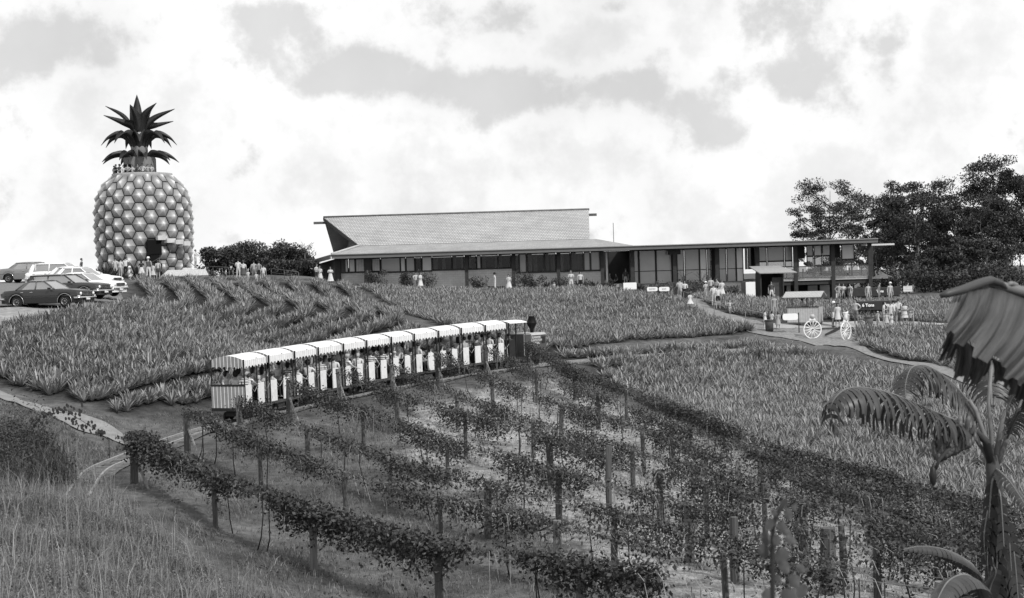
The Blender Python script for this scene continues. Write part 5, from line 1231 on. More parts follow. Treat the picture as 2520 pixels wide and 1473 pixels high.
MB().slab([(-W_/2-.25, .06, 2.38), (W_/2+.25, .06, 2.38), (W_/2+.25, D_/2+.38, 2.02), (-W_/2-.25, D_/2+.38, 2.02)], .05).build('roof', corr, kk)
gq = MB(); gq.prism([(-D_/2-.3, 2.0), (D_/2+.3, 2.0), (0, 2.33)], 'x', -W_/2-.12, -W_/2-.08); gq.build('gable', darkp, kk)
MB().box((-W_/2-.16, -.35, 2.03), (.03, .42, .26)).build('price_board', mat('white_board', .8), kk)
for bx_, by_ in ((-.8, -.6), (.8, -.6), (0, -.6), (-.8, .6), (.8, .6)): MB().box((bx_, by_, .08), (.4, .2, .34)).build('block', mat('conc_block', .25, .9, .2, 3), kk)
def inkiosk(x_, y_): c_, s_ = math.cos(ka), math.sin(ka); return (KB[0]+x_*c_-y_*s_, KB[1]+1.0+x_*s_+y_*c_, kz+.34)
person(inkiosk(-.25, .2), 60, 'vendor in white top at the left inside the kiosk', h=1.55, arms='hold', top='w', bot='g', hair='b', nm='person')
person(inkiosk(.55, .2), -20, 'vendor in pale checked shirt at the right inside the kiosk', h=1.66, arms='hold', top='p', bot='g', hair='g')
# round-ended signs
def pill_sign(loc, w_, h_, z_, rz, label, txt=None, posts=(-1, 1), ph=None):
    e = empty('sign', tuple(loc), rz, label, 'sign'); pts_ = []
    for cx, cz, a0 in ((w_/2-h_*.35, h_/2-h_*.35, 0), (-w_/2+h_*.35, h_/2-h_*.35, 90), (-w_/2+h_*.35, -h_/2+h_*.35, 180), (w_/2-h_*.35, -h_/2+h_*.35, 270)):
        for k in range(5): a_ = math.radians(a0+22.5*k); pts_.append((cx+h_*.35*math.cos(a_), z_+cz+h_*.35*math.sin(a_)))
    MB().prism(pts_, 'y', -.02, .02).build('sign_panel', mat('sign_white', .82, .5, .02, 4), e)
    for p_ in posts: MB().box((p_*(w_/2+.05), .03, (z_+h_/2)/2), (.06, .06, z_+h_/2+.1)).build('post', darkp, e)
    if txt: lettering(txt, h_*.5, mat('letter_grey', .42, .6, .05, 4), e, (0, -.027, z_), (PI/2, 0, 0))
    return e
s1 = gp(1606, 106.5); pill_sign(s1+np.array([0, 0, 0]), 0.80, .32, .85, 0, 'white round-ended sign on posts, left of the pair beside the ramp', 'ENTRY', (-1,))
s2 = gp(1635.3, 106.5); pill_sign(s2, 0.80, .32, .85, 0, 'white round-ended sign on posts, right of the pair beside the ramp', 'EXIT', (-1, 1))
e_ = empty('sign', tuple(gp(1551, 112)), 0, 'small blank white rectangular sign above the plants before the entrance', 'sign'); MB().box((0, 0, .75), (1.05, .03, .55)).build('sign_panel', mat('sign_white', .82), e_)
for sx in (-.55, .55): MB().box((sx, .02, .5), (.05, .05, 1.1)).build('post', darkp, e_)
s3 = gp(1946, 91.0); pill_sign(s3, 1.0, .42, 1.12, 0, 'blank white round-ended sign on the left corner of the kiosk', None, (1,))
e_ = empty('sign', tuple(gp(2236, 96.5)), 0, 'small pale sign with dark lines on a tall pole beyond the queue', 'sign'); MB().box((0, 0, 2.35), (.62, .03, .40)).build('sign_panel', stripes('sign_lines', 'Z', .11, .75, .62, .3), e_); MB().box((0, .03, 1.2), (.05, .05, 2.4)).build('pole', pipe, e_)
# dark hopper wagons with white letters
def hopper(loc, w_, label, txts, h_=.85, z_=.55):
    e = empty('rail_wagon', tuple(loc), 0, label, 'wagon'); q_ = MB(); q_.hexa([(-w_/2, -.5, z_), (w_/2, -.5, z_), (w_/2, .5, z_), (-w_/2, .5, z_), (-w_/2-.08, -.6, z_+h_), (w_/2+.08, -.6, z_+h_), (w_/2+.08, .6, z_+h_), (-w_/2-.08, .6, z_+h_)]); q_.build('wagon_body', mat('wagon_grey', .045, .7, .15, 3), e)
    MB().box((0, 0, z_-.08), (w_+.1, .7, .12)).build('chassis', black, e)
    for sx in (-.35, .35):
        for sy in (-.3, .3): MB().lathe([(.2, -.03), (.2, .03)], (sx*w_, sy, .2), 12, 0, 'y').build('wheel', black, e)
    for x_, t in txts: lettering(t, .30, mat('letter_white', .8, .6, .03, 4), e, (x_, -.60, z_+h_*.55), (PI/2-.11, 0, 0))
    return e
hopper(gp(2158, 99.5), 2.7, 'dark low rail wagon with white lettering behind the queue', [(-.75, '6 Tons'), (.75, 'Porter')], .62, .55)
hopper(gp(2150, 118.5), 4.2, 'dark rail wagon with faint lettering behind the far pineapple beds', [(.4, 'Tons')], .7)
# bins
def bin_(loc, label, g=.07): e = empty('bin', tuple(loc), 0, label, 'bin'); MB().lathe([(.25, 0), (.29, .72), (.27, .74)], n=18).build('drum', mat('bin_%d' % int(g*100), g, .8, .2, 4), e); MB().lathe([(.31, .66), (.31, .74), (.26, .745), (.26, .68)], n=18, cap=False).build('rim', darkp, e)
bin_(gp(1893.5, 92.0), 'dark round bin behind the girl with pale shorts'); bin_(gp(2139, 93.9), 'grey round bin standing on the paved strip', .13)
# ramp rail and queue rail
railing('handrail', [gp(1683, 103.8), gp(1715, 102), gp(1758, 99.5), gp(1797, 97.3), gp(1835, 95.3), gp(1880, 93.6)], .95, 'long thin handrail down the right side of the ramp', mid=False, r=.022, m_=mat('rail_grey', .2))
railing('handrail', [gp(2080, 93.4), gp(2120, 93.1), gp(2160, 93.1), gp(2200, 93.1), gp(2247, 93.1), gp(2300, 93.1)], 1.0, 'thin rail in front of the queue on the paved strip', mid=False, r=.018, m_=mat('rail_dark', .05))
kb = empty('timber_edge', tuple(gp(2070, 92.6)), 0, 'dark timber edging ramp below the kiosk between the wagon wheels', 'edging')
pA, pB = gp(2032, 90.3)-gp(2070, 92.6), gp(2068, 92.4)-gp(2070, 92.6); MB().hexa([pA+np.array([0, 0, -.2]), pB+np.array([0, 0, -.2]), pB+np.array([0, .2, -.2]), pA+np.array([0, .2, -.2]), pA+np.array([0, 0, .16]), pB+np.array([0, 0, .28]), pB+np.array([0, .2, .28]), pA+np.array([0, .2, .16])]).build('beam', mat('dark_timber', .03, .8, .3, 4), kb)
# wagon wheels with a white stand on top
whitep = mat('white_gloss', .80, .5, .04, 4)
def wwheel(loc, rz, label, figure):
    e = empty('wagon_wheel', tuple(loc), math.radians(rz), label, 'wheel', 'white wagon wheels flanking the lane'); R_ = .60; cz = R_+.0
    t_ = MB(); N_ = 40
    for k in range(N_):
        a_ = 2*PI*k/N_
        for r_, y_ in ((R_, -.03), (R_, .03), (R_-.055, .03), (R_-.055, -.03)): t_.v.append((r_*math.cos(a_), y_, cz+r_*math.sin(a_)))
    for k in range(N_):
        k2 = (k+1) % N_
        for j in range(4): t_.face([k*4+j, k*4+(j+1) % 4, k2*4+(j+1) % 4, k2*4+j], 0)
    t_.build('rim', whitep, e)
    for k in range(14): a_ = 2*PI*k/14+.1; MB().tube([(.07*math.cos(a_), 0, cz+.07*math.sin(a_)), (.56*math.cos(a_), 0, cz+.56*math.sin(a_))], [.024, .018], 6).build('spoke', whitep, e)
    MB().lathe([(.09, -.08), (.10, 0), (.09, .08)], (0, 0, cz), 14, 0, 'y').build('hub', whitep, e); MB().lathe([(.055, -.10), (.055, -.079)], (0, 0, cz), 12, 0, 'y').build('hub_cap', darkp, e)
    MB().hexa([(-.22, -.06, cz+.585), (.22, -.06, cz+.585), (.22, .06, cz+.585), (-.22, .06, cz+.585), (-.17, -.06, cz+.70), (.17, -.06, cz+.70), (.17, .06, cz+.70), (-.17, .06, cz+.70)]).build('top_bracket', whitep, e)
    if figure:
        f_ = MB(); f_.lathe([(.16, cz+.7), (.10, cz+.95), (.16, cz+1.15), (.17, cz+1.2)], n=12); f_.build('planter', whitep, e)
    else:
        f_ = MB(); f_.lathe([(.13, cz+.7), (.16, cz+.85), (.11, cz+.95)], n=12); f_.build('planter', mat('planter_pale', .45), e)
    return e
wwheel(gp(2000, 89.6)+np.array([0, 0, -.02]), 8, 'white wagon wheel facing us half behind the front pineapple plants', False)
wwheel(gp(2082, 88.9)+np.array([0, 0, .0]), 44, 'white wagon wheel turned sideways with white urn on top', True)
for u_, d_, hh in ((198.5, 71.0, .55), (228, 71.0, .4)): 
    e_ = empty('stake', tuple(gp(u_ if u_ > 210 else 201, d_)), 0, ['short dark stake' if hh < .5 else 'taller dark stake'][0]+' stuck in the grass verge below the cars', 'stake'); MB().box((0, 0, hh/2), (.07, .07, hh+.1)).build('stake_shaft', darkp, e_)
# ================================================================== trellis rows with climbing vines
postm = mat('trellis_post_wood', .085, .9, .4, 3, sc3=(6, 6, .35), bump=.3); postl = mat('pale_post_wood', .16, .9, .35, 3, sc3=(6, 6, .35)); bracem = mat('brace_wood', .22, .9, .3, 4, sc3=(4, 4, .4)); wirem = mat('wire', .25, .5, .1, 5, metal=.5)
starts = [(330,1190),(462,1115),(592,1083),(712,1035),(838,1003),(968,985),(1078,952),(1196,932),(1300,917)]
S_ = [at(*c)[:2] for c in starts]
dirs = []
for i in range(9):
    t = i/8; d = np.array([.62*(1-t)+.335*t, -.785*(1-t)-.94*t]); dirs.append(d/np.linalg.norm(d))
ordn = ['first', 'second', 'third', 'fourth', 'fifth', 'sixth', 'seventh', 'eighth', 'ninth']
lens = [30, 40, 44, 48, 50, 50, 50, 50, 46]
VR = np.random.default_rng(21); leafn = 0
for i in range(9):
    p0, d = S_[i], dirs[i]; nrm = np.array([-d[1], d[0]]); z0 = float(GH(*p0))
    tr = empty('trellis', (p0[0], p0[1], z0), 0, '%s trellis row of the vineyard counted from the left, timber posts and wire' % ordn[i], 'trellis', 'trellis rows beside the railway')
    pos = []; s = 0
    while s < lens[i]: pos.append(s); s += (4.9 if i < 3 else 6.0)+VR.uniform(-.5, .6)
    tops = []
    for k, s in enumerate(pos):
        p = p0+d*s; z = float(GH(*p)); hgt = 1.42+VR.uniform(-.08, .14) if k else 1.5; r = .068+VR.uniform(-.012, .035) if k else .11
        m_ = MB(); n_ = 9; R_ = random.Random(i*50+k); lx, ly = R_.uniform(-.05, .05), R_.uniform(-.04, .04)
        m_.tube([(p[0], p[1], z-.3), (p[0]+lx*.4, p[1]+ly*.4, z+hgt*.5), (p[0]+lx, p[1]+ly, z+hgt)], [r*1.1, r, r*.95], n_, sm=False)
        for v_ in range(len(m_.v)): a_ = R_.uniform(-.010, .010); m_.v[v_] = (m_.v[v_][0]-p0[0]+a_, m_.v[v_][1]-p0[1]+a_, m_.v[v_][2]-z0)
        m_.build('post', postl if R_.random() < .3 else postm, tr); tops.append((p[0]+lx, p[1]+ly, z+hgt-.12))
    b = p0+d*1.05; zb = float(GH(*b)); MB().tube([(b[0]-p0[0], b[1]-p0[1], zb-z0-.05), (d[0]*.12, d[1]*.12, .80)], .042, 6, sm=False).build('brace', bracem, tr)
    wp = []
    for k in range(len(tops)-1):
        for t in (0, .5): wp.append((tops[k][0]*(1-t)+tops[k+1][0]*t-p0[0], tops[k][1]*(1-t)+tops[k+1][1]*t-p0[1], tops[k][2]*(1-t)+tops[k+1][2]*t-z0-(.06 if t else 0)))
    MB().tube(wp, .007, 4).build('wire', wirem, tr)
    vn = empty('climbing_vine', (p0[0], p0[1], z0), 0, 'dark leafy vine hanging along the wire of the %s trellis row from the left' % ordn[i], 'vine', 'vines on the trellis rows')
    cen = []; sv = []; ph = VR.uniform(0, 6, 4)
    L = lens[i]; ss = np.arange(0, L, .045); dist = p0[1]+d[1]*ss
    dens = [1.25, .85, .85, .75, .62, .55, .52, .6, 1.25][i]; gapk = [0, 0, 0, .12, .25, .3, .3, .25, 0][i]
    for s in ss:
        y_ = p0[1]+d[1]*s
        if y_ < 24: break
        den = .75+.40*math.sin(s*.55+ph[0])+.30*math.sin(s*1.3+ph[1])+(.25 if s < 3 else 0)
        if i >= 3 and i < 8: den = float(smoothstep((math.sin(s*.9+ph[0])+.8*math.sin(s*2.1+ph[1])+.5*math.sin(s*4.7+ph[2])+.75-gapk*1.2)/.7))*1.05+.22
        else: den = max(.15, den)*dens
        nl = VR.poisson(22*den*(1.0 if y_ < 55 else .7)*(1.7 if i in (0, 8) else 1.1))
        for _ in range(nl):
            hang = abs(VR.normal(0, .25))*(.35+.9*min(den, 1.1)); w_ = VR.normal(0, .09+.07*den)
            kx = np.interp(s, pos, [t_[2] for t_ in tops]); p = p0+d*(s+VR.normal(0, .12))+nrm*w_
            cen.append((p[0]-p0[0], p[1]-p0[1], kx-z0+.14+VR.normal(0, .07)-hang))
    # long hanging tassels
    for _ in range(int(L*.3)):
        s = VR.uniform(0, L); y_ = p0[1]+d[1]*s
        if y_ < 25: continue
        kx = np.interp(s, pos, [t_[2] for t_ in tops]); w_ = VR.normal(0, .2); ln = VR.uniform(.25, .65)
        for q_ in np.arange(0, ln, .055): p = p0+d*(s+VR.normal(0, .05))+nrm*(w_+VR.normal(0, .05)); cen.append((p[0]-p0[0], p[1]-p0[1], kx-z0-q_))
    leafcloud('foliage', np.array(cen), .088 if i else .10, leafv, vn, .45, .62, 100+i); leafn += len(cen)
    runs = MB()
    for _ in range(int(L/3.1)):
        s = VR.uniform(.6, L-1); p = p0+d*s+nrm*VR.normal(0, .08); z = float(GH(*p))-z0; kx = float(np.interp(s, pos, [t_[2] for t_ in tops]))-z0; q_ = p-p0
        a_ = VR.uniform(-.25, .25, 4); st_ = MB(); st_.tube([(q_[0]+a_[0], q_[1]+a_[1], z-.05), (q_[0]+a_[0]*.3, q_[1]+a_[1]*.4, z+.35), (q_[0]+a_[2]*.2, q_[1]+a_[3]*.2, z+.9), (q_[0], q_[1], kx)], [.022, .017, .014, .012], 5); st_.build('stem', mat('vine_stem', .035, .9, .3, 5), vn)
    for _ in range(int(L*2.0)):
        s = VR.uniform(0, L-.5); kx = float(np.interp(s, pos, [t_[2] for t_ in tops]))-z0; p = p0+d*s+nrm*VR.normal(0, .14)-p0; w2 = VR.uniform(.15, .5); e_ = p+d*w2+nrm*VR.normal(0, .15)
        dp = VR.uniform(.1, .75); runs.tube([(p[0], p[1], kx+.1), ((p[0]+e_[0])/2, (p[1]+e_[1])/2, kx+.16-dp*.3), (e_[0], e_[1], kx-dp)], .007, 3, cap=False)
    runs.build('tendrils', mat('tendril', .26, .8, .2, 5), vn)['kind'] = 'stuff'
for (u_, v_, hh, r_, lb_) in ((2040, 1463, 1.42, .165, 'thickest dark post at the bottom right, with climbing sprig to its left'), (2075, 1440, 1.32, .075, 'slim post just right of the thickest dark post'), (1810, 1432, 1.42, .10, 'stout split post left of the close leafy sprig'), (2310, 1452, 1.05, .075, 'slim post below the arching banana leaf'), (1500, 1268, 1.9, .085, 'tall weathered post in the middle of the vineyard'), (1962, 1338, 1.35, .07, 'dark post between the close sprig and the thickest post'), (1740, 1330, 1.45, .065, 'thin dark post left of the stout split post')):
    b_ = at(u_, v_); m_ = MB(); R_ = random.Random(u_); m_.tube([(0, 0, -.25), (R_.uniform(-.02, .02), 0, hh*.5), (R_.uniform(-.05, .05), 0, hh)], [r_*1.08, r_, r_*.93], 10, sm=False)
    m_.v = [(a_+R_.uniform(-.012, .012), c_+R_.uniform(-.012, .012), d_) for a_, c_, d_ in m_.v]; tag(m_.build('vineyard_post', postm, None, tuple(b_)), lb_, 'post', 'free-standing vineyard posts')
print('vine leaves', leafn)
# ================================================================== grasses
def scatter(poly, n_, R):
    p = np.array(poly); lo, hi = p.min(0), p.max(0); out = []
    tot_ = 0
    while tot_ < n_:
        q_ = R.uniform(lo, hi, (n_, 2)); q_ = q_[inpoly(q_[:, 0], q_[:, 1], poly)]; out.append(q_); tot_ += len(q_)
    return np.concatenate(out)[:n_]
def grass(name, q_, h, w_, lean, m_, label, R, clump=0):
    if clump: q_ = np.repeat(q_, clump, 0)+R.normal(0, .07, (len(q_)*clump, 2))
    z = GH(q_[:, 0], q_[:, 1]); Vg, Fg, Sg = blades(np.c_[q_, z-.02], h, w_, lean, R); o = addobj(name, npmesh(name, Vg, Fg, Sg), m_); tag(o, label, 'grass', None, 'stuff'); return o
GR = np.random.default_rng(31)
W2 = lambda *c: [tuple(at(*k)[:2]) for k in c]
bank = W2((-60,1090),(60,1075),(190,1120),(260,1190),(330,1270),(520,1400),(640,1500),(500,1560),(-60,1560))
q_ = scatter(bank, 60000, GR); hv = np.array([.35]); 
n1_ = np.sin(q_[:, 0]*1.1+q_[:, 1]*.6)+np.sin(q_[:, 1]*1.7-q_[:, 0]*.9+1)
grass('tall_grass', q_, .19*(1+.45*n1_.clip(-1.5, 1.5)), .015, 1.0, grassm, 'tall seeding grass covering the bank at the lower left', GR)
q_ = scatter(bank, 26000, GR); C3 = np.c_[q_, GH(q_[:, 0], q_[:, 1])+GR.uniform(.02, .28, len(q_))]; o = leafcloud('bank_weeds', C3, .055, grassm, None, .1, .4, 15); tag(o, 'small leafy weeds mixed into the grass bank', 'weeds', None, 'stuff')
q_ = scatter(bank, 2600, GR); grass('grass_stalks', q_, .75, .012, .35, grassl, 'thin pale grass stalks rising from the lower left bank', GR)
weedp = W2((-40,1075),(110,1085),(175,1150),(190,1200),(90,1215),(-40,1210)); q_ = scatter(weedp, 15000, GR); C3 = np.c_[q_, GH(q_[:, 0], q_[:, 1])+abs(GR.normal(0, .32, len(q_)))*(1.2+np.sin(q_[:, 0]*1.9))]; o = leafcloud('weed_leaves', C3, .10, leafd, None, .2, .4, 16); tag(o, 'dark leafy undergrowth at the left edge', 'weeds', None, 'stuff')
q_ = scatter(weedp, 1500, GR); grass('weed_thicket', q_, .7, .03, .6, mat('weed_dark', .05, .8, .3, .6, isl=.5), 'dark weedy thicket above the tall grass at the left edge', GR)
floor_ = W2((330,1200),(480,1120),(620,1090),(880,1010),(1290,925),(1440,930),(1640,1040),(1900,1170),(2300,1330),(2640,1500),(600,1560),(560,1400))
q_ = scatter(floor_, 60000, GR); wgt = inpoly(q_[:, 0], q_[:, 1], VY); nz_ = np.sin(q_[:, 0]*.9+1.3*np.sin(q_[:, 1]*.5))+np.sin(q_[:, 1]*1.1+.7*q_[:, 0]); keep = (~wgt | (GR.random(len(q_)) < .32)) & (nz_ > -1.2+GR.normal(0, .5, len(q_)))
q_ = q_[keep]; grass('rough_grass', q_, .15*(1.2+.4*np.sin(q_[:, 0]*2)), .016, .8, grassm, 'rough grass between the trellis rows', GR)
q_ = scatter(floor_, 300, GR); o_ = GR.normal(0, .12, (len(q_)*12, 2)); q2 = np.repeat(q_, 12, 0)+o_; C3 = np.c_[q2, GH(q2[:, 0], q2[:, 1])+abs(GR.normal(0, .09, len(q2)))+.02]
o = leafcloud('low_weeds', C3, .075, leafd, None, .1, .6, 5); tag(o, 'scattered low leafy weeds on the vineyard floor', 'weeds', None, 'stuff')
q_ = scatter(floor_, 16000, GR); qv = q_[inpoly(q_[:, 0], q_[:, 1], VY)]; C3 = np.c_[qv, GH(qv[:, 0], qv[:, 1])+.015]
o = leafcloud('straw_litter', C3, .09, mat('straw', .36, .9, .2, 3, isl=.35), None, .0, .14, 6); tag(o, 'pale straw litter lying on the vineyard floor', 'straw', None, 'stuff')
verge = W2((0,975),(150,1030),(330,1110),(560,1050),(860,985),(1290,915),(1290,905),(700,955),(505,1000),(300,1035),(120,1005))
q_ = scatter(verge, 16000, GR); q_ = offtrack(q_, .9); grass('verge_grass', q_, .11, .014, .8, grassm, 'short grass along the railway and sandy path', GR)
slope = W2((0,990),(200,1075),(320,1110),(240,1160),(180,1110),(0,1080)); q_ = scatter(slope, 9000, GR); q_ = offtrack(q_, .6); grass('verge_grass', q_, .13, .015, .8, grassm, 'short grass on the slope below the sandy path', GR)
v2 = [tuple(at(*c)[:2]) for c in ((0,795),(130,778),(240,760),(315,745),(335,752),(190,775),(0,808))]; q_ = scatter(v2, 7000, GR); grass('verge_grass', q_, .12, .02, .8, grassm, 'short grass on the verge below the parked cars', GR)
vL = [tuple(gp(u_, d)[:2]) for u_, d in ((330, 101), (500, 108), (700, 118), (720, 122), (480, 118), (300, 108))]; q_ = scatter(vL, 6000, GR); grass('lawn_grass', q_, .10, .03, .7, mat('lawn_dark', .07, .8, .3, .6, isl=.3), 'dark mown lawn before the pineapple mound', GR)
# ================================================================== trees and shrubs
def tree(name, base, h, label, cat, crown_r, nclump, nleaf, lsize, seed, bare=.45, flat=.5, lean=(0, 0), m_=leafe, tm=bark, tr=.16, group=None, forks=5, full=False, low=.70):
    R = random.Random(seed); N = np.random.default_rng(seed); e = empty(name, tuple(base), 0, label, cat, group)
    t_ = MB(); top = Vector((lean[0], lean[1], h*.93)); mid = Vector((lean[0]*.3+R.uniform(-.3, .3), lean[1]*.3, h*bare)); t_.tube([(0, 0, -.4), tuple(mid*.5), tuple(mid), tuple((mid+top)/2+Vector((R.uniform(-.4, .4), 0, 0))), tuple(top)], [tr*1.25, tr*.95, tr*.75, tr*.45, tr*.12], 7)
    cen = []; tips = []
    for k in range(forks):
        z = h*(bare*.8+(.95-bare*.8)*((k+.5)/forks)*.85); a = R.uniform(0, 2*PI) if k % 2 else (0 if R.random() < .5 else PI)+R.uniform(-.6, .6); rr = crown_r*R.uniform(.6, 1.05)*(1-.35*((z/h)-.5)); st0 = Vector((mid.x*z/h, mid.y*z/h, z)) if z < mid.z else mid+(top-mid)*((z-mid.z)/(top.z-mid.z+1e-6))
        tip = st0+Vector((math.cos(a)*rr, math.sin(a)*rr, rr*R.uniform(.5, 1.1))); tip.z = min(tip.z, h*.97)
        md = st0+(tip-st0)*.5+Vector((0, 0, -.12*rr)); t_.tube([tuple(st0), tuple(md), tuple(tip)], [tr*.42, tr*.28, tr*.08], 5); tips.append((tip, md))
        for _ in range(2):
            a2 = a+R.uniform(-1, 1); t2 = md+Vector((math.cos(a2), math.sin(a2), R.uniform(.4, 1)))*rr*.5; t2.z = min(t2.z, h); t_.tube([tuple(md), tuple(t2)], [tr*.2, tr*.06], 4); tips.append((t2, md))
    tips.append((top, mid))
    t_.build('trunk', tm, e)
    for k in range(nclump):
        tip, md = tips[k % len(tips)]
        if full and k % 2: a = R.uniform(0, 2*PI); q = R.random()**.5; zz_ = R.uniform(-1, 1); rr = crown_r*q*math.sqrt(max(0, 1-zz_*zz_*.8)); tip = Vector((top.x*.6+math.cos(a)*rr, math.sin(a)*rr, h*(low+(.97-low)*zz_)))
        c = tip+Vector((R.gauss(0, .28), R.gauss(0, .28), R.gauss(0, .16)))*crown_r*(.4 if k < len(tips) else 1.0); c.z = min(c.z, h)
        r = crown_r*R.uniform(.20, .42); n_ = int(nleaf*R.uniform(.5, 1.3)); v = N.normal(0, 1, (n_, 3)); v /= np.linalg.norm(v, axis=1)[:, None]; v *= (N.random(n_)**.45)[:, None]
        v[:, 2] = v[:, 2]*flat+.0; cen.append(v*r*np.array([1.15, 1.15, 1])+np.array(c))
    leafcloud('crown', np.concatenate(cen), lsize, m_, e, .5, .5, seed); return e
# gum trees on the right skyline: u, distance, crown top v, crown radius, label, clumps
gums = [(2048, 168, 444, 3.7, 'tall gum tree standing alone over the deck end of the building', 34), (2012, 176, 500, 2.2, 'small thin gum tree at the left of the lone tall one', 16), (2100, 172, 545, 2.0, 'low gum tree filling the dip right of the lone tall one', 14),
        (2160, 158, 476, 3.2, 'dark thick-trunked gum tree just right of the deck', 34), (2205, 163, 468, 2.6, 'gum tree with dense crown, second of the dark clump', 24), (2258, 150, 450, 3.4, 'gum tree with pale forked trunk at the middle of the wood', 36),
        (2305, 160, 462, 2.6, 'gum tree with rounded crown behind the forked trunk', 24), (2345, 150, 500, 2.6, 'shorter gum tree before the right part of the wood', 24), (2395, 158, 440, 3.2, 'broad high gum tree left of the tallest one', 36),
        (2440, 146, 480, 3.0, 'gum tree with pale leaning branches near the right edge', 30), (2478, 152, 389, 3.4, 'tallest gum tree near the right edge of the photo', 42), (2530, 150, 425, 3.4, 'gum tree cut by the right edge of the photo', 36),
        (2230, 170, 520, 2.6, 'dim gum tree deep inside the wood', 22), (2370, 172, 520, 2.8, 'dim gum tree behind the broad high one', 24), (2285, 172, 540, 2.6, 'dim low gum tree behind the rounded crown', 22), (2460, 168, 520, 3.0, 'dim gum tree behind the pale leaning branches', 26), (2420, 140, 590, 2.2, 'small bushy gum in front of the wood', 20), (2325, 138, 610, 1.8, 'low bushy sapling in front of the wood', 16)]
for k, (u_, d_, vt, cr_, lb_, nc) in enumerate(gums):
    b_ = gp(u_, d_); hh = float(P(u_, vt, d_)[2])-b_[2]
    tree('gum_tree', b_, hh, lb_, 'tree', cr_, int(nc*1.8), 270, .25, 300+k, bare=.38 if k % 3 else .44, full=True, flat=.6, lean=(random.uniform(-.8, .8), 0), tr=.26 if k in (3, 5, 10) else .17, tm=barkp if k in (5, 9, 10) else bark, group='gum trees of the wood at the right', forks=7)
ug = np.random.default_rng(77)
for k in range(26):   # slender bare stems inside the wood
    u_ = 2155+k*14.5+ug.uniform(-6, 6); d_ = ug.uniform(150, 172); b_ = gp(u_, d_); hh = ug.uniform(6, 9)
    e = empty('sapling', tuple(b_), 0, 'slender bare-stemmed sapling standing between the bigger trunks of the wood', 'tree', 'slender saplings in the wood'); MB().tube([(0, 0, -.3), (ug.uniform(-.2, .2), 0, hh*.5), (ug.uniform(-.6, .6), 0, hh)], [.09, .07, .03], 5).build('trunk', barkp if k % 4 == 0 else bark, e)
    c = ug.normal(0, 1, (170, 3))*np.array([.7, .7, 1.1])+np.array([0, 0, hh*.85]); leafcloud('crown', c, .32, leafe, e, .5, .5, 500+k)
def shrub(u_, d_, wid, hgt, label, seed, n_=700, ls=.16, m_=leafd, name='shrub', dz=0, lumps=7, group=None):
    b_ = gp(u_, d_); N = np.random.default_rng(seed); e = empty(name, (b_[0], b_[1], b_[2]+dz), 0, label, 'shrub', group); cen = []
    for k in range(lumps):
        c = np.array([N.uniform(-.55, .55)*wid, N.uniform(-.3, .3)*wid*.6, hgt*N.uniform(.25, .72)]); r = N.uniform(.28, .45)*min(wid, hgt*1.3); v = N.normal(0, 1, (n_//lumps, 3)); v /= np.linalg.norm(v, axis=1)[:, None]; v *= (N.random(len(v))**.4)[:, None]; cen.append(v*r*np.array([1, 1, .8])+c)
    C_ = np.concatenate(cen); C_ = C_[(C_[:, 2] > 0)]
    leafcloud('foliage', C_, ls, m_, e, .2, .55, seed)
    t_ = MB()
    for k in range(5): a = 2*PI*k/5; t_.tube([(0, 0, -.2), (math.cos(a)*wid*.15, math.sin(a)*wid*.1, hgt*.3), (math.cos(a)*wid*.32, math.sin(a)*wid*.25, hgt*.65)], [.05, .035, .015], 5)
    t_.build('stem', bark, e); return e
for k, (u_, d_, w_, vt, lb_) in enumerate([(562, 133, 2.6, 618, 'dark rounded bush at the left end of the clump behind the crest'), (605, 136, 3.2, 622, 'broad dark bush, second from the left behind the crest'), (648, 134, 3.6, 608, 'tallest dark bush with a pointed top behind the crest'), (692, 137, 3.2, 622, 'wide dark bush near the right end of the clump'), (722, 131, 2.2, 650, 'low dark bush next to the building side wall')]):
    b_ = gp(u_, d_); hh = float(P(u_, vt, d_)[2])-b_[2]; tree('bushy_tree', b_, hh, lb_, 'tree', w_*.72, 60, 200, .24, 700+k, bare=.12, flat=.8, full=True, low=.42, m_=leafd, tr=.14, group='dark bushes between pineapple and building', forks=6)
for k, (u_, d_, w_, h_, lb_) in enumerate([(930, 124, 1.5, 1.9, 'tall shrub hiding the foot of the first window post'), (995, 123.5, 1.2, 1.7, 'shrub left of the long-haired pair by the low wall'), (1062, 124, 2.2, 1.8, 'wide shrub right of the long-haired pair'), (1010, 122.6, .9, .8, 'low shrub at the feet of the long-haired pair'), (1182, 122.8, 1.4, 1.3, 'upright spiky-topped shrub between the second and third posts'),
        (1283, 123, 1.8, 1.9, 'large shrub just right of the third post'), (1312, 122.8, 1.6, 1.8, 'large shrub with feathery top beside the flowered window'), (1385, 122.5, 1.6, 1.5, 'shrub behind the white shorts'), (1440, 123, 1.2, 1.2, 'round shrub right of the black shorts'), (1232, 121.8, .8, .6, 'small shrub near the white jacket'), (1205, 121.6, .6, .5, 'tiny shrub under the white jacket'),
        (1725, 117, 2.6, 1.6, 'dark shrub mass behind the ramp couple'), (1795, 117.5, 1.2, 1.3, 'round shrub left of the notice board'), (1640, 121, 2.4, 1.4, 'dark low shrubs below the terrace'), (1596, 122, 1.6, 1.1, 'shrub at the left of the terrace glass'), (1690, 119.5, 1.6, 1.5, 'dark shrub under the bracketed post')]):
    shrub(u_, d_, w_, h_, lb_, 900+k, 1100, .14)
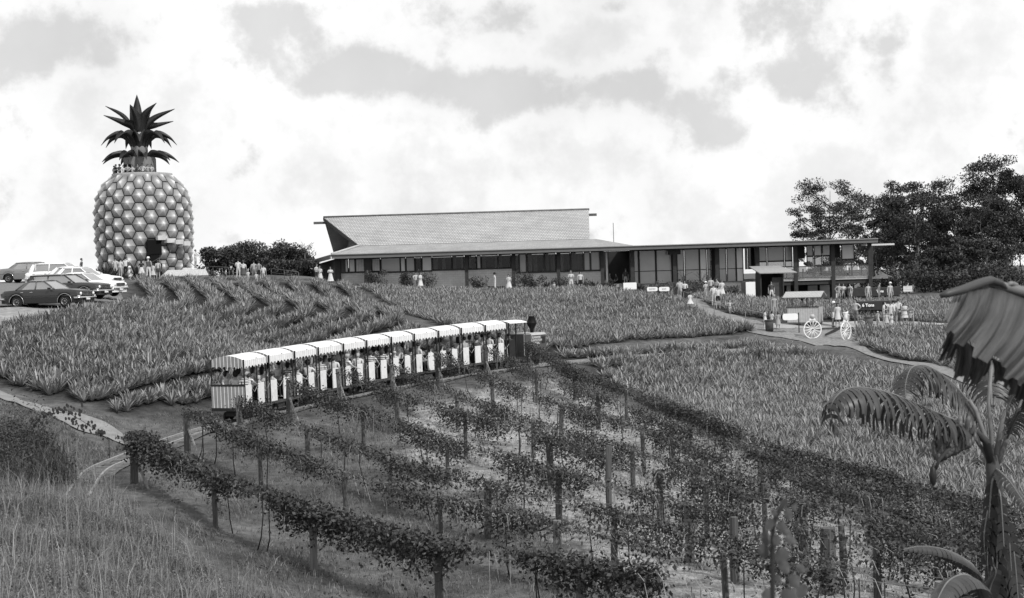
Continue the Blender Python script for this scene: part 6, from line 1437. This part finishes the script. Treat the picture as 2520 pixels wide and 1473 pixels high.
for k, (u_, d_, w_, h_, lb_) in enumerate([(2143, 134, 1.3, 1.7, 'round clipped bush under the deck end'), (2158, 137, 1.6, 1.8, 'round dark bush left of the pavilion'), (2188, 136, 1.5, 1.7, 'round dark bush right of the pavilion'), (2235, 134, 3.4, 3.6, 'large black-leaved bush before the wood'), (2275, 133, 3.0, 2.2, 'dark bush mass right of the large black one'), (2320, 132, 3.2, 2.6, 'dark bush in the middle of the wood edge'), (2370, 132, 3.4, 2.8, 'dark bush toward the right of the wood edge'), (2420, 131, 3.2, 2.6, 'dark bush above the rolled banana leaf'), (2475, 131, 3.6, 3.0, 'dark bush behind the banana leaves'), (2540, 131, 3.6, 3.0, 'dark bush at the right picture edge'), (2090, 122, 1.4, 1.5, 'potted bush below the deck rail'), (2110, 122, 1.2, 1.4, 'small bush below the deck end post')]):
    shrub(u_, d_, w_, h_, lb_, 940+k, 1500, .22, leafe)
def spiky(u_, d_, h_, n_, label, seed, name='spiky_plant', m_=leafd, up=1.0, wid=.08, dz=0):
    b_ = gp(u_, d_); R = random.Random(seed); m2 = MB()
    for k in range(n_):
        a = 2.4*k+R.uniform(-.2, .2); e = up*(1.35-1.1*k/n_)+R.uniform(-.1, .1); l = h_*R.uniform(.8, 1.1); c, s_ = math.cos(a), math.sin(a); b = len(m2.v)
        for t, wf in ((0, .6), (.3, 1), (.7, .7)):
            for sg in (-1, 1): rr = l*math.cos(e)*t; m2.v.append((c*rr-s_*sg*wid*wf*.5, s_*rr+c*sg*wid*wf*.5, l*(math.sin(e)*t-.12*t*t)+.05))
        m2.v.append((c*l*math.cos(e), s_*l*math.cos(e), l*(math.sin(e)-.15)+.05)); m2.face([b, b+1, b+3, b+2]); m2.face([b+2, b+3, b+5, b+4]); m2.face([b+4, b+5, b+6])
    o = m2.build(name, m_, None, (b_[0], b_[1], b_[2]+dz)); tag(o, label, 'plant'); return o
for k, (u_, d_, h_, lb_) in enumerate([(262, 108, 1.5, 'big spiky plant at the left foot of the pineapple'), (280, 110, 1.2, 'spiky plant behind the three people by the pineapple'), (335, 110, 1.4, 'spiky plant between the black trousers and the white skirt'), (352, 113, 1.0, 'small spiky plant behind the white skirt'), (245, 107, 1.0, 'spiky plant beyond the white car nose'),
        (1345, 121, 1.1, 'agave plant with open rosette before the low wall'), (1378, 121, 1.2, 'agave plant left of the folded-arm pair'), (1492, 121.5, 1.3, 'tall blade-leaved plant at the left of the entrance'), (1506, 121.3, 1.1, 'blade-leaved plant before the entrance bay'), (1558, 121.5, 1.3, 'tall blade-leaved plant at the right of the entrance'), (1575, 121, 1.1, 'blade-leaved plant before the terrace glass'), (1464, 122, 1.3, 'thin upright plant before the grey panes')]):
    spiky(u_, d_, h_, 44, lb_, 60+k, wid=.17)
# small palm tops beside the side wall and terrace
def palm(u_, d_, h_, label, seed, n_=8, fl=1.6):
    b_ = gp(u_, d_); R = random.Random(seed); e = empty('palm', tuple(b_), 0, label, 'palm'); MB().tube([(0, 0, -.2), (.05, 0, h_*.5), (0, 0, h_)], [.09, .07, .06], 7).build('trunk', bark, e); f_ = MB()
    for k in range(n_):
        a = 2*PI*k/n_+R.uniform(-.2, .2); el = R.uniform(.7, 1.35); c, s_ = math.cos(a), math.sin(a); pts_ = []
        for t in np.linspace(0, 1, 10): rr = fl*t*math.cos(el)+.1*t*t; pts_.append(Vector((c*rr, s_*rr, h_+fl*(t*math.sin(el)-.28*t*t))))
        f_.tube(pts_, .012, 4)
        for i in range(1, 10):
            for sg in (-1, 1): p = pts_[i]; q_ = p+Vector((-s_*sg, c*sg, -.35))*.28*fl/1.6*(1-.04*i)+Vector((c, s_, 0))*.12; b = len(f_.v); w_ = Vector((c, s_, 0))*.018; f_.v += [tuple(p-w_), tuple(p+w_), tuple(q_)]; f_.face([b, b+1, b+2])
    f_.build('fronds', leafd, e)
palm(752, 133, 2.6, 'small palm rising above the lower roof at the building left corner', 3); palm(1680, 121, 1.6, 'thin feathery palm before the terrace glass', 4, 5, 1.3); palm(1728, 120.5, 1.4, 'small palm right of the bracketed post', 5, 5, 1.3); palm(1752, 120.5, 1.2, 'leaning small palm beside the pale pane', 6, 4, 1.3)
# ================================================================== banana plants
ban = mat('banana_leaf', .055, .42, .3, 3, isl=.18, trans=.25, spec=.5); ban2 = mat('banana_leaf_pale', .20, .45, .2, 3, trans=.25, spec=.5); rib = mat('banana_midrib', .15, .5, .2, 4); bst = mat('banana_stem', .05, .8, .45, 2.5, sc3=(2, 2, .3)); dead = mat('dead_leaf', .03, .9, .4, 3); fruit = mat('banana_fruit', .10, .45, .2, 6)
def vec(p, base): return Vector(p)-Vector(base)
def bleaf(par, base, ctrl, w0, torn=True, sides=(1, -1), droop=.8, seed=0, m_=None, nstr=34, hang=None, name='leaf', wf=None):
    """torn banana blade: midrib through ctrl points (world), strips hang on both sides"""
    R = random.Random(seed); pts_ = [Vector(p)-Vector(base) for p in catmull(ctrl, 10)]; k = len(pts_)
    rb_ = MB(); rb_.tube(pts_, [.016*(1-.8*i/(k-1)) for i in range(k)], 6); lf = MB()
    cum = [0]
    for i in range(1, k): cum.append(cum[-1]+(pts_[i]-pts_[i-1]).length)
    def atp(s_):
        s_ = max(0, min(cum[-1]-1e-6, s_))
        for i in range(1, k):
            if cum[i] >= s_: t = (s_-cum[i-1])/(cum[i]-cum[i-1]); return pts_[i-1].lerp(pts_[i], t), (pts_[i]-pts_[i-1]).normalized()
    L = cum[-1]; st0 = .12*L
    for sg in sides:
        for j in range(nstr):
            a, b = st0+(L-st0)*j/nstr, st0+(L-st0)*(j+1)/nstr; gapk = R.uniform(.02, .22) if torn else 0; b2 = b-(b-a)*gapk; tm_ = ((a+b)/2-st0)/(L-st0); w_ = w0*(math.sin(PI*min(1, max(0, tm_*.86+.13)))**.6)*(R.uniform(.8, 1.1) if torn else 1)
            pa, ta = atp(a); pb, tb = atp(b2); side = ta.cross(Vector((0, 0, 1))); side = side.normalized()*sg if side.length > .05 else Vector((sg, 0, 0)); dd = droop*R.uniform(.85, 1.15) if torn else droop
            c0 = len(lf.v); rows = 5; tw = R.uniform(-.12, .12) if torn else 0; 
            for r in range(rows):
                t = r/(rows-1); an = dd*1.45*min(1, t*1.6); hv = 0; off_ = Vector((0, 0, 0)); 
                xs_ = w_*(math.sin(dd*1.3*t)/(dd*1.3) if dd > .05 else t); zs_ = -w_*((1-math.cos(dd*1.3*t))/(dd*1.3) if dd > .05 else 0)
                off_ = side*xs_+Vector((0, 0, zs_))+ta*(tw*t*w_*.5); nar = 1-(.25*t*t if torn else 0)
                mid_ = (pa+pb)/2; lf.v += [tuple(mid_+(pa-mid_)*nar+off_), tuple(mid_+(pb-mid_)*nar+off_)]
            for r in range(rows-1): lf.face([c0+2*r, c0+2*r+1, c0+2*r+3, c0+2*r+2], 0, True)
    o = lf.build(name, m_ or ban, par); rb_.build('midrib', rib, o); return o
DB = 16.0
bb = P(2455, 1500, DB); bz = float(GH(bb[0], bb[1])); base = (bb[0], bb[1], bz)
bp = empty('banana_plant', base, 0, 'banana plant with drooping torn leaves and a hanging fruit bunch at the right', 'banana plant')
def wp_(u_, v_, d_=DB): return P(u_, v_, d_)
for (ctrl, rads) in (([(2462,1500),(2456,1400),(2450,1300),(2446,1180),(2440,1120)], [.15, .125, .11, .085, .07]), ([(2490,1520),(2482,1420),(2470,1330),(2462,1240)], [.12, .11, .09, .04])):
    pl_ = [vec((bb[0], bb[1], bz-.1), base)]+[vec(wp_(*c), base) for c in ctrl]; MB().tube(pl_, [rads[0]*1.1]+rads, 10).build('pseudostem', bst, bp)
for (c, r_) in (([(2445,1140),(2425,1080),(2400,1010),(2385,985)], .035), ([(2442,1150),(2440,1080),(2432,990),(2440,900)], .030), ([(2448,1140),(2462,1060),(2475,1010)], .035), ([(2450,1150),(2478,1080),(2505,1010),(2530,950)], .035), ([(2442,1150),(2420,1110),(2395,1070),(2375,1050)], .03)):
    MB().tube([vec(wp_(*k_), base) for k_ in c], [r_, r_*.9]+[r_*.7]*(len(c)-2), 7).build('leaf_stalk', mat('stalk', .17, .5, .3, 4), bp)
bleaf(bp, base, [wp_(2430,1085,DB), wp_(2380,1050,15.9), wp_(2290,1010,15.6), wp_(2180,965,15.2), wp_(2095,955,15.0), wp_(2052,985,14.9), wp_(2046,1030,14.9), wp_(2066,1065,14.9)], .56, True, (1, -1), 1.35, 1, nstr=44)
bleaf(bp, base, [wp_(2428,1080,DB), wp_(2405,1020,16.1), wp_(2350,950,16.2), wp_(2290,905,16.2), wp_(2245,905,16.1), wp_(2228,950,16.0), wp_(2232,1000,15.9)], .52, True, (1, -1), 1.2, 2, nstr=50)
bleaf(bp, base, [wp_(2462,1060,DB), wp_(2480,1000,16.0), wp_(2505,955,15.9), wp_(2535,925,15.8)], .28, True, (1, -1), .9, 3, nstr=30)
bleaf(bp, base, [wp_(2478,1080,DB), wp_(2500,1030,15.6), wp_(2520,1000,15.4), wp_(2545,990,15.2)], .22, True, (1, -1), 1.1, 4, nstr=22)
bleaf(bp, base, [wp_(2440,1000,DB), wp_(2437,930,16.2), wp_(2425,870,16.3), wp_(2395,830,16.3), wp_(2360,830,16.3), wp_(2345,880,16.3)], .5, True, (1, -1), 1.2, 5, nstr=30)
bleaf(bp, base, [wp_(2446,1000,DB), wp_(2455,930,16.3), wp_(2475,880,16.4), wp_(2510,870,16.4), wp_(2530,900,16.4)], .45, True, (1, -1), 1.2, 6, nstr=26)
bleaf(bp, base, [wp_(2445,1150,DB), wp_(2475,1175,15.7), wp_(2505,1215,15.5), wp_(2535,1265,15.3)], .14, True, (1, -1), 1.2, 7, nstr=14)
for k, (u1, u2, v2, w_) in enumerate(((2450, 2430, 1330, .16), (2455, 2470, 1310, .14), (2440, 2422, 1290, .10), (2470, 2490, 1400, .18), (2460, 2452, 1420, .18), (2482, 2505, 1440, .16), (2448, 2436, 1440, .12))):
    bleaf(bp, base, [wp_(u1, 1170+k*32, 15.95), wp_((u1+u2)/2, 1200+k*30, 15.85), wp_(u2, v2+30, 15.8), wp_(u2+3, v2+90, 15.8)], w_, True, (1, -1), .9, 20+k, m_=dead, nstr=8, name='dead_leaf')
# fruit bunch on its arched stalk
fs = MB(); fp = [vec(wp_(*c), base) for c in ((2442,1150,DB), (2425,1085,15.9), (2400,1062,15.8), (2370,1078,15.7), (2335,1105,15.6), (2312,1130,15.6), (2300,1160,15.6))]; fs.tube(fp, [.05, .045, .04, .035, .03, .022, .016], 7); fo = fs.build('bunch_stalk', mat('stalk_dark', .05, .7, .3, 4), bp)
FR = random.Random(9)
for hnd in range(7):
    t = hnd/6; c = vec(wp_(2372-10.5*hnd, 1076+7*hnd, 15.68), base); f_ = MB()
    for k in range(13):
        a = 2*PI*k/13+hnd*.4; r_ = .17*(1-.4*t); d_ = Vector((math.cos(a)*.75, math.sin(a), math.sin(a*1.0)*.0)); out = Vector((math.cos(a)*.6+.15, -abs(math.sin(a))*.4 if k % 2 else math.sin(a)*.6, math.sin(a)*.8))
        p0_ = c+out*.03; p1_ = c+out*r_*.8+Vector((-.01, 0, .0)); p2_ = c+out*r_+Vector((-.01, -.01, .06)); p3_ = c+out*r_*.95+Vector((0, -.01, .115)); f_.tube([p0_, p1_, p2_, p3_], [.014, .030, .028, .010], 6)
    f_.build('banana_hand', fruit, bp)
bd = MB(); q0 = vec(wp_(2300,1160,15.6), base); bd.lathe([(0, -.16), (.035, -.10), (.045, -.03), (.03, .05), (.012, .08)], tuple(q0+Vector((-.02, 0, -.02))), 10); bd.build('flower_bud', mat('bud', .025, .5, .2, 5), bp)
# young plant leaves at the lower right
b2 = P(2440, 1640, 13.0); b2z = float(GH(b2[0], b2[1])); base2 = (b2[0], b2[1], b2z); bq = empty('banana_plant', base2, 0, 'young banana plant with a broad dark leaf arching left at the bottom right', 'banana plant')
MB().tube([(0, 0, -.1), vec(P(2438,1560,13), base2), vec(P(2425,1470,13), base2)], [.10, .07, .05], 9).build('pseudostem', bst, bq)
bleaf(bq, base2, [P(2425,1473,13), P(2402,1405,12.9), P(2370,1375,12.8), P(2320,1352,12.6), P(2265,1345,12.5), P(2222,1353,12.4)], .13, False, (1, -1), 1.3, 31, nstr=24)
bleaf(bq, base2, [P(2425,1500,13), P(2405,1440,12.7), P(2375,1415,12.5), P(2335,1430,12.3), P(2308,1475,12.1), P(2295,1520,12.0)], .20, False, (1, -1), .9, 32, nstr=20)
bleaf(bq, base2, [P(2428,1500,13), P(2436,1445,12.9), P(2450,1410,12.8), P(2445,1390,12.8)], .10, False, (1, -1), .5, 33, nstr=10)
bleaf(bq, base2, [P(2425,1520,13), P(2400,1480,12.6), P(2370,1462,12.4), P(2350,1480,12.2)], .2, False, (1, -1), .9, 34, nstr=12)
# near plant: its stem stands just right of the frame, one broad folded leaf hangs into view
b3 = P(2700, 1500, 8.2); b3z = float(GH(b3[0], b3[1])); base3 = (b3[0], b3[1], b3z); bn_ = empty('banana_plant', base3, 0, 'close banana plant whose broad pleated leaf hangs in from the right edge', 'banana plant')
MB().tube([(0, 0, -.2), (0, 0, 1.2), vec(P(2660,900,8.2), base3), vec(P(2640,760,8.2), base3)], [.16, .14, .10, .06], 10).build('pseudostem', bst, bn_)
MB().tube([vec(P(*c), base3) for c in ((2650,800,8.2), (2590,735,8.1), (2530,722,8.0), (2470,706,7.9), (2425,700,7.85))], [.05, .04, .032, .026, .02], 8).build('midrib', rib, bn_)
veinm = bpy.data.materials.new('banana_leaf_veined'); nt, b = nodes(veinm); tcv = nt.nodes.new('ShaderNodeTexCoord'); mpv = nt.nodes.new('ShaderNodeMapping'); mpv.inputs['Scale'].default_value = (90, 2.0, 1); link(nt, tcv.outputs['UV'], mpv.inputs['Vector'])
nv = noise(nt, mpv.outputs['Vector'], 1.0, 5, .7); mpw = nt.nodes.new('ShaderNodeMapping'); mpw.inputs['Scale'].default_value = (9, 1.2, 1); link(nt, tcv.outputs['UV'], mpw.inputs['Vector']); nw_ = noise(nt, mpw.outputs['Vector'], 1.0, 3, .6)
vv_ = mathn(nt, 'MULTIPLY', ramp2(nt, nv, .035, .085, .3, .7), ramp2(nt, nw_, .5, 1.7, .3, .7)); link(nt, vv_, b.inputs['Base Color']); b.inputs['Roughness'].default_value = .5
bpv = nt.nodes.new('ShaderNodeBump'); bpv.inputs['Strength'].default_value = .5; bpv.inputs['Distance'].default_value = .01; link(nt, nv, bpv.inputs['Height']); link(nt, bpv.outputs['Normal'], b.inputs['Normal'])
trv = nt.nodes.new('ShaderNodeBsdfTranslucent'); link(nt, vv_, trv.inputs['Color']); mxv = nt.nodes.new('ShaderNodeMixShader'); mxv.inputs[0].default_value = .25; link(nt, b.outputs[0], mxv.inputs[1]); link(nt, trv.outputs[0], mxv.inputs[2]); link(nt, mxv.outputs[0], nt.nodes['Material Output'].inputs['Surface'])
def sheet(par, base_, top, bot, rows, pleat, m_, name, bulge=.05, pk=9, ragged=1):
    T = catmull(top, 8); B = catmull(bot, 8); n_ = min(len(T), len(B)); lf = MB()
    def samp(c, k):
        c = np.array(c); s_ = np.r_[0, np.cumsum(np.linalg.norm(np.diff(c, axis=0), axis=1))]; t = np.linspace(0, s_[-1], k); return np.stack([np.interp(t, s_, c[:, i]) for i in range(3)], 1)
    N_ = 64; T = samp(T, N_); B = samp(B, N_); SR = np.random.default_rng(pk*7+rows); jag = np.repeat(SR.uniform(-.02, .05, 16), 4); B[:, 2] -= jag*ragged; B[:, 0] -= jag*.5*ragged
    for j in range(rows):
        t = j/(rows-1)
        for i in range(N_):
            p = T[i]*(1-t)+B[i]*t; ph = i/N_*pk*2*PI; toward = -pleat*(math.sin(ph)+.4*math.sin(2.3*ph+1))*min(1, t*3)-bulge*math.sin(PI*t); p = p+np.array([0, toward, 0]); lf.v.append(tuple(Vector(p)-Vector(base_)))
    for j in range(rows-1):
        for i in range(N_-1): lf.face([j*N_+i, j*N_+i+1, (j+1)*N_+i+1, (j+1)*N_+i], 0, True)
    o = lf.build(name, m_, par); uvl = o.data.uv_layers.new(name='UVMap'); li = np.empty(len(o.data.loops), np.int32); o.data.loops.foreach_get('vertex_index', li)
    uvl.data.foreach_set('uv', np.stack([(li % N_)/N_, (li//N_)/rows], 1).ravel().astype(np.float32)); return o
sheet(bn_, base3, [P(2385,703,7.7), P(2440,704,7.85), P(2520,730,8.0), P(2600,780,8.1), P(2680,850,8.1)], [P(2330,795,7.4), P(2352,822,7.35), P(2400,855,7.3), P(2455,888,7.3), P(2540,950,7.4)], 14, .034, veinm, 'leaf_blade', .10, 4)
sheet(bn_, base3, [P(2350,712,7.75), P(2372,702,7.78), P(2405,696,7.8)], [P(2322,788,7.45), P(2330,800,7.45), P(2345,812,7.42)], 6, .006, ban2, 'leaf_blade', .02, 2)
m_ = MB(); m_.tube([vec(P(*c), base3) for c in ((2314,729,7.5), (2330,724,7.5), (2370,713,7.6), (2410,698,7.7), (2438,690,7.8), (2462,697,7.85), (2478,712,7.9))], [.012, .021, .025, .027, .024, .019, .010], 9); m_.build('rolled_edge', veinm, bn_)
m_ = MB(); m_.tube([vec(P(*c), base3) for c in ((2474,705,7.9), (2488,698,7.9), (2500,702,7.95), (2508,712,8.0))], [.010, .015, .015, .010], 8); m_.build('rolled_edge', ban2, bn_)
for (T_, B_, pk_) in (([(2332,806),(2345,816),(2362,830)], [(2312,860),(2325,872),(2343,884)], 2), ([(2352,824),(2390,850),(2440,880)], [(2342,922),(2380,938),(2424,930)], 3), ([(2436,878),(2480,902),(2520,925)], [(2440,932),(2475,952),(2520,968)], 3), ([(2505,915),(2540,940),(2580,960)], [(2500,985),(2535,1000),(2575,1010)], 2)):
    sheet(bn_, base3, [P(a_, b_, 7.62) for a_, b_ in T_], [P(a_, b_, 7.7) for a_, b_ in B_], 8, .02, veinm, 'torn_flap', .03, pk_)
# ================================================================== near sprig and twigs
def sprig(name, stem, leaves, label, m_, d_, cat='plant'):
    b_ = P(stem[0][0], stem[0][1], d_); gz = float(GH(b_[0], b_[1])); base_ = (b_[0], b_[1], gz); e = empty(name, base_, 0, label, cat)
    MB().tube([(0, 0, -.05)]+[vec(P(u_, v_, d_), base_) for u_, v_ in stem], [.012]*2+[.009]*(len(stem)-1), 6).build('stem', mat('sprig_stem', .03, .8, .2, 4), e); lf = MB(); R = random.Random(5)
    for (u_, v_, s_, a_) in leaves:
        c = vec(P(u_, v_, d_+R.uniform(-.1, .1)), base_); r_ = s_*(.62 if d_ < 10 else .8)/F*d_; b = len(lf.v); n_ = 12; lf.v.append(tuple(c))
        for k in range(n_): an = 2*PI*k/n_; x_, z_ = r_*.75*math.cos(an), r_*math.sin(an)*(1.15 if math.sin(an) < 0 else 1); lf.v.append(tuple(c+Vector((x_*math.cos(a_)-z_*math.sin(a_), R.uniform(-.2, .2)*r_+.25*abs(x_), x_*math.sin(a_)+z_*math.cos(a_)))))
        for k in range(n_): lf.face([b, b+1+k, b+1+(k+1) % n_], 0, True)
    lf.build('leaves', m_, e)
sprig('climbing_sprig', [(1905,1560),(1902,1473),(1901,1380),(1902,1290),(1918,1255),(1935,1228)], [(1885,1325,28,.4),(1895,1290,24,-.3),(1925,1300,26,.7),(1935,1310,22,.9),(1940,1265,24,.2),(1930,1240,20,-.3),(1955,1250,14,.1),(1905,1262,15,.5),(1880,1355,30,.2),(1925,1370,36,-.2),(1930,1395,28,.5),(1945,1330,24,1.0),(1912,1330,22,.1),(1955,1430,30,.3),(1970,1400,22,.8),(1890,1470,34,.2),(1940,1470,38,.6),(1975,1455,30,-.4),(1915,1425,18,.3)], 'close out-of-focus leafy sprig at the bottom, left of the thick post', mat('sprig_leaf', .10, .6, .2, 8, trans=.2), 5.0)
tw = np.random.default_rng(8); lv = []
for k in range(90): t = k/89; u_ = 78+180*t; v_ = 1045-38*math.sin(PI*min(1, t*1.0))*(1 if t < .55 else .2)+(max(0, t-.5)*55)+tw.normal(0, 8); lv.append((u_, v_, 4.6+tw.uniform(-1.5, 1.5), tw.uniform(-.6, .6)))
for k in range(14): lv.append((165+k*3+tw.normal(0, 3), 1025-k*1.5+tw.normal(0, 8), 5, tw.uniform(-.6, .6)))
sprig('leafy_branch', [(268,1084),(250,1070),(235,1058),(200,1035),(165,1015),(120,1018),(78,1040)], lv, 'dark leafy branch arching over the sandy path at the left', mat('branch_leaf', .04, .7, .25, 8), 45.5)
